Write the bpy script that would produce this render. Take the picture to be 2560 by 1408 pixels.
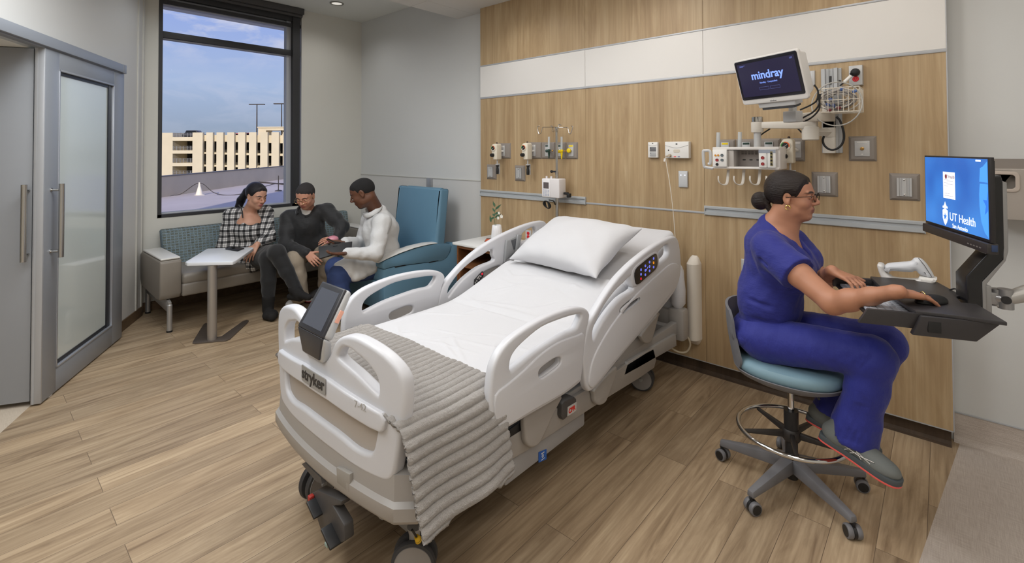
import bpy, bmesh, math, random
import numpy as np
from mathutils import Vector as V, Matrix, noise as mnoise
PI = math.pi
for o in list(bpy.data.objects): bpy.data.objects.remove(o)
SC = bpy.context.scene
COL = SC.collection
# ---------------------------------------------------------------- camera
FPX, CX, CY = 1214.5, 1276.1, 353.0
a_, b_, r_ = math.radians(41.628), math.radians(1.008), math.radians(-.247)
FW = np.array([-math.sin(a_)*math.cos(b_), math.cos(a_)*math.cos(b_), math.sin(b_)])
_ri = np.array([math.cos(a_), math.sin(a_), 0.]); _up = np.cross(_ri, FW)
RT = math.cos(r_)*_ri+math.sin(r_)*_up; UP = -math.sin(r_)*_ri+math.cos(r_)*_up
EYE = np.array([0, 0, 1.6])
cam = bpy.data.cameras.new('camera'); co = bpy.data.objects.new('camera', cam); COL.objects.link(co)
cam.sensor_fit = 'HORIZONTAL'; cam.sensor_width = 36; cam.lens = 36*FPX/2560
cam.shift_x = (1280-CX)/2560; cam.shift_y = (CY-704)/2560
cam.clip_start = .05; cam.clip_end = 2000
co.matrix_world = Matrix(((RT[0], UP[0], -FW[0], EYE[0]), (RT[1], UP[1], -FW[1], EYE[1]), (RT[2], UP[2], -FW[2], EYE[2]), (0, 0, 0, 1)))
SC.camera = co
SC.view_settings.view_transform = 'Standard'; SC.view_settings.look = 'None'
SC.view_settings.gamma = 1; SC.view_settings.use_curve_mapping = False
SC.view_settings.exposure = 0.04

def lin(c):
    return tuple(((x/255)/12.92 if x <= 10 else (((x/255)+.055)/1.055)**2.4) for x in c)
# ---------------------------------------------------------------- world: hazy blue sky with thin cloud
W = bpy.data.worlds.new('sky'); SC.world = W; W.use_nodes = True
nt = W.node_tree; nt.nodes.clear()
def N(nt, t, **k):
    n = nt.nodes.new(t)
    for a, b in k.items():
        if a.startswith('i_'): n.inputs[a[2:].replace('_', ' ')].default_value = b
        elif a[0] == 'n' and a[1:].isdigit(): n.inputs[int(a[1:])].default_value = b
        else: setattr(n, a, b)
    return n
def ramp(nt, stops, interp='LINEAR'):
    r = nt.nodes.new('ShaderNodeValToRGB'); r.color_ramp.interpolation = interp
    e = r.color_ramp.elements
    while len(e) > len(stops): e.remove(e[-1])
    while len(e) < len(stops): e.new(1)
    for i, (p, c) in enumerate(stops):
        e[i].position = p; e[i].color = (c[0], c[1], c[2], 1)
    return r
L = lambda a, b: nt.links.new(a, b)
tc = N(nt, 'ShaderNodeTexCoord'); sp = N(nt, 'ShaderNodeSeparateXYZ'); L(tc.outputs['Generated'], sp.inputs[0])
rp = ramp(nt, [(0, lin((120, 132, 150))), (.02, lin((146, 160, 180))), (.12, lin((164, 184, 218))), (.28, lin((142, 164, 228))), (.5, lin((112, 136, 205))), (1, lin((80, 110, 190)))])
L(sp.outputs[2], rp.inputs[0])
mp = N(nt, 'ShaderNodeMapping'); mp.inputs['Scale'].default_value = (3.2, 3.2, 9); L(tc.outputs['Generated'], mp.inputs[0])
nz = N(nt, 'ShaderNodeTexNoise', i_Scale=3.4, i_Detail=10, i_Roughness=.6, i_Distortion=.5); L(mp.outputs[0], nz.inputs[0])
cr0 = ramp(nt, [(.44, (0, 0, 0)), (.60, (1, 1, 1))]); L(nz.outputs[0], cr0.inputs[0]); hz = ramp(nt, [(.05, (.15,)*3), (.11, (.35,)*3), (.14, (.08,)*3), (.17, (.4,)*3), (.20, (1, 1, 1))]); L(sp.outputs[2], hz.inputs[0]); cr = N(nt, 'ShaderNodeMath', operation='MULTIPLY'); L(cr0.outputs[0], cr.inputs[0]); L(hz.outputs[0], cr.inputs[1])
mx = N(nt, 'ShaderNodeMix', data_type='RGBA'); mx.inputs[7].default_value = (*lin((205, 208, 226)), 1)
mul = N(nt, 'ShaderNodeMath', operation='MULTIPLY', n1=.75); L(cr.outputs[0], mul.inputs[0])
L(mul.outputs[0], mx.inputs[0]); L(rp.outputs[0], mx.inputs[6])
bg = N(nt, 'ShaderNodeBackground'); bg.inputs[1].default_value = 1.0
L(mx.outputs[2], bg.inputs[0]); wo = N(nt, 'ShaderNodeOutputWorld'); L(bg.outputs[0], wo.inputs[0])
# ---------------------------------------------------------------- lights
def lamp(name, kind, loc, energy, color=(1, 1, 1), size=.3, size_y=None, rot=(0, 0, 0), spread=None, angle=None, blend=.5, spot=None):
    d = bpy.data.lights.new(name, kind); d.energy = energy; d.color = color
    if kind == 'AREA':
        d.size = size
        if size_y: d.shape = 'RECTANGLE'; d.size_y = size_y
        if spread: d.spread = spread
    if kind == 'SUN': d.angle = angle or .01
    if kind in ('POINT', 'SPOT'): d.shadow_soft_size = size
    if kind == 'SPOT': d.spot_size = spot or 1.5; d.spot_blend = blend
    o = bpy.data.objects.new(name, d); COL.objects.link(o); o.location = loc; o.rotation_euler = rot
    return o
sun = lamp('sun', 'SUN', (20, 0, 30), 3.3, (1, .88, .72), angle=.009)
sun.rotation_euler = V((-.72, .69, -.38)).to_track_quat('-Z', 'Y').to_euler()
WARM = (1, .95, .885); NEUT = (1, .985, .97); COOL = (.92, .965, 1)
ROOM_LAMPS = [  # bed lamp, the rest added as unseen fill: x, y, z, watts, size x, size y, colour
    (-1.9, 1.9, 3.03, 21, .6, 1.2, NEUT), (-.2, 1.2, 3.03, 17, .6, 1.2, WARM), (-3.3, .9, 3.03, 36, .6, 1.2, COOL),
    (-1.6, -1.1, 3.03, 38, 1.2, 1.2, NEUT), (.9, -.6, 3.03, 24, 1.2, 1.2, WARM), (-2.45, -.15, 3.03, 24, .6, 1.2, COOL), (1.2, 2.3, 3.03, 9, .6, 1.2, WARM)]
for i, (x, y, z, e, sx, sy, c) in enumerate(ROOM_LAMPS): lamp('bed_and_fill_lamp', 'AREA', (x, y, z), e, c, sx, sy)
DOWN = [(-2.9, 3.0, 3.04, 11, NEUT), (-1.5, 2.95, 3.04, 11, WARM), (-.3, 2.95, 3.04, 11, WARM), (-5.4, 2.95, 3.35, 10, NEUT), (-5.2, 1.5, 3.35, 13, COOL), (-4.6, 2.3, 3.35, 14, NEUT)]  # one spot is visible; the cool one is added in place of daylight
for x, y, z, e, c in DOWN: lamp('downlight_and_fill', 'SPOT', (x, y, z-.03), e, c, .06, spot=2.6, blend=.9)

# ---------------------------------------------------------------- geometry helpers
def ray(x, y): return FW+RT*(x-CX)/FPX-UP*(y-CY)/FPX
def at(x, y, axis, v):
    d = ray(x, y); t = (v-EYE[axis])/d[axis]; return V(EYE+t*d)
def atp(x, y, p, n):
    d = ray(x, y); p = np.array(p); n = np.array(n); t = ((p-EYE)@n)/(d@n); return V(EYE+t*d)
def sharpen(bm, ang=38):
    a = math.radians(ang)
    for f in bm.faces: f.smooth = True
    for e in bm.edges:
        e.smooth = not (len(e.link_faces) == 2 and e.calc_face_angle(0) > a)
def link(name, me, mat, parent=None, loc=None):
    o = bpy.data.objects.new(name, me); COL.objects.link(o)
    if mat is not None:
        for m in (mat if isinstance(mat, (list, tuple)) else [mat]): me.materials.append(m)
    if parent: o.parent = parent
    if loc is not None: o.location = loc
    return o
def frame(d):
    d = V(d).normalized(); u = V((0, 0, 1)) if abs(d.z) < .95 else V((0, 1, 0))
    s = d.cross(u).normalized(); return s, s.cross(d).normalized()
def crv(pts, n=8, closed=False):
    P = [V(p) for p in pts]; out = []; m = len(P)
    for i in range(m if closed else m-1):
        p1, p2 = P[i], P[(i+1) % m]
        p0 = P[(i-1) % m] if (closed or i > 0) else p1*2-p2
        p3 = P[(i+2) % m] if (closed or i+2 < m) else p2*2-p1
        for k in range(n):
            t = k/n
            out.append(.5*((2*p1)+(p2-p0)*t+(2*p0-5*p1+4*p2-p3)*t*t+(3*p1-p0-3*p2+p3)*t**3))
    if not closed: out.append(P[-1])
    return out
class MB:
    def __init__(s): s.b = bmesh.new()
    def _new(s, verts, faces):
        vs = [s.b.verts.new(v) for v in verts]; out = []
        for f in faces:
            try: out.append(s.b.faces.new([vs[i] for i in f]))
            except ValueError: pass
        return vs, out
    def box(s, c, d, bev=.0, seg=2, rot=None):
        b = bmesh.new(); bmesh.ops.create_cube(b, size=1)
        for v in b.verts: v.co = V((v.co.x*d[0], v.co.y*d[1], v.co.z*d[2]))
        if bev: bmesh.ops.bevel(b, geom=list(b.edges), offset=min(bev, min(d)*.49), segments=seg, profile=.5, affect='EDGES')
        M = Matrix.Translation(V(c))
        if rot is not None: M = M @ (rot if isinstance(rot, Matrix) else Matrix.Rotation(rot, 4, 'Z'))
        b.transform(M); s.add(b); return s
    def bb(s, lo, hi, bev=0, seg=2):
        lo = V(lo); hi = V(hi); return s.box((lo+hi)/2, [abs(x) for x in hi-lo], bev, seg)
    def add(s, b):
        me = bpy.data.meshes.new('t'); b.to_mesh(me); b.free(); s.b.from_mesh(me); bpy.data.meshes.remove(me)
    def cyl(s, p, q, r, r2=None, n=20, cap=True):
        return s.tube([p, q], [r, r if r2 is None else r2], n, cap)
    def tube(s, pts, r, n=12, cap=True, closed=False, flat=None):
        P = [V(p) for p in pts]; m = len(P); R = r if isinstance(r, (list, tuple)) else [r]*m
        rings = []; up = None
        for i in range(m):
            if closed: d = P[(i+1) % m]-P[i-1]
            else: d = P[min(i+1, m-1)]-P[max(i-1, 0)]
            if d.length < 1e-9: d = V((0, 0, 1))
            d.normalize()
            if up is None: s1, up = frame(d)
            up = (up-d*up.dot(d))
            if up.length < 1e-6: _, up = frame(d)
            up.normalize(); sd = d.cross(up)
            fx, fy = flat if flat else (1, 1)
            rings.append([s.b.verts.new(P[i]+(sd*math.cos(2*PI*k/n)*fx+up*math.sin(2*PI*k/n)*fy)*R[i]) for k in range(n)])
        for i in range(m if closed else m-1):
            A, B = rings[i], rings[(i+1) % m]
            for k in range(n):
                try: s.b.faces.new([A[k], A[(k+1) % n], B[(k+1) % n], B[k]])
                except ValueError: pass
        if cap and not closed:
            s.b.faces.new(rings[0][::-1]); s.b.faces.new(rings[-1])
        return s
    def lathe(s, prof, c=(0, 0, 0), axis=(0, 0, 1), n=32, cap=True):
        a = V(axis).normalized(); u, w = frame(a); c = V(c)
        rings = [[s.b.verts.new(c+a*h+(u*math.cos(2*PI*k/n)+w*math.sin(2*PI*k/n))*max(r, 1e-5)) for k in range(n)] for r, h in prof]
        for i in range(len(rings)-1):
            for k in range(n): s.b.faces.new([rings[i][k], rings[i][(k+1) % n], rings[i+1][(k+1) % n], rings[i+1][k]])
        if cap: s.b.faces.new(rings[0][::-1]); s.b.faces.new(rings[-1])
        return s
    def ball(s, c, r, n=16, rot=None):
        b = bmesh.new(); bmesh.ops.create_uvsphere(b, u_segments=n, v_segments=max(6, n//2), radius=1)
        rr = r if isinstance(r, (list, tuple)) else (r, r, r)
        M = Matrix.Translation(V(c)) @ (rot or Matrix()) @ Matrix.Diagonal((*rr, 1)); b.transform(M); s.add(b); return s
    def poly(s, pts, lo, hi, axis=2, bev=0, seg=2):
        """prism: 2-d outline extruded along an axis from lo to hi"""
        b = bmesh.new()
        def m3(p, h):
            return V((h, p[0], p[1])) if axis == 0 else (V((p[0], h, p[1])) if axis == 1 else V((p[0], p[1], h)))
        A = [b.verts.new(m3(p, lo)) for p in pts]; B = [b.verts.new(m3(p, hi)) for p in pts]; n = len(pts)
        b.faces.new(A[::-1]); b.faces.new(B)
        for i in range(n): b.faces.new([A[i], A[(i+1) % n], B[(i+1) % n], B[i]])
        bmesh.ops.recalc_face_normals(b, faces=list(b.faces))
        if bev:
            es = [e for e in b.edges if e.calc_face_angle(0) > .6]
            bmesh.ops.bevel(b, geom=es, offset=bev, segments=seg, profile=.5, affect='EDGES')
        s.add(b); return s
    def hexa(s, p8, bev=0, seg=2):
        b = bmesh.new(); v = [b.verts.new(p) for p in p8]
        for f in ((0, 1, 2, 3), (4, 5, 6, 7), (0, 1, 5, 4), (1, 2, 6, 5), (2, 3, 7, 6), (3, 0, 4, 7)): b.faces.new([v[i] for i in f])
        bmesh.ops.recalc_face_normals(b, faces=list(b.faces))
        if bev: bmesh.ops.bevel(b, geom=list(b.edges), offset=bev, segments=seg, profile=.5, affect='EDGES')
        s.add(b); return s
    def grid(s, fn, nu, nv, thick=0):
        vs = [[s.b.verts.new(fn(i/nu, j/nv)) for j in range(nv+1)] for i in range(nu+1)]
        for i in range(nu):
            for j in range(nv): s.b.faces.new([vs[i][j], vs[i+1][j], vs[i+1][j+1], vs[i][j+1]])
        return s
    def xf(s, M): s.b.transform(M); return s
    def build(s, name, mat, parent=None, ang=38, loc=None, norm=True):
        if norm: bmesh.ops.recalc_face_normals(s.b, faces=list(s.b.faces))
        sharpen(s.b, ang); me = bpy.data.meshes.new(name); s.b.to_mesh(me); s.b.free()
        return link(name, me, mat, parent, loc)
def plate(outer, holes, thick, bev, M=None, res=3):
    """flat outline with holes, given real thickness and rounded edges -> mesh in x,y plane centred on z=0, then moved by M"""
    cu = bpy.data.curves.new('c', 'CURVE'); cu.dimensions = '2D'; cu.fill_mode = 'BOTH'
    for pts in [outer]+list(holes):
        s = cu.splines.new('POLY'); s.points.add(len(pts)-1); s.use_cyclic_u = True
        for p, q in zip(s.points, pts): p.co = (q[0], q[1], 0, 1)
    cu.extrude = max(thick/2-bev, 0); cu.bevel_depth = bev; cu.bevel_resolution = res; cu.offset = -bev
    o = bpy.data.objects.new('c', cu); COL.objects.link(o)
    me = bpy.data.meshes.new_from_object(o); bpy.data.objects.remove(o); bpy.data.curves.remove(cu)
    b = bmesh.new(); b.from_mesh(me); bpy.data.meshes.remove(me)
    bmesh.ops.remove_doubles(b, verts=list(b.verts), dist=1e-5)
    if M is not None: b.transform(M)
    return b
def text_bm(txt, size, depth=.0006, M=None, align='CENTER', sx=1, bold=0):
    cu = bpy.data.curves.new('t', 'FONT'); cu.body = txt; cu.size = size; cu.extrude = depth; cu.align_x = align; cu.align_y = 'CENTER'; cu.offset = bold
    o = bpy.data.objects.new('t', cu); COL.objects.link(o)
    me = bpy.data.meshes.new_from_object(o); bpy.data.objects.remove(o); bpy.data.curves.remove(cu)
    b = bmesh.new(); b.from_mesh(me); bpy.data.meshes.remove(me)
    b.transform(Matrix.Diagonal((sx, 1, 1, 1)))
    if M is not None: b.transform(M)
    return b
def basis(o, x, y, z=None):
    x = V(x).normalized(); y = V(y); y = (y-x*y.dot(x)).normalized(); z = x.cross(y); o = V(o)
    return Matrix(((x.x, y.x, z.x, o.x), (x.y, y.y, z.y, o.y), (x.z, y.z, z.z, o.z), (0, 0, 0, 1)))
def rrect(w, h, r, n=5, cx=0, cy=0):
    out = []
    for sx, sy, a0 in ((1, 1, 0), (-1, 1, 90), (-1, -1, 180), (1, -1, 270)):
        for k in range(n+1):
            a = math.radians(a0+90*k/n); out.append((cx+sx*(w/2-r)+r*math.cos(a), cy+sy*(h/2-r)+r*math.sin(a)))
    return out
def empty(name, label, cat, loc=(0, 0, 0), rz=0, group=None):
    o = bpy.data.objects.new(name, None); COL.objects.link(o); o.location = loc; o.rotation_euler = (0, 0, rz)
    o.empty_display_size = .05
    return tag(o, label, cat, group)
def tag(o, label=None, cat=None, group=None, kind=None):
    if label: o['label'] = label
    if cat: o['category'] = cat
    if group: o['group'] = group
    if kind: o['kind'] = kind
    return o
def struct(o): o['kind'] = 'structure'; return o
def dup(root, loc=None, rotz=None, label=None):
    r = root.copy(); COL.objects.link(r)
    if loc is not None: r.location = loc
    if rotz is not None: r.rotation_euler = (0, 0, rotz)
    if label: r['label'] = label
    for ch in list(root.children):
        c = ch.copy(); COL.objects.link(c); c.parent = r
        for g in list(ch.children):
            d = g.copy(); COL.objects.link(d); d.parent = c
    return r
# ---------------------------------------------------------------- implicit surfaces for organic shapes
def smin(a, b, k):
    h = np.clip(.5+.5*(b-a)/k, 0, 1); return b*(1-h)+a*h-k*h*(1-h)
class SDF:
    def __init__(s, lo, hi, step, fine=()):
        ax = []
        for i in range(3):
            v = [lo[i]]
            while v[-1] < hi[i]:
                st = step
                for f in fine:
                    if f[0] == i and f[1] <= v[-1] <= f[2]: st = min(st, f[3])
                v.append(v[-1]+st)
            ax.append(np.array(v, np.float32))
        s.ax = ax; s.g = np.full([len(a) for a in ax], .06, np.float32)
    def _box(s, lo, hi, m):
        sl = []
        for i in range(3):
            a = np.searchsorted(s.ax[i], lo[i]-m); b = np.searchsorted(s.ax[i], hi[i]+m)
            sl.append(slice(max(a-1, 0), min(b+1, len(s.ax[i]))))
        X, Y, Z = [s.ax[i][sl[i]] for i in range(3)]
        return tuple(sl), X[:, None, None], Y[None, :, None], Z[None, None, :]
    def _apply(s, sl, d, k, op):
        g = s.g[sl]
        if g.size == 0: return
        if op == '+': s.g[sl] = smin(g, d, k) if k else np.minimum(g, d)
        else: s.g[sl] = -smin(-g, d, k) if k else np.maximum(g, -d)
    def cap(s, a, b, ra, rb=None, k=.015, op='+'):
        rb = ra if rb is None else rb; a = np.array(a, float); b = np.array(b, float); m = max(ra, rb)+k+.03
        sl, X, Y, Z = s._box(np.minimum(a, b), np.maximum(a, b), m)
        ba = b-a; L2 = max(ba@ba, 1e-9)
        t = np.clip(((X-a[0])*ba[0]+(Y-a[1])*ba[1]+(Z-a[2])*ba[2])/L2, 0, 1)
        d = np.sqrt((X-a[0]-t*ba[0])**2+(Y-a[1]-t*ba[1])**2+(Z-a[2]-t*ba[2])**2)-(ra+(rb-ra)*t)
        s._apply(sl, d.astype(np.float32), k, op); return s
    def chain(s, pts, rs, k=.012):
        for i in range(len(pts)-1): s.cap(pts[i], pts[i+1], rs[i], rs[i+1], k)
        return s
    def ell(s, c, r, k=.015, op='+', rot=None):
        c = np.array(c, float); r = np.array(r, float); m = max(r)+k+.02
        sl, X, Y, Z = s._box(c, c, m)
        x, y, z = X-c[0], Y-c[1], Z-c[2]
        if rot is not None:
            R = np.array(rot)[:3, :3].T
            x, y, z = R[0, 0]*x+R[0, 1]*y+R[0, 2]*z, R[1, 0]*x+R[1, 1]*y+R[1, 2]*z, R[2, 0]*x+R[2, 1]*y+R[2, 2]*z
        k0 = np.sqrt((x/r[0])**2+(y/r[1])**2+(z/r[2])**2); k1 = np.sqrt((x/r[0]**2)**2+(y/r[1]**2)**2+(z/r[2]**2)**2)+1e-9
        s._apply(sl, (k0*(k0-1)/k1).astype(np.float32), k, op); return s
    def box(s, c, h, r, k=.01, op='+', rot=None):
        c = np.array(c, float); h = np.array(h, float); m = float(np.linalg.norm(h))+k+.02
        sl, X, Y, Z = s._box(c, c, m if rot is not None else 0) if rot is not None else s._box(c-h, c+h, k+.04)
        x, y, z = X-c[0], Y-c[1], Z-c[2]
        if rot is not None:
            R = np.array(rot)[:3, :3].T
            x, y, z = R[0, 0]*x+R[0, 1]*y+R[0, 2]*z, R[1, 0]*x+R[1, 1]*y+R[1, 2]*z, R[2, 0]*x+R[2, 1]*y+R[2, 2]*z
        qx, qy, qz = abs(x)-h[0]+r, abs(y)-h[1]+r, abs(z)-h[2]+r
        d = np.sqrt(np.maximum(qx, 0)**2+np.maximum(qy, 0)**2+np.maximum(qz, 0)**2)+np.minimum(np.maximum(qx, np.maximum(qy, qz)), 0)-r
        s._apply(sl, d.astype(np.float32), k, op); return s
    def cut(s, p, n):
        p = np.array(p, float); n = np.array(n, float); n /= np.linalg.norm(n)
        d = (s.ax[0][:, None, None]-p[0])*n[0]+(s.ax[1][None, :, None]-p[1])*n[1]+(s.ax[2][None, None, :]-p[2])*n[2]
        s.g = np.maximum(s.g, d.astype(np.float32)); return s
    def wob(s, fn):
        s.g = s.g+fn(s.ax[0][:, None, None], s.ax[1][None, :, None], s.ax[2][None, None, :]).astype(np.float32); return s
    def mesh(s, name, mat, parent=None, colfn=None, smooth=1):
        g = s.g; g[0] = g[-1] = .05; g[:, 0] = g[:, -1] = .05; g[:, :, 0] = g[:, :, -1] = .05
        ins = g < 0; n = np.array(g.shape)-1
        c = np.zeros(n, np.int8)
        for dx in (0, 1):
            for dy in (0, 1):
                for dz in (0, 1): c += ins[dx:n[0]+dx, dy:n[1]+dy, dz:n[2]+dz]
        act = (c > 0) & (c < 8); I = np.argwhere(act); idx = np.full(n, -1, np.int32); idx[act] = np.arange(len(I))
        acc = np.zeros((len(I), 3)); cnt = np.zeros(len(I))
        co = [(x, y, z) for x in (0, 1) for y in (0, 1) for z in (0, 1)]
        for p in co:
            for q in co:
                if sum(q)-sum(p) == 1 and all(q[i] >= p[i] for i in range(3)):
                    A = g[I[:, 0]+p[0], I[:, 1]+p[1], I[:, 2]+p[2]]; B = g[I[:, 0]+q[0], I[:, 1]+q[1], I[:, 2]+q[2]]
                    m = (A < 0) != (B < 0); t = np.where(m, A/np.where(m, A-B, 1), 0)
                    for i in range(3): acc[:, i] += np.where(m, p[i]+t*(q[i]-p[i]), 0)
                    cnt += m
        loc = acc/cnt[:, None]; P = np.empty_like(loc)
        for i in range(3):
            a = s.ax[i]; P[:, i] = a[I[:, i]]+loc[:, i]*(a[I[:, i]+1]-a[I[:, i]])
        F = []
        for d in range(3):
            u, w = (d+1) % 3, (d+2) % 3
            sa = [slice(0, -1)]*3; sb = [slice(0, -1)]*3; sb[d] = slice(1, None)
            ch = ins[tuple(sa)] != ins[tuple(sb)]
            E = np.argwhere(ch); E = E[(E[:, u] > 0) & (E[:, w] > 0)]
            def sh(du, dw):
                e = E.copy(); e[:, u] -= du; e[:, w] -= dw; return idx[e[:, 0], e[:, 1], e[:, 2]]
            q = np.stack([sh(1, 1), sh(0, 1), sh(0, 0), sh(1, 0)], 1)
            fl = ~ins[E[:, 0], E[:, 1], E[:, 2]]; q[fl] = q[fl][:, ::-1]; F.append(q)
        F = np.concatenate(F)
        F = F[(F >= 0).all(1)]
        # relax the vertices a little
        for _ in range(smooth):
            S = np.zeros_like(P); Cn = np.zeros(len(P))
            for i in range(4):
                j = (i+1) % 4
                np.add.at(S, F[:, i], P[F[:, j]]); np.add.at(S, F[:, j], P[F[:, i]]); np.add.at(Cn, F[:, i], 1); np.add.at(Cn, F[:, j], 1)
            P = P*.5+.5*S/np.maximum(Cn, 1)[:, None]
        me = bpy.data.meshes.new(name)
        me.vertices.add(len(P)); me.vertices.foreach_set('co', P.astype(np.float32).ravel())
        me.loops.add(F.size); me.loops.foreach_set('vertex_index', F.astype(np.int32).ravel())
        me.polygons.add(len(F)); me.polygons.foreach_set('loop_start', np.arange(0, F.size, 4, dtype=np.int32))
        me.polygons.foreach_set('use_smooth', np.ones(len(F), bool)); me.update(calc_edges=True); me.validate()
        if colfn is not None:
            ca = me.color_attributes.new('Col', 'FLOAT_COLOR', 'POINT'); C = colfn(P)
            ca.data.foreach_set('color', np.concatenate([C, np.ones((len(P), 1))], 1).astype(np.float32).ravel())
        s.g = None
        return link(name, me, mat, parent)
# ---------------------------------------------------------------- materials
MATS = {}
def mat(name, col, rough=.5, metal=0, bump=None, spec=None, emit=None, alpha=None, trans=None, sheen=0, coat=0, sss=0, var=0, vscale=4, attr=False, ior=None):
    if name in MATS: return MATS[name]
    m = bpy.data.materials.new(name); m.use_nodes = True; nt = m.node_tree; b = nt.nodes['Principled BSDF']
    c = lin(col); b.inputs['Base Color'].default_value = (*c, 1); b.inputs['Roughness'].default_value = rough; b.inputs['Metallic'].default_value = metal
    if spec is not None: b.inputs['Specular IOR Level'].default_value = spec
    if ior: b.inputs['IOR'].default_value = ior
    if sheen: b.inputs['Sheen Weight'].default_value = sheen
    if coat: b.inputs['Coat Weight'].default_value = coat; b.inputs['Coat Roughness'].default_value = .12
    if sss: b.inputs['Subsurface Weight'].default_value = sss; b.inputs['Subsurface Radius'].default_value = (.01, .004, .002); b.inputs['Subsurface Scale'].default_value = 1
    if emit: b.inputs['Emission Color'].default_value = (*lin(emit[0]), 1); b.inputs['Emission Strength'].default_value = emit[1]
    if trans: b.inputs['Transmission Weight'].default_value = trans
    if alpha is not None: b.inputs['Alpha'].default_value = alpha
    t = N(nt, 'ShaderNodeTexCoord')
    if var:
        n = N(nt, 'ShaderNodeTexNoise', i_Scale=vscale, i_Detail=4); nt.links.new(t.outputs['Object'], n.inputs[0])
        r = ramp(nt, [(.3, [x*(1-var) for x in c]), (.7, [min(1, x*(1+var)) for x in c])]); nt.links.new(n.outputs[0], r.inputs[0]); nt.links.new(r.outputs[0], b.inputs['Base Color'])
    if attr:
        a = N(nt, 'ShaderNodeAttribute', attribute_name='Col'); nt.links.new(a.outputs['Color'], b.inputs['Base Color'])
    if bump:
        sc, st, sv = bump if len(bump) == 3 else (*bump, (1, 1, 1))
        mpn = N(nt, 'ShaderNodeMapping'); mpn.inputs['Scale'].default_value = sv; nt.links.new(t.outputs['Object'], mpn.inputs[0])
        n = N(nt, 'ShaderNodeTexNoise', i_Scale=sc, i_Detail=5, i_Roughness=.6); nt.links.new(mpn.outputs[0], n.inputs[0])
        bp = N(nt, 'ShaderNodeBump', i_Strength=st, i_Distance=.01); nt.links.new(n.outputs[0], bp.inputs['Height']); nt.links.new(bp.outputs[0], b.inputs['Normal'])
    MATS[name] = m; return m
def wood_mat(name, c1, c2, c3, scale=1, axis=2, rough=.45, grain=1.0):
    if name in MATS: return MATS[name]
    m = bpy.data.materials.new(name); m.use_nodes = True; nt = m.node_tree; b = nt.nodes['Principled BSDF']; b.inputs['Roughness'].default_value = rough
    b.inputs['Specular IOR Level'].default_value = .35
    t = N(nt, 'ShaderNodeTexCoord'); mp = N(nt, 'ShaderNodeMapping'); s = [5.5*scale]*3; s[axis] = .5*scale; mp.inputs['Scale'].default_value = s
    nt.links.new(t.outputs['Object'], mp.inputs[0])
    w = N(nt, 'ShaderNodeTexNoise', i_Scale=1.1, i_Detail=8, i_Roughness=.62, i_Distortion=1.2*grain); nt.links.new(mp.outputs[0], w.inputs[0])
    r = ramp(nt, [(.3, lin(c1)), (.5, lin(c2)), (.68, lin(c3))]); nt.links.new(w.outputs[0], r.inputs[0])
    mp2 = N(nt, 'ShaderNodeMapping'); s = [90*scale]*3; s[axis] = 1.6*scale; mp2.inputs['Scale'].default_value = s; nt.links.new(t.outputs['Object'], mp2.inputs[0])
    w2 = N(nt, 'ShaderNodeTexNoise', i_Scale=1, i_Detail=3); nt.links.new(mp2.outputs[0], w2.inputs[0])
    r2 = ramp(nt, [(.36, (.9, .89, .87)), (.6, (1.0, 1.0, 1.0))]); nt.links.new(w2.outputs[0], r2.inputs[0])
    x = N(nt, 'ShaderNodeMix', data_type='RGBA', blend_type='MULTIPLY', n0=1.0); nt.links.new(r.outputs[0], x.inputs[6]); nt.links.new(r2.outputs[0], x.inputs[7])
    nt.links.new(x.outputs[2], b.inputs['Base Color']); MATS[name] = m; return m
# ================================================================ ROOM SHELL
YW, YG, XB = 3.507, 3.627, -5.963
M_wall = mat('painted wall', (214, 212, 204), .55, bump=(90, .03), var=.015, vscale=2)
M_wallc = mat('cool grey painted wall', (208, 209, 208), .55, bump=(90, .03))
M_ceil = mat('ceiling paint', (226, 227, 222), .8)
M_tile = mat('ceiling tile', (214, 212, 208), .85, bump=(300, .1))
M_wood = wood_mat('pale maple laminate', (160, 134, 101), (178, 153, 118), (190, 167, 133), 1, 2, .4, 1.6)
M_woodtrim = mat('satin aluminium', (178, 180, 184), .4, .2)
M_rail = mat('grey rail', (176, 180, 183), .42, .1)
M_white = mat('white laminate', (222, 219, 215), .4)
M_dark = mat('near black plastic', (30, 30, 32), .45)
M_black = mat('black rubber', (20, 20, 21), .6)
M_base = wood_mat('dark wood base', (62, 50, 40), (74, 60, 48), (86, 70, 56), 1, 2, .6)
M_door = mat('silver grey door paint', (146, 150, 157), .4, .25)
M_doorlight = mat('light anodised edge', (178, 180, 184), .4, .4)
M_chrome = mat('brushed steel', (190, 188, 184), .25, 1)
M_shade = mat('charcoal shade fabric', (78, 76, 76), .8, bump=(250, .3))
M_frame = mat('dark window frame', (58, 58, 60), .5, .2)
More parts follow.
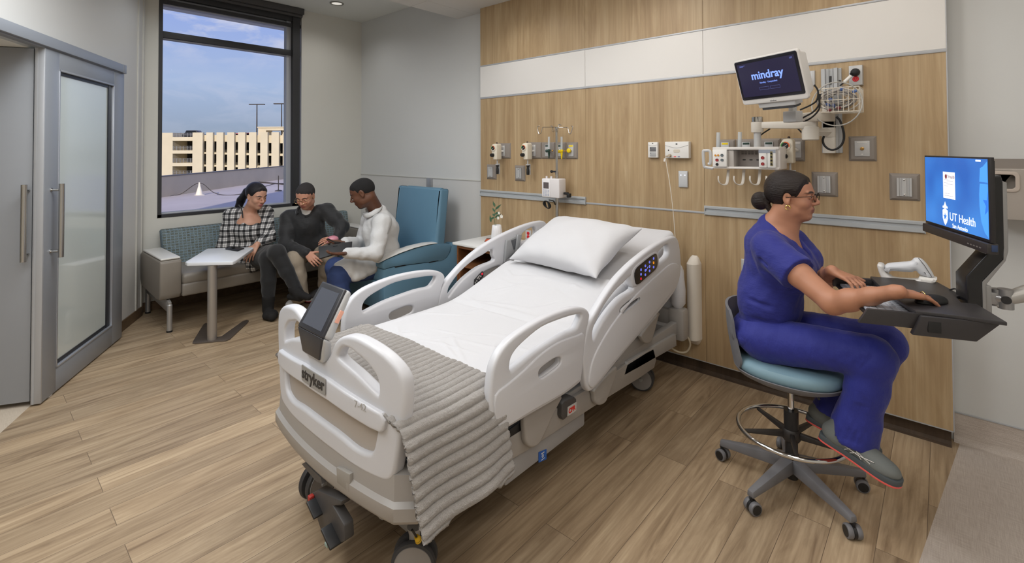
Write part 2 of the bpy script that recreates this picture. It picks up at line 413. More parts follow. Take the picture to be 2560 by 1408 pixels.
def floor_mat():
    m = bpy.data.materials.new('oak plank vinyl'); m.use_nodes = True; nt = m.node_tree; b = nt.nodes['Principled BSDF']; b.inputs['Roughness'].default_value = .42; b.inputs['Specular IOR Level'].default_value = .3
    t = N(nt, 'ShaderNodeTexCoord'); rot = N(nt, 'ShaderNodeMapping'); rot.inputs['Rotation'].default_value = (0, 0, PI/2); rot.inputs['Location'].default_value = (0, .071, 0)
    nt.links.new(t.outputs['Object'], rot.inputs[0])
    br = N(nt, 'ShaderNodeTexBrick', offset=.37, i_Scale=1.0, i_Mortar_Size=.0012, i_Mortar_Smooth=.1, i_Bias=0, i_Brick_Width=1.22, i_Row_Height=.1525)
    br.inputs['Color1'].default_value = (0, 0, 0, 1); br.inputs['Color2'].default_value = (1, 1, 1, 1); br.inputs['Mortar'].default_value = (.5, .5, .5, 1)
    nt.links.new(rot.outputs[0], br.inputs[0])
    # per plank shift of the grain
    sc = N(nt, 'ShaderNodeVectorMath', operation='SCALE'); sc.inputs['Scale'].default_value = 17.0; nt.links.new(br.outputs['Color'], sc.inputs[0])
    ad = N(nt, 'ShaderNodeVectorMath', operation='ADD'); nt.links.new(t.outputs['Object'], ad.inputs[0]); nt.links.new(sc.outputs[0], ad.inputs[1])
    mp = N(nt, 'ShaderNodeMapping'); mp.inputs['Scale'].default_value = (8, .9, 1); nt.links.new(ad.outputs[0], mp.inputs[0])
    n1 = N(nt, 'ShaderNodeTexNoise', i_Scale=1.3, i_Detail=9, i_Roughness=.62, i_Distortion=1.6); nt.links.new(mp.outputs[0], n1.inputs[0])
    r1 = ramp(nt, [(.28, lin((132, 112, 90))), (.46, lin((164, 143, 117))), (.6, lin((178, 157, 130))), (.75, lin((192, 172, 144)))]); nt.links.new(n1.outputs[0], r1.inputs[0])
    mp2 = N(nt, 'ShaderNodeMapping'); mp2.inputs['Scale'].default_value = (70, 2.2, 1); nt.links.new(ad.outputs[0], mp2.inputs[0])
    n2 = N(nt, 'ShaderNodeTexNoise', i_Scale=1, i_Detail=4); nt.links.new(mp2.outputs[0], n2.inputs[0]); r2 = ramp(nt, [(.35, (.8, .78, .76)), (.6, (1, 1, 1))]); nt.links.new(n2.outputs[0], r2.inputs[0])
    x = N(nt, 'ShaderNodeMix', data_type='RGBA', blend_type='MULTIPLY', n0=1.0); nt.links.new(r1.outputs[0], x.inputs[6]); nt.links.new(r2.outputs[0], x.inputs[7])
    r3 = ramp(nt, [(0, (.86, .86, .86)), (1, (1.06, 1.05, 1.03))]); nt.links.new(br.outputs['Color'], r3.inputs[0])
    y = N(nt, 'ShaderNodeMix', data_type='RGBA', blend_type='MULTIPLY', n0=1.0); nt.links.new(x.outputs[2], y.inputs[6]); nt.links.new(r3.outputs[0], y.inputs[7])
    z = N(nt, 'ShaderNodeMix', data_type='RGBA'); nt.links.new(br.outputs['Fac'], z.inputs[0]); nt.links.new(y.outputs[2], z.inputs[6]); z.inputs[7].default_value = (*lin((104, 88, 72)), 1)
    nt.links.new(z.outputs[2], b.inputs['Base Color']); return m
def linen_mat(name, c1, c2):
    m = bpy.data.materials.new(name); m.use_nodes = True; nt = m.node_tree; b = nt.nodes['Principled BSDF']; b.inputs['Roughness'].default_value = .55
    t = N(nt, 'ShaderNodeTexCoord'); outs = []
    for s in ((400, 12, 400), (12, 400, 400)):
        mp = N(nt, 'ShaderNodeMapping'); mp.inputs['Scale'].default_value = s; nt.links.new(t.outputs['Object'], mp.inputs[0])
        n = N(nt, 'ShaderNodeTexNoise', i_Scale=1, i_Detail=2); nt.links.new(mp.outputs[0], n.inputs[0]); outs.append(n)
    a = N(nt, 'ShaderNodeMath', operation='ADD'); nt.links.new(outs[0].outputs[0], a.inputs[0]); nt.links.new(outs[1].outputs[0], a.inputs[1])
    h = N(nt, 'ShaderNodeMath', operation='MULTIPLY', n1=.5); nt.links.new(a.outputs[0], h.inputs[0])
    r = ramp(nt, [(.4, lin(c1)), (.6, lin(c2))]); nt.links.new(h.outputs[0], r.inputs[0]); nt.links.new(r.outputs[0], b.inputs['Base Color']); return m
M_floor = floor_mat(); M_linen = linen_mat('woven linen vinyl', (176, 164, 154), (198, 188, 179)); M_beige = linen_mat('speckled beige vinyl', (186, 172, 154), (200, 187, 170))
dn = V((.497, .867, 0)).normalized(); dd = V((-.867, .497, 0)).normalized(); P0 = V((-4.281, .344, 0))
def dw(s, o, z): return P0+dd*s+dn*o+V((0, 0, z))
# floors ---------------------------------------------------------
m = MB()
bR = [(0.055, 3.66), (-.089, 2.484), (-.64, -2.4)]
t0 = (-4.32, .297); t1 = (-2.6, -.545)
m.poly([bR[0], bR[1], bR[2], (-2.6, -2.4), t1, t0, (-4.5, .39), (-6.1, 1.25), (-6.1, 3.66)], -.05, 0)
struct(m.build('floor', M_floor))
m = MB(); m.poly([bR[0], (2.2, 3.66), (2.2, -2.4), bR[2], bR[1]], -.05, 0.0); struct(m.build('floor_side', M_linen))
m = MB(); m.poly([t0, t1, (-2.6, -2.4), (-7, -2.4), (-7, 1.2), (-6.1, 1.25), (-4.5, .39)], -.05, 0.0); struct(m.build('floor_corridor', M_beige))
# painted wall behind the headwall + coved base ------------------
m = MB(); m.bb((XB-.14, YG, -.05), (2.2, YG+.15, 3.5)); struct(m.build('wall_right', M_wallc))
m = MB(); m.bb((2.1, -2.4, -.05), (2.2, YG, 3.5)); struct(m.build('wall_front', M_wall))
m = MB(); m.bb((-7, -2.5, -.05), (2.2, -2.4, 3.5)); struct(m.build('wall_rear', M_wall))
# wood headwall: three bays of panels, 3 mm joints ---------------
XL, S1, S2, XR = -3.525, -2.262, -1.27, .024
wz = [(.093, 1.140), (1.152, 2.117), (2.4595, 3.05)]
m = MB()
for a, b in ((XL, S1), (S1, S2), (S2, XR)):
    for lo, hi in wz: m.bb((a+.0007, YW, lo), (b-.0007, YW+.118, hi), .0007, 1)
hw = m.build('wall_head', M_wood); struct(hw)
m = MB(); m.bb((XL+.002, YW+.004, .1), (XR-.002, YW+.116, 3.049)); struct(m.build('wall_head_core', mat('joint core grey', (150, 134, 110), .8)))  # grey core shows as thin lines in the panel joints
m = MB()
for a, b in ((XL, S1), (S1, S2), (S2, XR)): m.bb((a+.001, YW-.002, 2.1355), (b-.001, YW+.1, 2.447), .001, 1)
struct(m.build('trim_1', M_white))
m = MB(); m.bb((XL, YW-.005, 2.117), (XR, YW+.1, 2.1355), .002); m.bb((XL, YW-.005, 2.447), (XR, YW+.1, 2.4595), .002)
m.bb((S1, YW-.004, 1.1385), (S2, YW+.05, 1.1525), .001); m.bb((XL, YW-.001, .0875), (XR, YW+.1, .0935)); m.bb((XR-.002, YW-.001, .09), (XR+.003, YW+.118, 3.05)); struct(m.build('trim_2', M_woodtrim))
# equipment rails (stepped aluminium extrusions)
RP = [(0, 1.132), (-.012, 1.132), (-.016, 1.136), (-.016, 1.158), (-.005, 1.161), (-.005, 1.176), (-.016, 1.179), (-.016, 1.193), (-.012, 1.197), (0, 1.197)]
def railobj(a, b, lab):
    m = MB(); m.poly([(YW+y, z) for y, z in RP], a, b, 0)
    m.bb((a-.002, YW-.017, 1.131), (a+.003, YW, 1.198), .001); m.bb((b-.003, YW-.017, 1.131), (b+.002, YW, 1.198), .001)
    o = m.build('equipment_rail', M_rail, ang=25); tag(o, lab, 'rail', 'equipment rails on the wood headwall')
railobj(XL+.002, S1, 'grey equipment rail on the wood wall behind the flower vase and infusion pump')
railobj(S2+.004, XR-.1, 'grey equipment rail on the wood wall behind the seated nurse')
m = MB()
for x0, x1, y0 in ((XL+.01, XR-.01, YW+.03),): m.bb((x0, y0, 0), (x1, YG, .0875))
m.poly([(YW+.031, 0), (YW+.005, 0), (YW+.022, .006), (YW+.031, .026)], XL+.01, XR-.01, 0)
struct(m.build('baseboard_head', M_base))
m = MB(); m.poly([(YG, 0), (YG-.035, 0), (YG-.014, .008), (YG-.006, .03), (YG-.005, .15), (YG, .15)], XR, 2.2, 0); struct(m.build('baseboard_side', M_linen, ang=60))
m = MB(); m.bb((XR+.004, YG-.008, .15), (2.2, YG, .156), .002); struct(m.build('trim_3', M_woodtrim))
m = MB(); m.bb((XB, YG-.012, 0), (XL, YG, .092)); m.bb((XB, 1.0, 0), (XB+.012, YG, .092))
w0, w1 = -.6, 1.775
m.hexa([dw(1.2, -.06, 0), dw(w1, -.06, 0), dw(w1, -.06, .092), dw(1.2, -.06, .092), dw(1.2, -.08, 0), dw(w1, -.08, 0), dw(w1, -.08, .092), dw(1.2, -.08, .092)])
struct(m.build('baseboard_back', wood_mat('brown wood base', (90, 72, 54), (104, 84, 64), (118, 96, 74), 1, 0, .5)))
# lower wall sheet and its cap on the painted wall
m = MB(); m.bb((XB, YG-.006, .092), (XL+.05, YG, 1.268)); struct(m.build('wall_right_wainscot', mat('lower wall sheet', (206, 205, 203), .5)))
m = MB(); m.bb((XB, YG-.012, 1.268), (XL+.05, YG, 1.28), .002); struct(m.build('trim_4', mat('wall cap', (196, 195, 190), .4)))
# window wall with opening ---------------------------------------
y0, y1, z0, z1 = 1.31, 2.79, .92, 3.36
m = MB()
m.bb((XB-.14, .4, -.05), (XB, y0, 3.5)); m.bb((XB-.14, y1, -.05), (XB, YG, 3.5)); m.bb((XB-.14, y0, -.05), (XB, y1, z0)); m.bb((XB-.14, y0, z1), (XB, y1, 3.5))
struct(m.build('wall_back', M_wall))
XG = XB-.10
m = MB()  # frame: dark room-side channels, returns coloured pale for the daylight on them
m.bb((XG, y0, z0), (XB+.004, y0+.035, z1)); m.bb((XG+.05, y1-.11, z0), (XB+.004, y1-.022, z1)); m.bb((XG+.05, y0, z0), (XB+.004, y1, z0+.032)); m.bb((XG, y0, 2.775), (XB-.02, y1-.02, 2.84), .002)
m.bb((XG, y0, 3.13), (XB-.02, y1, 3.17)); m.bb((XG+.01, y0, 3.2), (XB-.012, y1-.02, 3.3))
wf = struct(m.build('window_1', M_frame))
m = MB(); m.bb((XG-.02, y1-.165, z0), (XG+.05, y1-.11, z1)); m.bb((XG-.04, y0+.035, z0+.0), (XG+.055, y1-.15, z0+.045), .003); m.bb((XG-.03, y0+.03, 2.765), (XG+.04, y1-.09, 2.776)); m.bb((XG-.03, y0+.03, 3.12), (XG+.05, y1-.1, 3.131))
m.bb((XG-.03, y0+.03, 3.168), (XG+.03, y1-.1, 3.2))
m.build('window_return', mat('daylit window return', (176, 179, 186), .5), wf)
m = MB(); m.bb((XG-.012, y0+.02, z0+.03), (XG-.004, y1-.1, 3.2))
gm = mat('window glass', (255, 255, 255), .0, trans=1, ior=1.02, spec=.3); m.build('window_pane', gm, wf)
m = MB(); m.bb((XB-.02, y0-.002, 3.285), (XB+.075, y1, 3.356), .004); m.cyl((XB+.03, y0+.01, 3.27), (XB+.03, y1-.01, 3.27), .02)
o = m.build('roller_shade', M_shade); tag(o, 'charcoal roller shade rolled up at the top of the window', 'window shade')
# door wall ------------------------------------------------------
m = MB()
def slab(m, s0, s1, o0, o1, z0, z1, bev=0): m.hexa([dw(s0, o0, z0), dw(s1, o0, z0), dw(s1, o1, z0), dw(s0, o1, z0), dw(s0, o0, z1), dw(s1, o0, z1), dw(s1, o1, z1), dw(s0, o1, z1)], bev)
slab(m, .1, w1, -.22, -.07, .092, 3.5); slab(m, -4, .1, -.22, -.07, 2.32, 3.5); slab(m, .1, w1-.02, -.22, -.08, -.05, .1)
m.hexa([V((-6.1, .6, -.05)), V((-5.8, .6, -.05)), dw(w1-.0, -.2, -.05), V((-6.1, 1.05, -.05)), V((-6.1, .6, 3.5)), V((-5.8, .6, 3.5)), dw(w1-.0, -.2, 3.5), V((-6.1, 1.05, 3.5))])
struct(m.build('wall_left', mat('door wall paint', (205, 203, 199), .5, bump=(90, .02))))
m = MB(); slab(m, 1.62, 1.655, -.075, -.06, .092, 3.5, .003); slab(m, w1-.03, w1+.004, -.075, -.062, .092, 3.5, .003); struct(m.build('trim_5', mat('corner guard', (205, 203, 196), .4)))
# sliding door ---------------------------------------------------
D = tag(bpy.data.objects.new('sliding_door', None), 'silver grey sliding door with tall frosted glass pane and bar handle', 'door'); COL.objects.link(D); D.location = P0
inv = Matrix.Translation(-P0)
def dpart(name, m, mt, par=D): m.xf(inv if par is D else Matrix()); return m.build(name, mt, par)
m = MB(); slab(m, 0, .155, -.05, 0, .012, 2.268, .002); slab(m, .965, 1.15, -.05, 0, .012, 2.268, .002); slab(m, .155, .965, -.05, 0, .012, .165, .002); slab(m, .155, .965, -.05, 0, 2.15, 2.268, .002)
dpart('door_frame', m, M_door)
m = MB(); slab(m, -.012, .002, -.052, .0, .012, 2.268, .002); slab(m, -.013, .001, -.045, -.035, .012, 2.268); dpart('edge_strip', m, M_doorlight)
m = MB()
for a in ((.153, .165, .01, .004, .163, 2.152), (.955, .967, .01, .004, .163, 2.152), (.153, .967, .01, .004, .163, .175), (.153, .967, .01, .004, 2.14, 2.152)): slab(m, a[0], a[1], -.03, .003, a[4], a[5], .001)
dpart('glazing_bead', m, mat('light bead', (170, 173, 180), .4, .5))
m = MB(); slab(m, .90, .955, -.034, -.014, .175, 2.14); slab(m, .165, .955, -.034, -.016, .175, .2); slab(m, .165, .955, -.034, -.016, 2.118, 2.14)
dpart('gasket', m, mat('black gasket', (28, 30, 36), .35))
m = MB(); slab(m, .165, .9, -.03, -.022, .2, 2.118)
fg = mat('glossy frosted glass', (204, 212, 210), .07, coat=.7, spec=.8); dpart('door_pane', m, fg)
def handle(par, pts, off, nm='door_handle'):
    m = MB(); a, b = pts
    m.tube([a-V((0, 0, .04)), b+V((0, 0, .04))], .0155, 20)
    for q in (a, b): m.tube([q, q+off], .008, 12); m.lathe([(.014, 0), (.014, .006)], q+off*.93, off)
    if par is D: m.xf(inv)
    return m.build(nm, M_chrome, par)
handle(D, (dw(.075, .055, .95), dw(.075, .055, 1.35)), -dn*.055)
m = MB(); slab(m, .09, .13, -.02, -.005, .0, .03, .003); dpart('floor_guide', m, mat('white guide', (215, 215, 215), .4))
m = MB(); slab(m, -1.3, 1.085, -.05, .02, 2.272, 2.34, .002); slab(m, 1.085, 1.14, -.05, .021, 2.268, 2.342, .003); slab(m, -1.3, 1.1, -.045, .0, 2.262, 2.274)
o = m.build('door_track', M_door); tag(o, 'grey sliding door track cover above the frosted glass door', 'door track')
# second leaf, at right angles behind ----------------------------
m = MB()
def lf(o, s, z): return dw(s, o, z)
m.hexa([lf(-.062, .0, .03), lf(-1.0, .0, .03), lf(-1.0, .045, .03), lf(-.062, .045, .03), lf(-.062, 0, 2.258), lf(-1.0, 0, 2.258), lf(-1.0, .045, 2.258), lf(-.062, .045, 2.258)], .002)
E = tag(bpy.data.objects.new('door_leaf', None), 'plain grey door leaf with bar handle standing open behind the sliding door', 'door'); COL.objects.link(E); E.location = P0
m.xf(inv); m.build('door_panel', mat('door leaf paint', (148, 151, 156), .45, .1), E)
m = MB(); a, b = lf(-.078, -.05, .955), lf(-.078, -.05, 1.355); m.tube([a-V((0, 0, .04)), b+V((0, 0, .04))], .0155, 20)
for q in (a, b): m.tube([q, q+dd*.05], .008, 12)
m.xf(inv); m.build('door_handle', M_chrome, E)
m = MB(); m.hexa([lf(o_, s_, z_) for z_ in (2.262, 2.6) for o_, s_ in ((-.09, -.9), (-1.3, -.9), (-1.3, .5), (-.09, .5))])
struct(m.build('ceiling_corridor', M_ceil))
m = MB(); m.bb((-7.2, -2.5, -.05), (-7.1, 1.3, 3.5)); m.bb((-7.2, 1.0, -.05), (-6.1, 1.05, 3.5)); struct(m.build('wall_corridor', M_wall))
# ceilings -------------------------------------------------------
m = MB(); m.bb((-7.2, -2.5, 3.36), (2.2, 3.8, 3.5)); struct(m.build('ceiling', M_ceil))
m = MB()
XS = -3.99
# tiles with reveal joints
xs = [XS, -3.72, -2.5, -1.28, -.06, 1.16, 2.2]; ys = [-2.4, -1.9, -.68, .54, 1.76, 2.98, YG]
for i in range(len(xs)-1):
    for j in range(len(ys)-1): m.bb((xs[i]+.0015, ys[j]+.0015, 3.05), (xs[i+1]-.0015, ys[j+1]-.0015, 3.07))
struct(m.build('ceiling_tiles', M_tile))
m = MB(); m.bb((XS, -2.4, 3.056), (2.2, YG, 3.36)); struct(m.build('ceiling_soffit', mat('ceiling joint grey', (168, 164, 156), .8)))
def downlight(x, y, z, lab):
    t = empty('ceiling_downlight', lab, 'ceiling light', (x, y, z))
    m = MB(); m.lathe([(.062, 0), (.078, -.001), (.08, -.004), (.078, -.007), (.06, -.006), (.058, .0)], n=40, cap=False); m.build('trim_ring', mat('ring grey', (150, 148, 140), .4), t)
    m = MB(); m.lathe([(.0, -.0015), (.06, -.0015)], n=40, cap=False); m.build('lens', mat('lamp lens', (240, 236, 228), .3, emit=((255, 250, 240), .55)), t)
    return t
pd = at(842, 9, 2, 3.355)
downlight(pd.x, pd.y, 3.358, 'round recessed downlight in the ceiling near the window')
M_lens = mat('troffer lens', (240, 236, 228), .4, emit=((255, 246, 232), 1.5))
# ================================================================ OUTSIDE
def gp(px, py, D): return V(EYE+ray(px, py)*D)
fwh = V((FW[0], FW[1], 0)).normalized(); rth = V((RT[0], RT[1], 0)).normalized(); GR = Matrix(((rth.x, fwh.x, 0, 0), (rth.y, fwh.y, 0, 0), (0, 0, 1, 0), (0, 0, 0, 1)))
M_conc = mat('sunlit concrete', (212, 201, 176), .85, var=.05, vscale=.3); M_concg = mat('weathered concrete', (212, 200, 178), .85, var=.08, vscale=.4)
M_deck = mat('roof membrane', (204, 196, 196), .8, var=.07, vscale=.5); M_steel = mat('galvanised steel', (150, 150, 150), .5, .4); M_pole = mat('dark pole', (66, 62, 62), .6)
m = MB()
fy = [-11, 1.31-.02, 2.81, 30]
m.bb((XB-.30, fy[0], -1), (XB-.15, fy[1], 22)); m.bb((XB-.30, fy[2], -1), (XB-.15, fy[3], 22)); m.bb((XB-.30, fy[1], -1), (XB-.15, fy[2], .90)); m.bb((XB-.30, fy[1], 3.24), (XB-.15, fy[2], 22))
struct(m.build('wall_outer', M_concg))
m = MB(); m.bb((-45, -60, -1.3), (XB-.3, 60, -1.0)); struct(m.build('roof_deck', M_deck))
# parapet
m = MB(); pa = [at(406, 493.5, 2, -1), at(562, 470, 2, -1), at(717, 446.6, 2, -1)]
d0 = (pa[0]-pa[1]).normalized(); d1 = (pa[2]-pa[1]).normalized(); line = [pa[0]+d0*14, pa[0], pa[1], pa[2], pa[2]+d1*30]
nn = V((-(pa[2]-pa[0]).y, (pa[2]-pa[0]).x, 0)).normalized()
if nn.dot(V((-1, 0, 0))) < 0: nn = -nn
H = 1.15
for p, q in zip(line[:-1], line[1:]):
    m.hexa([p, q, q+nn*.25, p+nn*.25, p+V((0, 0, H)), q+V((0, 0, H)), q+nn*.25+V((0, 0, H)), p+nn*.25+V((0, 0, H))])
pw = struct(m.build('wall_parapet', M_concg)); m = MB()
for p, q in zip(line[:-1], line[1:]):
    a = V((0, 0, H)); b = V((0, 0, H+.06)); m.hexa([p+a-nn*.04, q+a-nn*.04, q+a+nn*.29, p+a+nn*.29, p+b-nn*.04, q+b-nn*.04, q+b+nn*.29, p+b+nn*.29])
m.build('coping', mat('coping grey', (120, 118, 116), .6), pw)
# parking garage, facing the window
DG = 110.; O = gp(400, 360, DG); K = DG/FPX
def gx(px): return (px-400)*K
def gz(py): return (360-py)*K
G = tag(bpy.data.objects.new('parking_garage', None), 'cream concrete parking garage with upright fins, open decks and railings', 'parking garage'); COL.objects.link(G)
G.matrix_world = Matrix.Translation(O) @ GR
def c(x): return 400+x/4.694
def r(y): return 240+y/4.694
m = MB(); m.bb((gx(330), .2, gz(600)), (gx(c(142)), 14, gz(r(432)))); m.build('stair_wall', M_conc, G)
fins = [(398, 517), (558, 635), (678, 757), (803, 885), (930, 1012), (1058, 1142), (1190, 1275), (1320, 1407), (1453, 1540), (1590, 1680)]
for a, b in fins:
    m = MB(); m.bb((gx(c(a)), -.5, gz(600)), (gx(c(b)), .15, gz(r(431)))); m.build('fin', M_conc, G)
slabs = [(485, 528), (640, 678), (785, 825), (930, 965)]
for i, (a, b) in enumerate(slabs):
    m = MB(); m.bb((gx(c(140)), 0, gz(r(b))), (gx(c(400)), 14, gz(r(a)))); x0 = c(400)
    m.hexa([V((gx(c(400)), .16, gz(r(b)))), V((gx(c(1700)), .16, gz(r(b+42)))), V((gx(c(1700)), 14, gz(r(b+42)))), V((gx(c(400)), 14, gz(r(b)))),
            V((gx(c(400)), .16, gz(r(a-(25 if i == 0 else -20))))), V((gx(c(1700)), .16, gz(r(a+(-15 if i == 0 else 50))))), V((gx(c(1700)), 14, gz(r(a+40)))), V((gx(c(400)), 14, gz(r(a))))])
    m.build('deck_slab', M_conc, G)
    m = MB(); z = gz(r(a)); 
    for k in range(4): m.bb((gx(c(150)), .1, z+.25+k*.22), (gx(c(398)), .16, z+.3+k*.22))
    for k in range(7): xx = gx(c(150+k*41)); m.bb((xx, .08, z), (xx+.1, .18, z+1.0))
    m.build('railing', M_steel, G)
m = MB(); m.bb((gx(c(150)), 5, gz(600)), (gx(c(1700)), 5.3, gz(r(500)))); m.build('deck_shade_sheet', mat('deck shade grey', (44, 42, 40), .9), G)  # dark sheet paints the shade inside the open decks
m = MB(); m.bb((gx(c(1070)), 3, gz(r(470))), (gx(c(1165)), 6, gz(r(372)))); m.bb((gx(c(1165)), 3, gz(r(402))), (gx(c(1395)), 6, gz(r(368)))); m.bb((gx(c(1300)), 5, gz(r(470))), (gx(c(1395)), 6, gz(r(402)))); m.bb((gx(c(1064)), 2.8, gz(r(372))), (gx(c(1400)), 6.2, gz(r(358))))
m.build('roof_stair_head', M_conc, G)
def lamppost(px, py0, py1, lab):
    m = MB(); a = gp(px, py1, DG+4); b = gp(px, py0, DG+4); m.tube([V((b.x, b.y, a.z-2)), b], [.16, .11], 10); m.box(b, (3.6, .5, .22), rot=math.radians(41.6)); 
    tag(m.build('lamp_post', M_pole), lab, 'lamp post', 'lamp posts on the garage roof')
lamppost(642.4, 261, 331, 'tall dark lamp post rising left of the garage roof stair head'); lamppost(704, 259.5, 335, 'tall dark lamp post rising right of the garage roof stair head')
def car(px, py, w, h, colr, lab, D=DG+2, suv=True):
    t = gp(px, py, D); L0 = w*K*.5; hh = h*K
    c0 = empty('car', lab, 'car', (t.x, t.y, t.z-hh), math.radians(41.6), 'cars on the garage roof')
    bm_ = mat('car paint %d %d' % colr[:2], colr, .3, coat=.5)
    prof = [(-L0, .25), (-L0, .75), (-L0*.9, .95), (-L0*.75, 1.0), (-L0*.55, hh), (L0*.45, hh), (L0*.7, .98), (L0*.95, .9), (L0, .7), (L0, .25)]
    m = MB(); m.poly(prof, -.9, .9, 1, .06); m.build('body', bm_, c0)
    m = MB(); m.poly([(-L0*.66, 1.02), (-L0*.5, hh-.12), (L0*.4, hh-.12), (L0*.6, 1.02)], -.92, .92, 1); m.build('windows', mat('car glass', (20, 22, 26), .1), c0)
    for s in (-.6, .6):
        m = MB(); m.cyl((L0*s, -.92, .33), (L0*s, .92, .33), .33); m.build('wheel', M_black, c0)
car(c(400), r(405), 49, 19, (52, 48, 50), 'black car parked on the garage roof behind the railing')
car(c(895), r(440), 42, 17, (178, 66, 56), 'red car on the garage roof seen between two fins'); car(c(1050), r(434), 34, 17, (150, 44, 44), 'dark red car on the garage roof beside the stair head')
# cone with chain and posts on the near deck
cpos = at(498.5, 488, 2, -1)
t = empty('traffic_cone', 'pale traffic cone on the sunlit roof deck below the parapet', 'traffic cone', cpos)
m = MB(); m.lathe([(.2, .03), (.06, .55), (.045, .75)], n=16); m.build('cone', mat('white cone', (238, 234, 225), .6), t); m = MB(); m.box((0, 0, .015), (.42, .42, .03)); m.build('base', mat('white cone', (1, 1, 1)), t)
cp2 = at(696, 478, 2, -1); cp3 = at(647, 457, 2, -1)
m = MB(); pts = [at(406, 492, 2, -.98), at(450, 486, 2, -.95), cpos+V((0, 0, .72)), at(540, 484, 2, -.9), at(600, 485.5, 2, -.95), cp2+V((0, 0, .5)), at(760, 472, 2, -.95)]
m.tube(crv(pts, 6), .022, 6); tag(m.build('rope', M_pole), 'dark rope strung from the cone across the roof deck', 'rope')
m = MB(); m.tube([cp2, cp2+V((0, 0, 1.0))], .03, 8); m.lathe([(.22, 0), (.2, .05), (.03, .09)], cp2, n=16); tag(m.build('barrier_post', M_pole), 'short barrier post on the shaded roof deck holding the rope', 'post')
m = MB(); m.tube([cp3, cp3+V((0, 0, 1.3))], .035, 8); m.tube([cp3+V((0, 0, .05)), at(740, 463, 2, -.95)], .05, 8); tag(m.build('roof_pipe', M_pole), 'thin upright vent pipe with long pipe run on the roof deck', 'pipe')
# ================================================================ HOSPITAL BED
BX = -1.83
M_bed = mat('bed plastic light grey', (205, 206, 211), .38, bump=(500, .02)); M_bed2 = mat('bed plastic warm grey', (160, 156, 152), .42); M_bed3 = mat('bed metal paint', (166, 165, 165), .45, .15)
M_bedd = mat('bed dark grey plastic', (72, 70, 70), .5); M_sheet = mat('white cotton', (200, 200, 203), .85, bump=(60, .08), sheen=.2)
bed = empty('hospital_bed', 'grey electric hospital bed with raised head end, side rails and footboard screen', 'hospital bed', (BX, 2.1, 0))
BI = Matrix.Translation((-BX, -2.1, 0))
def bp_(name, m, mt, par=bed, ang=38, lab=None):
    if isinstance(m, bmesh.types.BMesh): q = MB(); q.add(m); m = q
    m.xf(BI); o = m.build(name, mt, par, ang)
    if lab: o['label'] = lab
    return o
def trace(pts, X, n=3): return [(p.y, p.z) for p in crv([at(x, y, 0, X) for x, y in pts], n, True)]
MX = lambda X: Matrix(((0, 0, 1, X), (1, 0, 0, 0), (0, 1, 0, 0), (0, 0, 0, 1)))
def mirr(pts): return pts
RX = -1.30
foot_o = [(1233, 1077), (1219, 1052), (1216.6, 988.6), (1220.8, 938.9), (1228, 906.9), (1243.9, 874.9), (1272, 843), (1315, 812.8), (1357.6, 789.7), (1400, 773.7), (1435.7, 766), (1457, 770), (1465.9, 782.6), (1464, 800), (1458.5, 825), (1452, 885), (1446, 940), (1439, 956.6), (1393, 990), (1315, 1034.7), (1251, 1072)]
foot_h = [(1268, 924), (1267.5, 899.8), (1279.4, 875), (1307.8, 846.5), (1347, 816), (1393, 796.8), (1428.6, 786), (1443.5, 785), (1444.6, 793), (1437.5, 809), (1428.6, 821.7), (1400, 834), (1357.6, 859), (1322, 882), (1286.5, 910.5)]
foot_s = [(1334, 930), (1340, 916), (1372, 893), (1388, 889), (1391, 897), (1385, 911), (1352, 936), (1338, 941)]
head_o = [(1461.4, 974), (1455, 957), (1452, 925), (1448, 890), (1453, 850), (1463, 811), (1485.3, 770), (1509, 731.4), (1539.8, 690.5), (1577, 653), (1611.4, 625.7), (1645.5, 603.5), (1672.8, 591.6), (1684.7, 593.3), (1691.6, 612), (1695, 646), (1695, 673.4), (1691.6, 697.3), (1679.6, 728), (1645.5, 772.3), (1604.6, 820), (1560, 871), (1522.8, 915.5), (1495.5, 949.6), (1478.5, 968.3), (1468, 976)]
head_h1 = [(1475, 848), (1474, 826.9), (1481.9, 803), (1502, 764), (1529.6, 727), (1552, 706), (1573, 686), (1574, 705), (1576, 722), (1543, 745), (1509, 786), (1485.3, 826.9)]
head_h2 = [(1634, 640), (1645.5, 622.3), (1660.9, 611), (1665, 622.3), (1663, 637), (1652, 649), (1636, 660)]
head_s = [(1542, 775), (1549, 765), (1574, 745), (1588, 738), (1590, 747), (1583, 757), (1556, 778), (1545, 785)]
def rail(name, side, o_, hs, slot, lab=None):
    X = RX if side > 0 else 2*BX-RX
    out = trace(o_, RX); holes = [trace(h, RX) for h in hs]; sl = trace(slot, RX)
    b = plate(out, holes+[sl], .042, .013, MX(X), 4)
    r = bp_(name, b, M_bed, lab=lab)
    cy_ = sum(p[0] for p in sl)/len(sl); cz_ = sum(p[1] for p in sl)/len(sl)
    big = [(cy_+(y-cy_)*1.25, cz_+(z-cz_)*1.4) for y, z in sl]
    m = MB(); m.poly(big, X-.012*side, X-.006*side, 0); bp_('grip_recess', m, M_bed2, r)
    # inner lining panel, a little smaller, giving the moulded double skin
    return r, X
rails = {}
for sd in (1, -1):
    rails['f', sd] = rail('foot_rail', sd, foot_o, [foot_h], foot_s); rails['h', sd] = rail('head_rail', sd, head_o, [head_h1, head_h2], head_s)
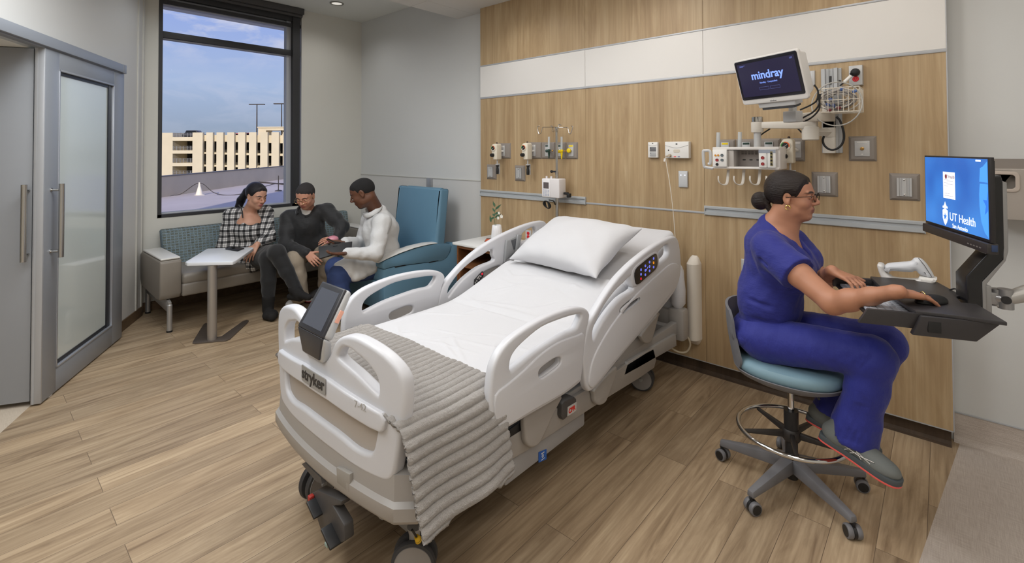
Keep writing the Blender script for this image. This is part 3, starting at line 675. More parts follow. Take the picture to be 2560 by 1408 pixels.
# raised outer skin on each rail below the hand opening
skin_f = [(1240, 1066), (1228, 1045), (1226, 985), (1262, 952), (1300, 920), (1340, 882), (1385, 852), (1430, 836), (1449, 833), (1444, 890), (1438, 942), (1433, 950), (1393, 981), (1315, 1025), (1251, 1064)]
skin_h = [(1467, 966), (1461, 950), (1470, 900), (1494, 850), (1530, 795), (1580, 735), (1640, 680), (1668, 658), (1687, 662), (1684, 695), (1673, 722), (1640, 765), (1600, 813), (1556, 865), (1518, 909), (1491, 943), (1476, 961)]
for k, pts, sl in (('f', skin_f, foot_s), ('h', skin_h, head_s)):
    for sd in (1, -1):
        r, X = rails[k, sd]
        b = plate(trace(pts, RX), [trace(sl, RX)], .014, .0065, MX(X+.021*sd), 3); bp_('rail_skin', b, M_bed, r)
# control panels ------------------------------------------------
r, X = rails['h', 1]
cp = [(1577, 674), (1600, 652), (1626, 633.5), (1632, 640), (1632.6, 661), (1626, 674), (1604, 693), (1584, 709), (1577, 702)]
big = [(1572, 672), (1600, 645), (1628, 627), (1638, 636), (1638, 664), (1628, 680), (1602, 702), (1580, 717), (1572, 706)]
b = plate(trace(big, RX, 4), [], .05, .012, MX(X), 3); bp_('panel_housing', b, M_bed, r)
CPM = mat('glossy black panel', (26, 24, 30), .15)
b = plate(trace(cp, RX, 4), [], .006, .002, MX(X+.026), 2); q = bp_('control_panel', b, CPM, bed)
M_blue = mat('blue backlit icons', (120, 130, 235), .4, emit=((120, 130, 245), .9)); M_red = mat('red backlit icon', (220, 40, 60), .4, emit=((225, 30, 50), .8)); M_amb = mat('amber backlit icon', (240, 150, 30), .4, emit=((245, 150, 30), .9))
def ring(m, c, r, w=.0012, X=0): 
    c = V(c); m.tube([c+V((0, math.cos(a)*r, math.sin(a)*r)) for a in [2*PI*k/16 for k in range(16)]], w, 6, closed=True)
m = MB(); m2 = MB(); m3 = MB()
e0 = at(1589, 694, 0, RX); eu = at(1621, 665, 0, RX)-e0; ev = at(1589, 680, 0, RX)-e0
for i in range(4):
    for j in range(3):
        c_ = e0+eu*(i/3.+.04)+ev*(j*.8-.15); c_.x = X+.030
        t_ = m2 if (i, j) == (0, 0) else (m3 if (i, j) == (3, 1) else m)
        ring(t_, c_, .0062); t_.box(c_, (.001, .005, .0016))
c_ = e0+eu*.5+ev*.65; c_.x = X+.030; m.box(c_, (.001, .03, .003), rot=Matrix.Rotation(.6, 4, 'X'))
bp_('blue_icons', m, M_blue, q); bp_('red_icon', m2, M_red, q); bp_('amber_icon', m3, M_amb, q)
# inner patient control plate on the far head rail
r, X = rails['h', -1]; Xi = X+.021
ip = [at(x, y, 0, Xi) for x, y in ((1185, 699), (1184, 712), (1188, 714), (1208, 691), (1208, 680), (1205, 678))]
m = MB(); m.poly([(p.y, p.z) for p in ip], Xi-.002, Xi+.0035, 0, .001); q = bp_('nurse_call_plate', m, mat('charcoal plate', (52, 52, 55), .3), bed)
m = MB(); m2 = MB()
for x, y in ((1188.5, 707), (1192, 702.5), (1198, 697), (1202, 691)):
    c_ = at(x, y, 0, Xi+.004); ring(m, c_, .0048)
c_ = at(1196, 693, 0, Xi+.004); m.box(c_, (.001, .03, .006), rot=Matrix.Rotation(.6, 4, 'X')); c_ = at(1205.5, 685, 0, Xi+.004); m2.ball(c_, (.0015, .0075, .0075))
bp_('white_icons', m, M_white, q); bp_('red_icon', m2, M_red, q)
# hook bracket on the far head rail (grey)
m = MB(); m.poly([(p.y, p.z) for p in [at(x, y, 0, Xi) for x, y in ((1258, 655), (1264, 604), (1298, 586), (1300, 590), (1290, 628))]], Xi-.004, Xi+.008, 0, .003)
m.poly([(p.y, p.z) for p in [at(x, y, 0, Xi) for x, y in ((1262, 600), (1272, 600), (1280, 630), (1268, 640), (1257, 655))]], Xi, Xi+.022, 0, .003)
m.poly([(p.y, p.z) for p in [at(x, y, 0, Xi) for x, y in ((1290, 586), (1300, 586), (1292, 622), (1284, 628))]], Xi, Xi+.022, 0, .003)
bp_('line_holder', m, mat('mid grey plastic', (150, 152, 154), .45), bed)
m = MB(); m.poly([(p.y, p.z) for p in [at(x, y, 0, Xi) for x, y in ((1271, 603), (1288, 596), (1286, 622), (1279, 625))]], Xi+.007, Xi+.011, 0, .001); bp_('holder_insert', m, mat('slate plastic', (88, 90, 94), .4), bed)
# rail support arms ---------------------------------------------
arms = {'foot_rail_arm': [(1314, 1020), (1398, 985), (1380, 1030), (1352, 1090), (1340, 1110), (1325, 1117), (1312, 1110), (1307, 1085)],
        'head_rail_arm': [(1483, 968), (1535, 915), (1532, 945), (1517, 985), (1509, 1004), (1495, 1012), (1484, 1006), (1481, 988)],
        'head_rail_arm_upper': [(1601, 832), (1640, 785), (1636, 812), (1627, 845), (1621, 856), (1611, 858), (1602, 850)]}
for nm, pts in arms.items():
    for sd in (1, -1):
        X = -1.335 if sd > 0 else 2*BX+1.335
        b = plate(trace(pts, -1.335), [], .03, .01, MX(X), 3); bp_('rail_arm', b, M_bed2)
# frame ----------------------------------------------------------
def side_poly(pts, X0, X1, name, mt, bev=.004, both=True, par=bed):
    for sd in ((1, -1) if both else (1,)):
        m = MB(); P = [(p.y, p.z) for p in [at(x, y, 0, max(X0, X1)) for x, y in pts]]
        a, b = (X0, X1) if sd > 0 else (2*BX-X0, 2*BX-X1)
        m.poly(P, min(a, b), max(a, b), 0, bev); bp_(name, m, mt, par)
m = MB()
for sd in (1, -1):
    x = BX+sd*.44
    m.bb((x-.022, 1.02, .335), (x+.022, 3.24, .42), .006)
for y in (1.05, 1.55, 2.1, 2.6, 3.2): m.bb((BX-.44, y-.03, .34), (BX+.44, y+.03, .40), .004)
bp_('main_frame', m, M_bed3)
side_poly([(1170, 1214), (1315, 1129), (1450, 1040), (1535, 985), (1600, 945), (1636, 920), (1641, 900), (1634, 872), (1618, 880), (1450, 985), (1170, 1160)], -1.35, -1.375, 'lower_skirt', M_bed2, .004)
m = MB(); m.bb((BX-.42, 1.05, .43), (BX+.42, 2.02, .50), .01); bp_('foot_deck', m, M_bed3)
m = MB(); m.box((0, 0, 0), (.84, 1.25, .06), .01); R_ = Matrix.Translation((BX, 2.62, .585)) @ Matrix.Rotation(math.radians(16), 4, 'X'); m.xf(R_); bp_('back_deck', m, M_bed3)
side_poly([(1530, 985), (1498, 965), (1605, 818), (1640, 770), (1650, 785), (1620, 850), (1560, 940)], -1.37, -1.40, 'back_lift_arm', M_bed3)
side_poly([(1570, 905), (1690, 835), (1692, 865), (1600, 918), (1560, 940)], -1.35, -1.40, 'head_beam', M_bed3)
m = MB(); m.bb((BX-.42, 1.5, .205), (BX+.46, 2.1, .32), .01); q = bp_('battery_box', m, mat('box grey', (158, 158, 160), .45))
m = MB(); p = [at(x, y, 0, BX+.461) for x, y in ((1346, 1131), (1366, 1123), (1366, 1148), (1346, 1157))]; m.hexa(p+[v+V((.0012, 0, 0)) for v in p]); bp_('blue_sticker', m, mat('blue label', (30, 92, 178), .4), q)
sc_ = (p[0]+p[1]+p[2]+p[3])/4; m = MB(); ring(m, sc_+V((.002, 0, .0)), .006, .0014); m.box(sc_+V((.002, 0, .013)), (.001, .022, .004)); m.box(sc_+V((.002, 0, -.014)), (.001, .026, .002)); bp_('sticker_print', m, M_white, q)
# CPR release handle
m = MB(); cpX = -1.325
P = [at(x, y, 0, cpX) for x, y in ((1405, 1012), (1412, 1003), (1436, 992), (1442, 998), (1441, 1018), (1420, 1042), (1409, 1052), (1404, 1042))]
m.poly([(v.y, v.z) for v in P], cpX-.05, cpX, 0, .006); q = bp_('cpr_handle', m, M_bedd)
pc = at(1429.5, 1024, 0, cpX+.001); e1 = (at(1441, 1015, 0, cpX)-at(1419, 1033, 0, cpX)).normalized()
m = MB(); m.poly([(v.y, v.z) for v in [at(x, y, 0, cpX) for x, y in ((1419, 1018), (1441, 1005), (1440, 1026), (1434, 1031), (1418, 1041))]], cpX, cpX+.0015, 0); bp_('cpr_plate', m, mat('pale grey plate', (190, 190, 188), .4), q)
b = text_bm('CPR', .030, .0005, basis((cpX+.0022, pc.y, pc.z), (0, 1, 0), (0, 0, 1)), bold=.0012); bp_('cpr_lettering', b, mat('red print', (205, 48, 40), .5), q)
# hinge plate beside the foot deck (dark)
side_poly([(1240, 1115), (1250, 1092), (1310, 1050), (1318, 1030), (1320, 1075)], -1.352, -1.36, 'dark_cover', M_dark, .001)
# head end -------------------------------------------------------
m = MB(); m.bb((BX-.50, 3.26, .28), (BX-.38, 3.36, .50), .02); m.bb((BX+.38, 3.26, .28), (BX+.50, 3.36, .50), .025); m.bb((BX-.46, 3.27, .36), (BX+.46, 3.34, .48), .01); bp_('head_bumper', m, M_bed2)
b = plate([(BX+x, z) for x, z in rrect(.94, .36, .09, 6, 0, .64)], [], .035, .012, Matrix(((1, 0, 0, 0), (0, 0, -1, 3.34), (0, 1, 0, 0), (0, 0, 0, 1))), 3); bp_('headboard', b, M_bed)
for sd in (1, -1): m = MB(); m.lathe([(.03, .50), (.05, .53), (.052, .62), (.04, .74), (.02, .78)], (BX+.44*sd, 3.31, 0), n=20); bp_('headboard_post', m, M_bed)
for z_, y_ in ((.36, 3.1), (.43, 3.2)):
    pass
# base and casters -----------------------------------------------
m = MB(); m.bb((BX-.30, 1.15, .12), (BX+.30, 3.1, .17), .01); m.bb((BX-.1, 1.3, .16), (BX+.1, 1.45, .36), .01); m.bb((BX-.1, 2.75, .16), (BX+.1, 2.9, .36), .01)
bp_('base_frame', m, M_bed3)
M_tyre = mat('grey tyre', (62, 62, 64), .6); M_disc = mat('wheel disc', (150, 146, 143), .4)
for nm, x, y, an, rr in (('a', -1.49, 1.13, -48, .082), ('b', -2.17, 1.10, 8, .08), ('c', -1.52, 3.02, -72, .08), ('d', -2.16, 3.02, -20, .08)):
    ax = V((math.cos(math.radians(an)), math.sin(math.radians(an)), 0)); c_ = V((x, y, rr))
    m = MB()
    for s in (-1, 1): m.lathe([(rr-.012, -.013), (rr-.003, -.011), (rr, -.004), (rr, .004), (rr-.003, .011), (rr-.012, .013)], c_+ax*.024*s, ax, 36)
    q = bp_('caster', m, M_tyre)
    m = MB()
    for s in (-1, 1): m.lathe([(.0, .0), (rr-.014, .0), (rr-.013, .002), (rr-.012, -.004)], c_+ax*.0375*s, ax*s, 36)
    bp_('wheel_cover', m, M_disc, q)
    m = MB(); m.cyl(c_-ax*.05, c_+ax*.05, .012); m.tube([c_-ax*0+V((0, 0, .0)), c_+V((0, 0, .085)), V((x, y, .2))], [.02, .02, .028], 14); bp_('caster_fork', m, M_bed3, q)
# yellow cable end at the near foot caster
m = MB(); a, b_2 = at(1030, 1325, 0, -1.38), at(1041, 1342, 0, -1.38); m.tube([a, b_2], .004, 8); bp_('dock_cable', m, M_dark)
m = MB(); d_ = (b_2-a).normalized(); m.tube([b_2, b_2+d_*.02], [.008, .013], 16); q = bp_('cable_plug', m, mat('yellow plastic', (222, 178, 30), .5)); m = MB(); m.tube([b_2+d_*.014, b_2+d_*.036], [.012, .009], 16); m.ball(b_2+d_*.037, .007); bp_('plug_tip', m, M_dark, q)
# foot end hood ---------------------------------------------------
def bow(x, y0, d=.05, h=.48): return y0+d*((x-BX)/h)**2
def plan(w, y0, y1, inset, n=18, rr=.06):
    pts = []
    for k in range(n+1):
        u = -1+2*k/n; x = BX+u*(w/2-inset); pts.append((x, bow(x, y0, .05, w/2)+inset+(.045*max(0, (abs(u)-.86)/.14)**2)))
    return pts+[(BX+w/2-inset, y1), (BX-w/2+inset, y1)]
lv = [(.515, .03), (.508, .006), (.46, .002), (.425, .0), (.412, -.014), (.37, -.014), (.355, -.006), (.318, .035), (.306, .05)]
m = MB(); rings = []
for z, ins in lv: rings.append([m.b.verts.new((x, y, z)) for x, y in plan(1.0, .925, 1.12, ins)])
for A, B in zip(rings[:-1], rings[1:]):
    for k in range(len(A)): m.b.faces.new([A[k], A[(k+1) % len(A)], B[(k+1) % len(A)], B[k]])
m.b.faces.new(rings[0]); m.b.faces.new(rings[-1][::-1])
bp_('foot_hood', m, M_bed2, ang=30)
def bowbm(b, y0, d=.05, h=.48, n=24, hw=.5):
    for k in range(1, n):
        x = BX-hw+2*hw*k/n
        bmesh.ops.bisect_plane(b, geom=list(b.verts)+list(b.edges)+list(b.faces), plane_co=(x, 0, 0), plane_no=(1, 0, 0))
    for v in b.verts: v.co.y += bow(v.co.x, y0, d, h)
    return b
def atb(px, py, y0=.935, d=.05):
    y = y0
    for _ in range(8): p = at(px, py, 1, y); y = bow(p.x, y0, d)
    return p
# hood latch and side slot
m = MB(); p = [atb(x, y, .92) for x, y in ((846, 1165), (880, 1183), (881, 1232), (848, 1205))]; m.hexa([v+V((0, .01, 0)) for v in p]+[v+V((0, -.010, 0)) for v in p], .004); bp_('latch_flap', m, mat('latch grey', (150, 146, 140), .4))
m = MB(); p = [atb(x, y, .93) for x, y in ((765, 1155), (772, 1152), (812, 1190), (815, 1205), (800, 1200))]; 
m.poly([(v.x, v.z) for v in p], .915, .96, 1); 
bp_('dark_slot', m, M_bedd)
XZ = Matrix(((1, 0, 0, 0), (0, 0, -1, 0), (0, 1, 0, 0), (0, 0, 0, 1)))
def half(pts):  # trace right half then mirror about the bed's axis
    P = [atb(x, y) for x, y in pts]; return [(p.x, p.z) for p in P]
R_out = half([(815, 901), (829, 886), (838, 862), (850, 846), (868, 839), (893, 842), (928.5, 859.8), (964, 884.6), (992.4, 913), (1010, 941.4), (1016, 972), (1015.5, 1019.5), (1006.6, 1083.4), (994, 1165), (988, 1187), (974.7, 1201), (950, 1196), (893, 1166), (830, 1120)])
def sm2(pts, n=4, closed=True): return [(p.x, p.y) for p in crv([(a, b, 0) for a, b in pts], n, closed)]
def mirror_full(P): 
    P = [p for p in P if p[0] > BX-.02]
    return P+[(2*BX-x, z) for x, z in reversed(P)]
full = sm2(mirror_full(R_out), 3)
hr = half([(849, 892), (852, 880), (862, 868), (878.8, 871), (898.7, 887), (918.6, 903), (934.5, 922.8), (946.5, 942.7), (951, 962.6), (950, 984), (945, 982), (928.6, 966.6), (898.7, 936.7), (870.9, 912.9), (856, 900)])
hl = [(2*BX-x, z) for x, z in reversed(hr)]
lowz = min(z for x, z in R_out); 
inner = half([(835, 955), (880, 990), (925, 1022), (935, 1035), (950, 1045), (942, 1105), (936, 1125), (925, 1131), (893, 1118), (840, 1075)])
inn = sm2([p for p in inner]+[(2*BX-x, z) for x, z in reversed(inner)], 3)
b = plate(full, [sm2(hr, 3), sm2(hl, 3), inn], .05, .014, XZ, 4); q = bp_('footboard', bowbm(b, .95), M_bed)
b = plate([(BX+(x-BX)*1.03, z+(.012 if z > .7 else -.012)) for x, z in inn], [], .02, .004, XZ, 2); bp_('recessed_panel', bowbm(b, .955), mat('panel taupe', (176, 168, 160), .45), q)
up = half([(815, 925), (850, 905), (890, 940), (950, 1000), (952, 1030), (880, 985), (830, 950)])
# band with the maker's plate
bz = [atb(x, y, .92) for x, y in ((826, 948), (940, 1022), (958, 1032), (967, 1052), (964, 1074), (957, 1080), (930, 1068), (826, 1000))]
bp2 = [(p.x, p.z) for p in bz]; band = [p for p in bp2]+[(2*BX-x, z) for x, z in reversed(bp2)]
b = plate(band, [], .035, .008, XZ, 3); bp_('footboard_band', bowbm(b, .925), M_bed, q)
zc_ = sum(p[1] for p in (bp2[0], bp2[-1]))/2
m = MB(); b = plate(rrect(.19, .062, .006), [], .004, .0012, XZ @ Matrix.Translation((BX+.0, zc_+.012, 0))); m.add(bowbm(b, .9045)); q2 = bp_('name_plate', m, mat('name plate grey', (150, 149, 147), .4), q)
b = text_bm('stryker', .062, .0008, XZ @ Matrix.Translation((BX, zc_+.014, 0)), bold=.001); bp_('stryker_lettering', bowbm(b, .9015), mat('charcoal print', (48, 46, 46), .5), q2)
b = text_bm('7-42', .035, .0004, XZ @ Matrix.Translation((BX+.30, zc_+.004, 0))); bp_('engraved_mark', bowbm(b, .9065), mat('faint print', (178, 176, 174), .5), q)
# foot pedal ------------------------------------------------------
pdl = lambda x, y: at(x, y, 1, .93)
m = MB(); pts = [pdl(x, y) for x, y in ((782, 1232), (800, 1222), (860, 1250), (858, 1262), (838, 1262), (866, 1310), (868, 1350), (835, 1364), (820, 1360), (800, 1300))]
m.poly([(p.x, p.z) for p in pts], .92, .96, 1, .006); q = bp_('brake_pedal', m, M_bedd)
m = MB(); m.box(pdl(803, 1262)+V((0, -.02, 0)), (.07, .05, .012), .004, rot=Matrix.Rotation(.5, 4, 'Y')); bp_('pedal_pad', m, M_dark, q); m = MB(); m.box(pdl(845, 1330)+V((0, -.02, 0)), (.08, .06, .012), .004, rot=Matrix.Rotation(.5, 4, 'Y')); bp_('pedal_pad', m, M_dark, q)
m = MB(); m.box(pdl(790, 1238)+V((0, -.02, 0)), (.02, .02, .02), .003); bp_('red_tip', m, mat('red plastic', (170, 52, 44), .5), q); m = MB(); m.box(pdl(833, 1352)+V((0, -.02, 0)), (.022, .02, .014), .003); bp_('green_tip', m, mat('pale green plastic', (150, 168, 160), .5), q)
m = MB(); p_ = [pdl(x, y) for x, y in ((872, 1278), (922, 1318), (912, 1330), (905, 1326))]; m.poly([(p.x, p.z) for p in p_], 1.0, 1.01, 1); bp_('hanging_flap', m, M_bed3)
# touch screen pod -------------------------------------------------
sx0, sx1 = BX-.12, BX+.09
T0, T1 = V((0, .90, .895)), V((0, 1.0, 1.055)); B0 = V((0, .905, .800))
m = MB(); nrm = V((0, -(T1-T0).z, (T1-T0).y)).normalized()
def pq(x, v, off=0, n_=nrm): return V((x, v.y, v.z))+n_*off
m.hexa([pq(sx0, T0, -.045), pq(sx1, T0, -.045), pq(sx1-.01, T1, -.035), pq(sx0+.01, T1, -.035), pq(sx0, T0, -.004), pq(sx1, T0, -.004), pq(sx1-.008, T1, -.004), pq(sx0+.008, T1, -.004)], .015, 3)
m.hexa([V((sx0+.035, B0.y+.05, B0.z-.01)), V((sx1-.035, B0.y+.05, B0.z-.01)), pq(sx1-.004, T0, -.045), pq(sx0+.004, T0, -.045), V((sx0+.03, B0.y+.006, B0.z-.012)), V((sx1-.03, B0.y+.006, B0.z-.012)), pq(sx1-.0, T0, -.003), pq(sx0+.0, T0, -.003)], .01, 3)
q = bp_('screen_pod', m, mat('pod silver grey', (190, 192, 194), .35, .1))
m = MB(); m.hexa([pq(sx0+.002, T0, -.010), pq(sx1-.006, T0, -.010), pq(sx1-.014, T1, -.010), pq(sx0+.01, T1, -.010), pq(sx0+.002, T0, .004), pq(sx1-.006, T0, .004), pq(sx1-.016, T1, .004), pq(sx0+.012, T1, .004)], .0068, 3)
m.hexa([V((sx0+.04, B0.y+.012, B0.z)), V((sx1-.045, B0.y+.012, B0.z)), pq(sx1-.006, T0, -.012), pq(sx0+.002, T0, -.012), V((sx0+.034, B0.y-.002, B0.z)), V((sx1-.04, B0.y-.002, B0.z)), pq(sx1-.006, T0, .003), pq(sx0+.002, T0, .003)], .006, 3)
bp_('screen_bezel', m, mat('bezel charcoal', (52, 53, 58), .35), q)
u0 = T0.lerp(T1, .1); u1 = T0.lerp(T1, .88)
m = MB(); m.hexa([pq(sx0+.028, u0, .0042), pq(sx1-.03, u0, .0042), pq(sx1-.036, u1, .0042), pq(sx0+.034, u1, .0042), pq(sx0+.028, u0, .005), pq(sx1-.03, u0, .005), pq(sx1-.036, u1, .005), pq(sx0+.034, u1, .005)]); bp_('touch_display', m, mat('display slate', (84, 88, 98), .2), q)
m = MB(); m.box((BX+.035, B0.y-.0, .86), (.005, .004, .008), .001); bp_('amber_indicator', m, M_amb, q)
m = MB(); a_2 = T0.lerp(T1, .45); m.hexa([pq(sx1-.003, T0.lerp(T1, .35), -.03), pq(sx1-.003, T0.lerp(T1, .6), -.03), pq(sx1-.003, T0.lerp(T1, .6), -.012), pq(sx1-.003, T0.lerp(T1, .35), -.012), pq(sx1+.001, T0.lerp(T1, .35), -.03), pq(sx1+.001, T0.lerp(T1, .6), -.03), pq(sx1+.001, T0.lerp(T1, .6), -.012), pq(sx1+.001, T0.lerp(T1, .35), -.012)], .0015)
bp_('status_light', m, mat('soft orange light', (225, 175, 155), .5, emit=((240, 130, 95), .15)), q)
# mattress ---------------------------------------------------------
def prof(y):
    s = y-2.0; return .655+(.0 if s < -.12 else (.31*s if s > .12 else .31*(s+.12)**2/.48))
m = MB(); n_ = 40
def mt_(u, v):
    y = 1.03+v*2.2; return V((BX-.43+.86*u, y, prof(y)-.012))
top = [[m.b.verts.new(mt_(i/8, j/n_)) for j in range(n_+1)] for i in range(9)]
bot = [[m.b.verts.new(mt_(i/8, j/n_)-V((0, 0, .15))) for j in range(n_+1)] for i in range(9)]
for G_, fl_ in ((top, 0), (bot, 1)):
    for i in range(8):
        for j in range(n_): m.b.faces.new([G_[i][j], G_[i+1][j], G_[i+1][j+1], G_[i][j+1]])
for j in range(n_):
    for i in (0, 8): m.b.faces.new([top[i][j], top[i][j+1], bot[i][j+1], bot[i][j]])
for i in range(8):
    for j in (0, n_): m.b.faces.new([top[i][j], top[i+1][j], bot[i+1][j], bot[i][j]])
bp_('mattress', m, mat('mattress grey blue', (120, 128, 138), .6))
# ---------------------------------------------------------------- bedding
def nz3(x, y, z, s): return mnoise.noise(V((x*s, y*s, z*s)))
def drape(name, x0, x1, y0, y1, off, wr, nu=120, nv=140, drop=.12, edge=None, seed=0):
    """cloth lying on the mattress and tucked over both sides"""
    m = MB(); half_ = (x1-x0)/2; cx_ = (x0+x1)/2
    tot = half_+drop
    def f(u, v):
        y = y0+(y1-y0)*v; s = (2*u-1)*tot; a = abs(s); r = .035
        if a < half_-r: x, dz = a, 0
        elif a < half_-r+r*PI/2: t = (a-half_+r)/r; x = half_-r+r*math.sin(t); dz = -r*(1-math.cos(t))
        else: x = half_+.002; dz = -r-(a-(half_-r+r*PI/2))
        w = wr(cx_+math.copysign(x, s), y, s)
        e = edge(v) if edge else 0
        fall = 1 if dz == 0 else .5
        return V((cx_+math.copysign(x+(w*.6 if dz < -.02 else 0), s), y, prof(y)+off+dz+w*fall+e))
    m.grid(f, nu, nv); return m
def wr1(x, y, s):
    w = .007*nz3(x, y, 1, 3.0)+.0035*nz3(x, y*.6, 5, 8)
    for (ax, ay, bx, by, wd, am) in WR:
        dx, dy = bx-ax, by-ay; L_ = dx*dx+dy*dy; t = max(0, min(1, ((x-ax)*dx+(y-ay)*dy)/L_)); d2 = (x-ax-t*dx)**2+(y-ay-t*dy)**2
        w += am*math.exp(-d2/wd**2)*math.sin(PI*min(1, max(.0, t*.96+.02)))
    return w
random.seed(4)
WR = [(-2.28, 1.99, -1.4, 2.03, .012, -.006), (-2.28, 2.03, -1.4, 2.07, .018, .006)]
for k in range(46):
    x = random.uniform(-2.25, -1.4); y = random.uniform(1.4, 2.55); a = random.gauss(.5, .7); l_ = random.uniform(.1, .4)
    WR.append((x, y, x+l_*math.cos(a), y+l_*math.sin(a), random.uniform(.007, .016), random.uniform(.002, .006)*random.choice((1, 1, -1))))
m = drape('s', BX-.445, BX+.445, 1.03, 3.24, -.004, lambda x, y, s: .004*nz3(x, y, 9, 4)+.002*nz3(x, y, 2, 11), 60, 110, .14)
o = m.build('fitted_sheet', M_sheet, ang=180); tag(o, 'white fitted sheet stretched over the mattress, showing at the raised head end', 'bed sheet')
m = drape('s', BX-.455, BX+.455, 1.06, 2.53, .008, wr1, 150, 240, .16, edge=lambda v: (.006*min(1, (1-v)/.02) if v > .9 else .006))
b = m.b
for v in b.verts:
    if v.co.y > 2.5: v.co.y += .012*nz3(v.co.x, 0, 3, 5)
o = m.build('top_sheet', M_sheet, ang=180); tag(o, 'white flat sheet with light creases lying over the middle of the hospital bed', 'bed sheet')
so = o.modifiers.new('s', 'SOLIDIFY'); so.thickness = .004; so.offset = 1
# pillow
m = MB(); Wp, Hp, Tp = .365, .27, .105
def pil(u, v, sg):
    a, b = 2*u-1, 2*v-1
    pin = 1-.10*(1-abs(b)**2.2)*abs(a)**6; pin2 = 1-.12*(1-abs(a)**2.2)*abs(b)**6
    x = a*Wp*pin; y = b*Hp*pin2
    prof_ = ((1-abs(a)**2.6)*(1-abs(b)**2.6)); h = Tp*max(prof_, 0)**.5
    z = sg*h*(1 if sg > 0 else .62)+.0
    ed = 1-min(1, max(prof_, 0)*2)
    z += .009*nz3(x, y, 4, 7)+sg*.004*nz3(x, y, 3, 9)*(1-ed)+.006*nz3(x*1.0, y*.35, 8, 16)*ed+sg*(1-ed)*.006*math.sin(9*a+7*b+3*nz3(x, y, 1, 4))*abs(a*b)
    return V((x, y, z))
for sg in (1, -1): m.grid(lambda u, v: pil(.5+.5*math.sin(PI*(u-.5)), .5+.5*math.sin(PI*(v-.5)), sg), 90, 64)
bmesh.ops.remove_doubles(m.b, verts=list(m.b.verts), dist=.004)
PR = Matrix.Translation((-1.825, 2.675, prof(2.675)+.112)) @ Matrix.Rotation(math.radians(-5), 4, 'Z') @ Matrix.Rotation(math.radians(25), 4, 'X')
m.xf(PR); o = m.build('pillow', M_sheet, ang=180); tag(o, 'plump white pillow resting on the raised head end of the hospital bed', 'pillow')
# ribbed throw
M_throw = mat('plush taupe throw', (186, 179, 173), .95, bump=(420, 1.0), sheen=.6, var=.06, vscale=60)
m = MB()
near = [(-2.262, .655), (-2.255, .675), (-2.235, .685), (-2.1, .688), (-1.9, .69), (-1.7, .69), (-1.5, .688), (-1.38, .682), (-1.325, .66), (-1.295, .60), (-1.275, .53), (-1.262, .46), (-1.248, .40), (-1.24, .375)]
NC = crv([(x, 0, z) for x, z in near], 24)
acc = [0]
for p, q_ in zip(NC[:-1], NC[1:]): acc.append(acc[-1]+(q_-p).length)
TL = acc[-1]
def thr(u, v):
    s = u*TL; i = min(max(np.searchsorted(acc, s)-1, 0), len(NC)-2); f_ = (s-acc[i])/(acc[i+1]-acc[i]); p = NC[i].lerp(NC[i+1], min(max(f_, 0), 1)); t = (NC[i+1]-NC[i]).normalized(); n = V((-t.z, 0, t.x))
    y = .955+.455*v
    hang = max(0, (s-(TL-.32))/.32)
    ph = s/.036*PI+.9*nz3(s*2, y*2.5, 3, 1.2)+.35*hang*nz3(s*9, y*5, 1, 1)
    rib = abs(math.sin(ph))**.6*.0135*min(1, .35+min(v, 1-v)*22)
    wob = .010*nz3(s*4, y*5, 7, 1)+.03*hang*nz3(s*2.0, y*6, 2, 1)+.02*hang*math.sin(y*16)
    fur = .0022*nz3(s*190, y*190, 1, 1)+.0016*nz3(s*80, y*80, 5, 1)
    y2 = y+.006*nz3(s*10, v*3, 4, 1)
    y2 += .005*abs(math.sin(ph))*(1 if v > .5 else -1)*(max(0, abs(v-.5)-.46)/.04)
    return V((p.x, y2, p.z))+n*(rib+wob+fur+.004)
m.grid(thr, 760, 170)
o = m.build('throw_blanket', M_throw, ang=180, norm=False); tag(o, 'ribbed plush taupe throw folded across the foot of the hospital bed', 'blanket'); so = o.modifiers.new('s', 'SOLIDIFY'); so.thickness = .014; so.offset = -1
# ================================================================ SOFA
M_vinyl = mat('taupe vinyl', (134, 127, 118), .42, bump=(40, .05)); M_arm = mat('pale arm cap', (214, 212, 208), .35); M_alu = mat('cast aluminium leg', (176, 174, 172), .35, .6)
def weave_mat():
    m = bpy.data.materials.new('woven check upholstery'); m.use_nodes = True; nt = m.node_tree; b = nt.nodes['Principled BSDF']; b.inputs['Roughness'].default_value = .85
    t = N(nt, 'ShaderNodeTexCoord'); mp = N(nt, 'ShaderNodeMapping'); mp.inputs['Rotation'].default_value = (0, 0, 0); nt.links.new(t.outputs['Object'], mp.inputs[0])
    sx = N(nt, 'ShaderNodeSeparateXYZ'); nt.links.new(mp.outputs[0], sx.inputs[0]); cb = N(nt, 'ShaderNodeCombineXYZ'); nt.links.new(sx.outputs[1], cb.inputs[0]); nt.links.new(sx.outputs[2], cb.inputs[1])
    br = N(nt, 'ShaderNodeTexBrick', offset=.0, i_Scale=1., i_Mortar_Size=.004, i_Mortar_Smooth=.2, i_Brick_Width=.034, i_Row_Height=.026)
    br.inputs['Color1'].default_value = (*lin((96, 100, 92)), 1); br.inputs['Color2'].default_value = (*lin((112, 122, 120)), 1); br.inputs['Mortar'].default_value = (*lin((122, 140, 150)), 1); nt.links.new(cb.outputs[0], br.inputs[0])
    w = N(nt, 'ShaderNodeTexNoise', i_Scale=120, i_Detail=2); nt.links.new(t.outputs['Object'], w.inputs[0]); r = ramp(nt, [(.4, (.75, .78, .8)), (.6, (1.1, 1.1, 1.1))]); nt.links.new(w.outputs[0], r.inputs[0])
    x = N(nt, 'ShaderNodeMix', data_type='RGBA', blend_type='MULTIPLY', n0=1.0); nt.links.new(br.outputs[0], x.inputs[6]); nt.links.new(r.outputs[0], x.inputs[7]); nt.links.new(x.outputs[2], b.inputs['Base Color']); return m
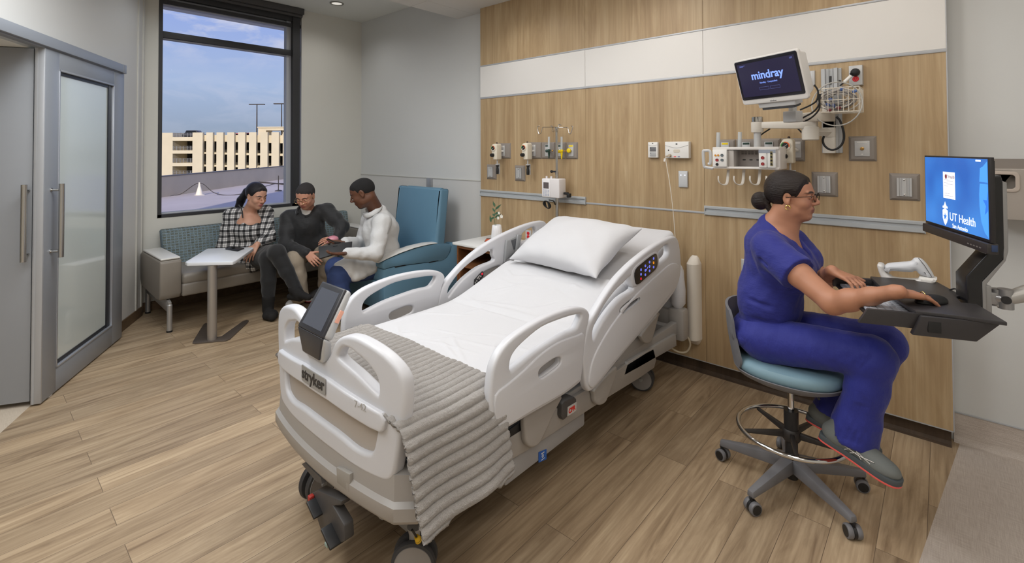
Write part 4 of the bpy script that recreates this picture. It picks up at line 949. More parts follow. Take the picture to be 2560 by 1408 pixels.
M_weave = weave_mat()
sofa = empty('sofa', 'long taupe vinyl sofa with patterned blue back under the window', 'sofa', (-5.5, 2.3, 0))
def pt(root, name, m, mt, ang=38, lab=None, par=None):
    l_ = root.location
    if isinstance(m, bmesh.types.BMesh): q = MB(); q.add(m); m = q
    m.xf(Matrix.Rotation(-root.rotation_euler.z, 4, 'Z') @ Matrix.Translation(-V(l_))); o = m.build(name, mt, par or root, ang)
    if lab: o['label'] = lab
    return o
def armprof(x0, x1, z0, z1): return [(x0+.05, z0+.03), (x1-.12, z0), (x1-.03, z0+.01), (x1, z0+.06), (x1, z1-.015), (x1-.015, z1), (x0+.06, z1), (x0, z1-.04), (x0-.0, z0+.12)]
for y0_, y1_ in ((1.15, 1.315), (3.23, 3.39)):
    m = MB(); m.poly([(a, b) for a, b in armprof(-5.86, -5.13, .275, .632)], y0_, y1_, 1, .016, 3); pt(sofa, 'armrest', m, M_vinyl)
    m = MB(); m.bb((-5.78, y0_+.008, .634), (-5.14, y1_-.008, .652), .008, 3); pt(sofa, 'arm_cap', m, M_arm)
m = MB(); m.bb((-5.82, 1.32, .285), (-5.135, 3.225, .40), .02, 3); m.bb((-5.80, 1.32, .385), (-5.14, 3.225, .487), .035, 4); pt(sofa, 'seat', m, M_vinyl)
m = MB(); m.hexa([V((-5.70, 1.325, .44)), V((-5.70, 3.32, .44)), V((-5.84, 3.32, .44)), V((-5.84, 1.325, .44)), V((-5.80, 1.31, .815)), V((-5.80, 3.33, .815)), V((-5.90, 3.33, .815)), V((-5.90, 1.31, .815))], .02, 3); pt(sofa, 'backrest', m, M_weave)
for y in (1.225, 3.31):
    m = MB(); m.poly([(-5.9, .30), (-5.9, .20), (-5.14, .17), (-5.12, .26), (-5.16, .275)], y-.012, y+.012, 1, .003); pt(sofa, 'side_bracket', m, M_alu)
    for x in (-5.135, -5.895):
        m = MB(); m.tube([(x, y, .012), (x, y, .235), (x, y, .243)], [.021, .021, .014], 20); q = pt(sofa, 'leg', m, M_alu); m = MB(); m.cyl((x, y, 0), (x, y, .014), .023); pt(sofa, 'foot_glide', m, M_black, par=sofa)
# ================================================================ C TABLE AND PHONE
ct = empty('side_table', 'white C-shaped side table on a bronze base in front of the sofa', 'side table', (-4.62, 1.46, 0))
M_top = mat('white table laminate', (226, 228, 232), .3); M_stem = mat('satin nickel stem', (168, 162, 156), .35, .6); M_brz = mat('bronze base', (104, 94, 86), .45, .5)
TZ = .665
tp = [at(x, y, 2, TZ) for x, y in ((463, 655), (518.3, 621.5), (629.6, 617.8), (634, 620), (590, 651), (582, 654.5), (468, 657))]
m = MB(); m.poly([(p.x, p.y) for p in tp], TZ-.028, TZ, 2, .004); pt(ct, 'table_top', m, M_top)
bs = [at(x, y, 2, .01) for x, y in ((481, 857), (483, 852), (509, 810), (515, 807), (521, 808), (523, 838), (528, 844), (553, 841), (608, 802), (617, 799.5), (622, 801), (619, 806), (575, 847), (565, 851), (488, 858))]
m = MB(); m.poly([(p.x, p.y) for p in bs], 0, .01, 2, .002); pt(ct, 'base_plate', m, M_brz)
sc2 = at(530, 848, 2, .01); m = MB(); m.tube([sc2, V((sc2.x, sc2.y, TZ-.03))], .036, 28); pt(ct, 'stem', m, M_stem)
ph = [at(x, y, 2, TZ+.001) for x, y in ((563, 624), (577, 618.5), (611, 622.5), (594, 629))]
m = MB(); m.hexa(ph+[p+V((0, 0, .011)) for p in ph], .003); 
pc_ = sum(ph, V())/4; t = empty('smartphone', 'black phone with pop grip lying on the white C-shaped table', 'phone', pc_); pt(t, 'case', m, M_dark)
m = MB(); m.lathe([(.010, .011), (.010, .018), (.019, .021), (.019, .027)], pc_+V((-.005, -.01, 0)), n=24); pt(t, 'pop_grip', m, M_black)
# ================================================================ RECLINER
M_blue_f = mat('dusty blue vinyl', (96, 134, 158), .5, bump=(60, .04))
rc = empty('recliner', 'dusty blue recliner armchair with high back against the grey wall', 'recliner', (-4.5, 3.1, 0))
XN = -3.90; XF = -4.72
sp_ = [(2.64, .07), (2.61, .12), (2.605, .488), (2.70, .492), (3.03, .47), (3.30, .45), (3.38, .47), (3.43, .52), (3.45, .61), (3.50, .61), (3.535, .57), (3.535, .1), (3.5, .07)]
for nx, s in ((XN, -1), (XF, 1)):
    a, b = sorted((nx, nx+s*.11))
    m = MB(); m.poly(sp_, a, b, 0, .006, 2); pt(rc, 'side_panel', m, M_blue_f)
    m = MB(); ap = [(2.605, .492), (2.70, .496), (3.03, .474), (3.30, .454), (3.37, .475), (3.415, .53), (3.43, .60), (3.28, .628), (3.08, .636), (2.88, .618), (2.73, .592), (2.605, .56)]
    m.poly([(p.x, p.y) for p in crv([(u_, w_, 0) for u_, w_ in ap], 3, True)], a-.004, b+.004, 0, .008, 2); pt(rc, 'armrest', m, M_blue_f)
    m = MB(); m.tube([V((nx+s*.055, y, z)) for y, z in ((2.56, .560), (2.64, .586), (2.78, .616), (2.96, .640), (3.12, .646), (3.28, .638))], [.05, .062, .064, .064, .062, .05], 16, flat=(1, .16)); pt(rc, 'arm_cap', m, M_arm)
    m = MB()
    for yy, zz in ((2.79, .489), (3.20, .463)): m.bb((nx-.004 if s < 0 else nx-.002, yy-.06, zz-.004), (nx+.004, yy+.06, zz+.004), .001)
    pt(rc, 'hinge_strip', m, M_dark)
m = MB(); m.bb((XF+.11, 2.61, .35), (XN-.11, 3.36, .49), .045, 4); pt(rc, 'seat', m, M_blue_f)
m = MB(); m.hexa([V((XF+.05, 2.66, .07)), V((XN-.03, 2.66, .07)), V((XN-.03, 3.3, .07)), V((XF+.05, 3.3, .07)), V((XF+.05, 2.61, .36)), V((XN-.03, 2.61, .36)), V((XN-.03, 3.3, .36)), V((XF+.05, 3.3, .36))], .012); pt(rc, 'footrest_panel', m, M_blue_f)
for x_ in (XF+.08, XN-.08):
    for y_ in (2.75, 3.42): m = MB(); m.cyl((x_-.015, y_, .03), (x_+.015, y_, .03), .03); m.cyl((x_, y_, .05), (x_, y_, .09), .01); pt(rc, 'caster', m, M_black)
bk = basis((0, 3.35, .45), (1, 0, 0), (0, .11, .99))   # x across, y up the back, z = toward wall
m = MB(); x0_, x1_ = XF+.085, XN-.035
cx0 = (x0_+x1_)/2
m.hexa([bk @ V((x0_-.0, 0, -.0)), bk @ V((x1_+.0, 0, -.0)), bk @ V((x1_+.0, 0, .10)), bk @ V((x0_, 0, .10)), bk @ V((x0_+.03, .53, -.0)), bk @ V((x1_-.01, .53, -.0)), bk @ V((x1_-.01, .53, .10)), bk @ V((x0_+.03, .53, .10))], .03, 4); pt(rc, 'back_cushion', m, M_blue_f)
m = MB(); m.hexa([bk @ V((x0_+.03, .525, -.012)), bk @ V((x1_-.01, .525, -.012)), bk @ V((x1_-.01, .525, .09)), bk @ V((x0_+.03, .525, .09)), bk @ V((x0_+.045, .745, .0)), bk @ V((x1_-.02, .745, .0)), bk @ V((x1_-.02, .745, .09)), bk @ V((x0_+.045, .745, .09))], .04, 5); pt(rc, 'head_cushion', m, M_blue_f)
m = MB(); m.hexa([bk @ V((x0_-.03, -.05, -.012)), bk @ V((x1_+.035, -.05, -.012)), bk @ V((x1_+.035, -.05, .0)), bk @ V((x0_-.03, -.05, .0)), bk @ V((x0_+.0, .745, .02)), bk @ V((x1_+.025, .745, .02)), bk @ V((x1_+.025, .745, .03)), bk @ V((x0_+.0, .745, .03))], .003)
m = MB()
for xa, xb, sgn in ((x0_-.045, x0_+.03, 1), (x1_-.04, x1_+.035, 1)):
    m.hexa([bk @ V((xa, -.05, .012)), bk @ V((xb, -.05, .012)), bk @ V((xb, -.05, .13)), bk @ V((xa, -.05, .13)), bk @ V((xa+.03, .74, .012)), bk @ V((xb-.005, .74, .012)), bk @ V((xb-.005, .74, .13)), bk @ V((xa+.03, .74, .13))], .028, 4)
m.hexa([bk @ V((x0_-.02, -.05, .09)), bk @ V((x1_+.02, -.05, .09)), bk @ V((x1_+.02, -.05, .135)), bk @ V((x0_-.02, -.05, .135)), bk @ V((x0_+.02, .735, .08)), bk @ V((x1_+.01, .735, .08)), bk @ V((x1_+.01, .735, .13)), bk @ V((x0_+.02, .735, .13))], .02, 3)
pt(rc, 'back_shell', m, M_blue_f)
# small wall holder above the recliner
a = at(1071, 444, 1, YG); b = at(1083, 466, 1, YG)
m = MB(); m.bb((a.x, YG-.035, b.z-.08), (b.x, YG-.001, a.z), .006); t = m.build('wall_holder', mat('holder silver', (168, 170, 174), .3, .5)); tag(t, 'small silver wall holder fixed above the blue recliner', 'wall holder')
# ================================================================ BEDSIDE CABINET, VASE, BOOK
M_cab = wood_mat('walnut cabinet', (92, 58, 34), (120, 78, 48), (142, 96, 62), 1.2, 0, .4); M_cabi = wood_mat('walnut inside', (60, 42, 30), (76, 52, 36), (90, 64, 44), 1.2, 0, .5)
cb_ = empty('bedside_cabinet', 'walnut bedside cabinet with white top and open shelves behind the bed', 'cabinet', (-3.02, 3.2, 0))
m = MB(); m.bb((-3.36, 2.975, .735), (-2.68, 3.49, .757), .004); pt(cb_, 'worktop', m, mat('white worktop', (232, 232, 230), .3))
m = MB(); m.bb((-3.315, 2.99, .06), (-3.295, 3.48, .735)); m.bb((-2.74, 2.99, .06), (-2.72, 3.48, .735)); m.bb((-3.295, 3.46, .06), (-2.74, 3.48, .735)); m.bb((-3.295, 2.992, .71), (-2.74, 3.46, .735)); m.bb((-3.295, 2.995, .06), (-2.74, 3.46, .085)); m.bb((-3.315, 3.02, .0), (-2.72, 3.45, .06)); pt(cb_, 'body', m, M_cab)
m = MB(); m.bb((-3.295, 2.994, .545), (-2.74, 3.46, .57)); pt(cb_, 'shelf', m, M_cab)
m = MB(); m.bb((-3.295, 2.996, .43), (-3.275, 3.46, .545)); pt(cb_, 'drawer_runner', m, M_cab)
m = MB(); m.bb((-3.294, 3.44, .09), (-2.742, 3.459, .71)); pt(cb_, 'back_panel', m, M_cabi)
vp = V((-3.135, 3.33, .757)); vz = empty('flower_vase', 'white ribbed vase with leafy stem and white blossoms on the bedside cabinet', 'vase', vp)
m = MB(); m.lathe([(.040, 0), (.052, .003), (.054, .01), (.047, .09), (.041, .135), (.038, .138), (.035, .132), (.04, .05), (.01, .02)], vp, n=48, cap=False); b = m.b
for v in b.verts:
    d_ = V((v.co.x-vp.x, v.co.y-vp.y, 0)); a = math.atan2(d_.y, d_.x)
    if d_.length > .034: v.co += d_.normalized()*.0012*math.cos(a*24)
pt(vz, 'vase_body', m, mat('white ceramic', (238, 238, 240), .25))
M_stemg = mat('green stem', (86, 104, 70), .6); M_leaf = mat('deep green leaf', (62, 98, 72), .5); M_pet = mat('white petal', (240, 238, 228), .6)
def leaf(m, p, d, L_, w, up=V((0, 0, 1))):
    d = V(d).normalized(); s = d.cross(up).normalized(); n = s.cross(d)
    n5 = 8
    for k in range(n5):
        t0_, t1_ = k/n5, (k+1)/n5
        def q(t, sg): return V(p)+d*L_*t+s*sg*w*math.sin(PI*t**.8)+n*(-.12*L_*t*t+.02*L_*abs(sg))
        vs = [m.b.verts.new(q(t0_, -1)), m.b.verts.new(q(t0_, 0)), m.b.verts.new(q(t1_, 0)), m.b.verts.new(q(t1_, -1))]; vs2 = [m.b.verts.new(q(t0_, 1)), m.b.verts.new(q(t0_, 0)), m.b.verts.new(q(t1_, 0)), m.b.verts.new(q(t1_, 1))]
        for z_ in (vs, vs2):
            try: m.b.faces.new(z_)
            except Exception: pass
def px3(x, y, dy=0): return at(x, y, 1, vp.y+dy)
s1 = crv([vp+V((-.0, 0, .04)), px3(1236, 549), px3(1237, 530), px3(1240, 518), px3(1236, 508)], 5)
s2 = crv([vp+V((.0, 0, .04)), px3(1240, 552), px3(1245, 545), px3(1249, 540)], 5)
m = MB(); m.tube(s1, .0022, 8); m.tube(s2, .002, 8); pt(vz, 'stem', m, M_stemg)
m = MB()
for (x, y), (x2, y2), w in (((1237, 518), (1233, 506), .009), ((1239, 524), (1249, 514), .010), ((1238, 530), (1232, 522), .010), ((1237, 536), (1247, 531), .011), ((1236, 543), (1227, 548), .010), ((1238, 540), (1232, 536), .012), ((1237, 545), (1248, 537), .011), ((1228, 556), (1225, 542), .011)):
    a = px3(x, y); b = px3(x2, y2, -.01); leaf(m, a, b-a, (b-a).length*1.25, w, V((.3, -1, .2)))
pt(vz, 'leaf', m, M_leaf, 180)
m = MB()
for x, y, r_2 in ((1248, 533, .017), (1254.5, 541, .022), (1246, 545, .018)):
    c_ = px3(x, y, -.015)
    for k in range(5):
        a = k*2*PI/5+x; d_ = V((math.cos(a), -.35, math.sin(a))); leaf(m, c_, d_, r_2, r_2*.42, V((0, -1, 0)))
    m.ball(c_+V((0, -.006, 0)), .004)
pt(vz, 'blossom', m, M_pet, 180)
bkz = .7575
bo = basis((-3.05, 3.17, bkz), (.80, .60, 0), (-.6, .8, 0))
bk_ = empty('book', 'thick paperback with orange and dark cover lying beside the vase', 'book', (-3.05, 3.17, bkz))
m = MB(); m.box((0, 0, .0155), (.105, .165, .027), .0005); m.xf(bo); pt(bk_, 'pages', m, mat('page cream', (216, 208, 190), .8))
m = MB(); m.box((0, 0, .030), (.11, .17, .002)); m.box((0, 0, .001), (.11, .17, .002)); m.box((.054, 0, .0155), (.002, .17, .031)); m.xf(bo); pt(bk_, 'cover', m, mat('cover slate', (58, 62, 74), .4))
m = MB(); m.box((-.026, -.02, .0313), (.05, .12, .0006)); m.xf(bo); pt(bk_, 'cover_panel', m, mat('cover orange', (206, 84, 44), .4))
m = MB(); m.box((.03, .05, .0313), (.03, .04, .0006)); m.xf(bo); pt(bk_, 'cover_patch', m, mat('cover peach', (214, 164, 130), .4))
# ================================================================ DRAFTING STOOL
stc = V((-.555, 2.62, 0)); M_sg = mat('stool grey plastic', (112, 112, 116), .45); M_seatb = mat('pale blue seat', (118, 148, 162), .6, bump=(200, .05)); M_chr = mat('polished chrome', (205, 205, 205), .08, 1)
st = empty('drafting_stool', 'drafting stool with pale blue seat, chrome foot ring and five casters under the nurse', 'stool', stc)
cps = [at(1789, 1148, 2, 0), at(1865, 1290, 2, 0), at(2148, 1352, 2, 0), at(2170, 1225, 2, 0)]
ang0 = [math.atan2((p-stc).y, (p-stc).x) for p in cps]
base_a = math.radians(-26.5)
angs = [math.atan2((cps[1]-stc).y, (cps[1]-stc).x)+k*2*PI/5 for k in range(5)]
m = MB()
for a in angs:
    d_ = V((math.cos(a), math.sin(a), 0)); s_ = V((-d_.y, d_.x, 0)); R1 = .325
    P = stc+d_*.03; Q = stc+d_*R1
    m.hexa([P-s_*.030+V((0, 0, .085)), P+s_*.030+V((0, 0, .085)), Q+s_*.017+V((0, 0, .068)), Q-s_*.017+V((0, 0, .068)), P-s_*.026+V((0, 0, .145)), P+s_*.026+V((0, 0, .145)), Q+s_*.014+V((0, 0, .096)), Q-s_*.014+V((0, 0, .096))], .006, 2)
pt(st, 'star_base', m, M_sg)
for a in angs:
    d_ = V((math.cos(a), math.sin(a), 0)); R1 = .325; c_ = stc+d_*R1+V((0, 0, .028)); ax = V((math.cos(a+1.25), math.sin(a+1.25), 0)); c_ = c_+V((-ax.y, ax.x, 0))*.012
    m = MB()
    for s_ in (-1, 1): m.lathe([(.02, -.011), (.026, -.01), (.028, -.006), (.028, .006), (.026, .01), (.02, .011)], c_+ax*s_*.017, ax, 28)
    q = pt(st, 'caster', m, M_sg); m = MB(); m.cyl(c_-ax*.006, c_+ax*.006, .027); m.tube([c_+V((0, 0, .01)), stc+d_*R1+V((0, 0, .07))], .006, 8)
    for s_ in (-1, 1): m.lathe([(0, .0), (.021, 0), (.021, .002)], c_+ax*s_*.027, ax*s_, 24)
    pt(st, 'caster_hub', m, M_dark, par=q)
m = MB(); m.tube([stc+V((0, 0, .045)), stc+V((0, 0, .34))], .027, 24); m.tube([stc+V((0, 0, .26)), stc+V((0, 0, .36))], .031, 24); pt(st, 'column', m, M_dark)
m = MB(); m.tube([stc+V((0, 0, .34)), stc+V((0, 0, .52))], .014, 20); pt(st, 'gas_lift', m, M_chr)
RZ = .262; Rr = .228
m = MB(); m.tube([stc+V((Rr*math.cos(a), Rr*math.sin(a), RZ)) for a in [2*PI*k/72 for k in range(72)]], .0105, 14, closed=True); pt(st, 'foot_ring', m, M_chr)
m = MB(); m.lathe([(.034, .0), (.04, .01), (.04, .045), (.033, .055)], stc+V((0, 0, .22)))
for k in range(5):
    a = angs[0]+.62+k*2*PI/5; d_ = V((math.cos(a), math.sin(a), 0)); s_ = V((-d_.y, d_.x, 0)); P = stc+d_*.03+V((0, 0, .235)); Q = stc+d_*(Rr-.005)+V((0, 0, RZ-.016))
    m.hexa([P-s_*.011, P+s_*.011, Q+s_*.009, Q-s_*.009, P-s_*.009+V((0, 0, .03)), P+s_*.009+V((0, 0, .03)), Q+s_*.007+V((0, 0, .012)), Q-s_*.007+V((0, 0, .012))], .003)
pt(st, 'ring_spokes', m, mat('black nylon', (44, 40, 38), .5))
SZ = .545
sc3 = stc+V((0.0, 0, 0))
def sseat(u, ang, z0, k=1):  # superellipse seat plan, wider toward front
    return V((.235*k*math.copysign(abs(math.cos(ang))**.85, math.cos(ang))*u, .225*k*math.copysign(abs(math.sin(ang))**.85, math.sin(ang))*u, z0))
m = MB(); rings = []
for u, z in ((.05, -.012), (.6, -.012), (.88, -.004), (.97, .012), (1.0, .03), (.99, .046), (.95, .058), (.85, .064), (.6, .066), (.3, .062), (.05, .06)):
    rings.append([m.b.verts.new(sc3+sseat(u, 2*PI*k/48, SZ+z)) for k in range(48)])
for A, B in zip(rings[:-1], rings[1:]):
    for k in range(48): m.b.faces.new([A[k], A[(k+1) % 48], B[(k+1) % 48], B[k]])
m.b.faces.new(rings[0][::-1]); m.b.faces.new(rings[-1]); pt(st, 'seat_cushion', m, M_seatb)
m = MB(); rings = []
for u, z in ((.05, -.045), (.4, -.045), (.75, -.035), (.97, -.008), (1.02, .012), (1.0, .014), (.9, .0), (.05, -.01)):
    rings.append([m.b.verts.new(sc3+sseat(u, 2*PI*k/48, SZ+z)) for k in range(48)])
for A, B in zip(rings[:-1], rings[1:]):
    for k in range(48): m.b.faces.new([A[k], A[(k+1) % 48], B[(k+1) % 48], B[k]])
m.b.faces.new(rings[0][::-1]); m.b.faces.new(rings[-1]); pt(st, 'seat_shell', m, M_sg)
m = MB(); m.box(sc3+V((0, 0, SZ-.055)), (.14, .10, .03), .008); m.tube([sc3+V((0, .05, SZ-.055)), sc3+V((.03, .2, SZ-.07))], .006, 8); pt(st, 'seat_mechanism', m, M_dark)
# backrest, curved around the rear (-x side)
m = MB(); nu, nv = 28, 14
def bkf(u, v, o):
    a = PI+(u-.5)*2*math.radians(50)*(1-.12*v); R = .235+.022*v*0+o; z = SZ+.02+.27*v-.02*(abs(u-.5)*2)**2*(1 if v > .5 else 0)
    lean = -.035*v**1.5-.012*math.sin(PI*v)
    return sc3+V((R*math.cos(a)+lean, R*1.02*math.sin(a), z))
for o_ in (0, .012):
    m.grid(lambda u, v: bkf(.5+(u-.5)*(1 if .12 < v < .9 else (.95 if v > .02 and v < .98 else .88)), v, o_), nu, nv)
bmesh.ops.bridge_loops(m.b, edges=[e for e in m.b.edges if e.is_boundary])
pt(st, 'backrest', m, M_sg, 60)
m = MB(); m.tube(crv([sc3+V((-.08, 0, SZ-.05)), sc3+V((-.2, 0, SZ-.04)), sc3+V((-.25, 0, SZ+.02)), sc3+V((-.258, 0, SZ+.12))], 5), .016, 12, flat=(1.6, .6)); pt(st, 'back_bracket', m, M_sg)
# ================================================================ WALL EQUIPMENT
M_plate = mat('taupe wall plate', (138, 130, 123), .5); M_lgrey = mat('light grey plastic', (198, 200, 202), .4); M_wplas = mat('white plastic', (226, 224, 220), .4); M_cream = mat('cream plastic', (226, 218, 200), .4)
M_silv = mat('silver slide', (188, 188, 188), .4, .15); M_green = mat('dark green plastic', (34, 60, 52), .4); M_yel = mat('bright yellow plastic', (238, 208, 20), .4); M_brass = mat('brass', (176, 140, 84), .3, .9); M_clear = mat('clear tube', (215, 222, 226), .1, alpha=.55)
M_redp = mat('red receptacle', (206, 26, 38), .4); M_print = mat('small grey print', (110, 110, 112), .5); M_cab_g = mat('grey cable', (172, 168, 164), .45)
def sub_empty(name, parent):
    o = bpy.data.objects.new(name, None); COL.objects.link(o); o.parent = parent; o.location = (0, 0, 0); return o
_pt0 = pt
def pt(root, name, m, mt, ang=38, lab=None, par=None):
    if root.parent: return _pt0(root.parent, name, m, mt, ang, lab, root)
    return _pt0(root, name, m, mt, ang, lab, par)
def wp(px, py, y=None): return at(px, py, 1, YW if y is None else y)
def single(o, lab, cat, group=None): return tag(o, lab, cat, group)
def plate_obj(name, x0, y0, x1, y1, lab, cat='wall plate', group=None, dep=.016, ins=.014, mt=None, bev=.002):
    a = wp(x0, y0); b = wp(x1, y1); zc = (wp(x0, y0).z+wp(x0, y1).z)/2
    za, zb = (wp(x0, y0).z+wp(x1, y0).z)/2, (wp(x0, y1).z+wp(x1, y1).z)/2
    root = empty(name, lab, cat, ((a.x+b.x)/2, YW, (za+zb)/2), 0, group)
    m = MB(); xa, xb = a.x, b.x
    m.hexa([V((xa, YW-.0005, zb)), V((xb, YW-.0005, zb)), V((xb, YW-.0005, za)), V((xa, YW-.0005, za)), V((xa+ins, YW-dep, zb+ins)), V((xb-ins, YW-dep, zb+ins)), V((xb-ins, YW-dep, za-ins)), V((xa+ins, YW-dep, za-ins))], bev)
    pt(root, 'cover', m, mt or M_plate); root['_b'] = 0; del root['_b']
    return root, xa, xb, zb, za
SLIDE = 'grey wall slides for suction canisters'
def slide(x0, y0, x1, y1, lab):
    r, xa, xb, za, zb = plate_obj('wall_slide', x0, y0, x1, y1, lab, 'wall slide', SLIDE)
    cx_ = (xa+xb)/2; w = (xb-xa)*.24; h = (zb-za)
    m = MB(); y = YW-.016
    m.poly([(cx_-w, y+.002), (cx_-w, y-.012), (cx_-w*.72, y-.012), (cx_-w*.62, y-.004), (cx_-w*.35, y-.004), (cx_-w*.3, y-.010), (cx_+w*.3, y-.010), (cx_+w*.35, y-.004), (cx_+w*.62, y-.004), (cx_+w*.72, y-.012), (cx_+w, y-.012), (cx_+w, y+.002)], za+h*.17, zb-h*.17, 2); pt(r, 'slide_track', m, M_silv)
    m = MB()
    for z in (za+h*.23, zb-h*.23): m.lathe([(.005, 0), (.005, .003), (.003, .004)], (cx_, y-.010, z), (0, -1, 0), 12)
    pt(r, 'screw', m, M_chrome); return r
slide(1217.8, 411, 1242, 448.5, 'grey wall slide plate farthest left, below the first suction regulator')
slide(1287.7, 413.5, 1314, 453, 'grey wall slide plate below the second suction regulator from the left')
slide(2028.5, 429.6, 2095.8, 491.6, 'square grey wall slide plate directly behind the seated nurse\'s forehead')
slide(2222.5, 433.4, 2301.6, 501.8, 'square grey wall slide plate beside the blue computer monitor')
GO = 'medical gas outlets on the headwall'
def gas(x0, y0, x1, y1, lab, colr=None, nub=True, fx=.5):
    r, xa, xb, za, zb = plate_obj('gas_outlet', x0, y0, x1, y1, lab, 'gas outlet', GO, .016, .012)
    cx_ = xa+(xb-xa)*fx; w = min(.026, (xb-xa)*.3); h = zb-za
    m = MB(); m.bb((cx_-w, YW-.021, za+h*.16), (cx_+w, YW-.014, zb-h*.16), .001); pt(r, 'face_plate', m, M_silv)
    if colr: m = MB(); m.bb((cx_-w*.8, YW-.022, zb-h*.27), (cx_+w*.8, YW-.0205, zb-h*.18)); pt(r, 'gas_label', m, colr)
    if nub: m = MB(); m.lathe([(.012, 0), (.012, .006), (.007, .008)], (cx_, YW-.021, (za+zb)/2), (0, -1, 0), 20); pt(r, 'socket', m, M_chrome)
    return r, V((cx_, YW-.021, (za+zb)/2))
gas(1243, 358, 1277.4, 396.5, 'gas outlet plate behind the leftmost suction regulator', M_white)
gas(1318, 355.5, 1355, 397, 'gas outlet plate behind the second suction regulator', M_white)
r, g1 = gas(1355, 355.5, 1388.5, 397.3, 'gas outlet plate with the green flowmeter, left of the pole', M_green)
r, g2 = gas(1388.5, 355.5, 1416, 397.7, 'gas outlet plate with green label directly behind the pole', M_green)
r, g3 = gas(1416, 355.5, 1445.5, 397.8, 'gas outlet plate with yellow label at the right end of the left row', M_yel)
gas(1790.5, 348.5, 1840, 398, 'gas outlet plate with yellow label above the module rack', M_yel, False)
gas(1840, 347.5, 1896, 400, 'gas outlet plate above the middle of the module rack', M_green, False)
gas(1896, 346, 1953, 402, 'gas outlet plate behind the module rack post', M_green, False)
gas(1953, 345, 2013.5, 403.5, 'gas outlet plate behind the suction regulator beside the module rack', M_white, True, .66)
# pale slips visible above the rack
# suction regulators ----------------------------------------------
def regulator(cx_px, top_px, bot_px, yo, lab, sc=1.0, stem=True, trap=True):
    a = at(cx_px, top_px, 1, yo); b = at(cx_px, bot_px, 1, yo); h = a.z-b.z; w = h*.36
    c_ = V(((a.x+b.x)/2, yo, (a.z+b.z)/2)); r = empty('suction_regulator', lab, 'suction regulator', c_, 0, 'suction regulators plugged into the headwall')
    m = MB(); P = [(-w*.62, h*.30), (-w*.40, h*.46), (w*.3, h*.5), (w*.62, h*.42), (w*.62, -h*.5), (-w*.25, -h*.5), (-w*.3, -h*.38), (-w*.55, -h*.25)]
    m.poly([(c_.x+x, c_.z+z) for x, z in P], yo-.035, yo+.04, 1, .008, 3); pt(r, 'housing', m, M_cream)
    f = yo-.036; gx_, gz_ = c_.x-w*.12, c_.z+h*.2; gr = w*.48
    m = MB(); m.lathe([(0, .006), (gr, .006), (gr+.003, .004), (gr+.004, 0)], (gx_, f, gz_), (0, -1, 0), 32); pt(r, 'gauge_bezel', m, M_cream)
    for nm, a0, a1, mt_c in (('gauge_green', 200, 110, mat('gauge green', (70, 140, 60), .4)), ('gauge_orange', 110, -20, mat('gauge orange', (222, 96, 40), .4))):
        m = MB(); n_ = 14
        for k in range(n_):
            t0_, t1_ = [math.radians(a0+(a1-a0)*q_/n_) for q_ in (k, k+1)]
            P8 = [V((gx_+rr*math.cos(t), f-.0065, gz_+rr*math.sin(t))) for rr, t in ((gr*.72, t0_), (gr*.95, t0_), (gr*.95, t1_), (gr*.72, t1_))]
            m.b.faces.new([m.b.verts.new(v) for v in P8])
        pt(r, nm, m, mt_c)
    m = MB(); m.lathe([(0, .0066), (gr*.72, .0066), (gr*.72, .005)], (gx_, f, gz_), (0, -1, 0), 28); q = pt(r, 'gauge_dial', m, M_black)
    m = MB(); m.box((gx_, f-.0072, gz_), (gr*1.1, .0006, .0018), rot=Matrix.Rotation(-.6, 4, 'Y')); pt(r, 'gauge_needle', m, M_white, par=q)
    m = MB(); m.lathe([(.0, .03), (w*.26, .03), (w*.30, .024), (w*.3, .0)], (c_.x-w*.18, f, c_.z-h*.22), (0, -1, 0), 20); pt(r, 'control_knob', m, M_black)
    m = MB(); m.lathe([(w*.14, 0), (w*.14, .008), (w*.08, .014)], (c_.x+w*.1, yo, a.z-.001), (0, 0, 1), 14); pt(r, 'top_cap', m, mat('brown cap', (70, 52, 44), .5))
    m = MB(); m.cyl((c_.x+w*.35, yo+.03, c_.z+h*.02), (c_.x+w*.45, YW-.02, c_.z+h*.02), .011); pt(r, 'probe', m, M_wplas)
    zb = b.z
    m = MB(); m.cyl((c_.x+w*.2, yo, zb), (c_.x+w*.2, yo, zb-.045), .006); m.lathe([(.016, 0), (.016, .01)], (c_.x+w*.2, yo, zb-.052)); m.cyl((c_.x-w*.2, yo, zb-.045), (c_.x+w*.75, yo, zb-.045), .0035); pt(r, 'nipple', m, M_silv)
    if trap:
        m = MB(); x_ = c_.x+w*.2; m.tube([(x_, yo, zb-.055), (x_, yo, zb-.075), (x_, yo, zb-.09), (x_, yo, zb-.12), (x_, yo, zb-.14)], [.014, .009, .013, .014, .012], 14); pt(r, 'overflow_trap', m, M_black)
        m = MB(); m.bb((x_-.016, yo+.016, zb-.14), (x_+.016, yo+.02, zb-.04)); pt(r, 'trap_bracket', m, M_silv)
    return r
regulator(1241, 359, 399, 3.42, 'cream suction regulator with round gauge, farthest left on the wood wall'); regulator(1317, 357, 399, 3.42, 'cream suction regulator with round gauge, beside the flowmeters and pole')
regulator(1970, 346, 408, 3.37, 'cream suction regulator with orange and green gauge above the nurse\'s head', trap=False)
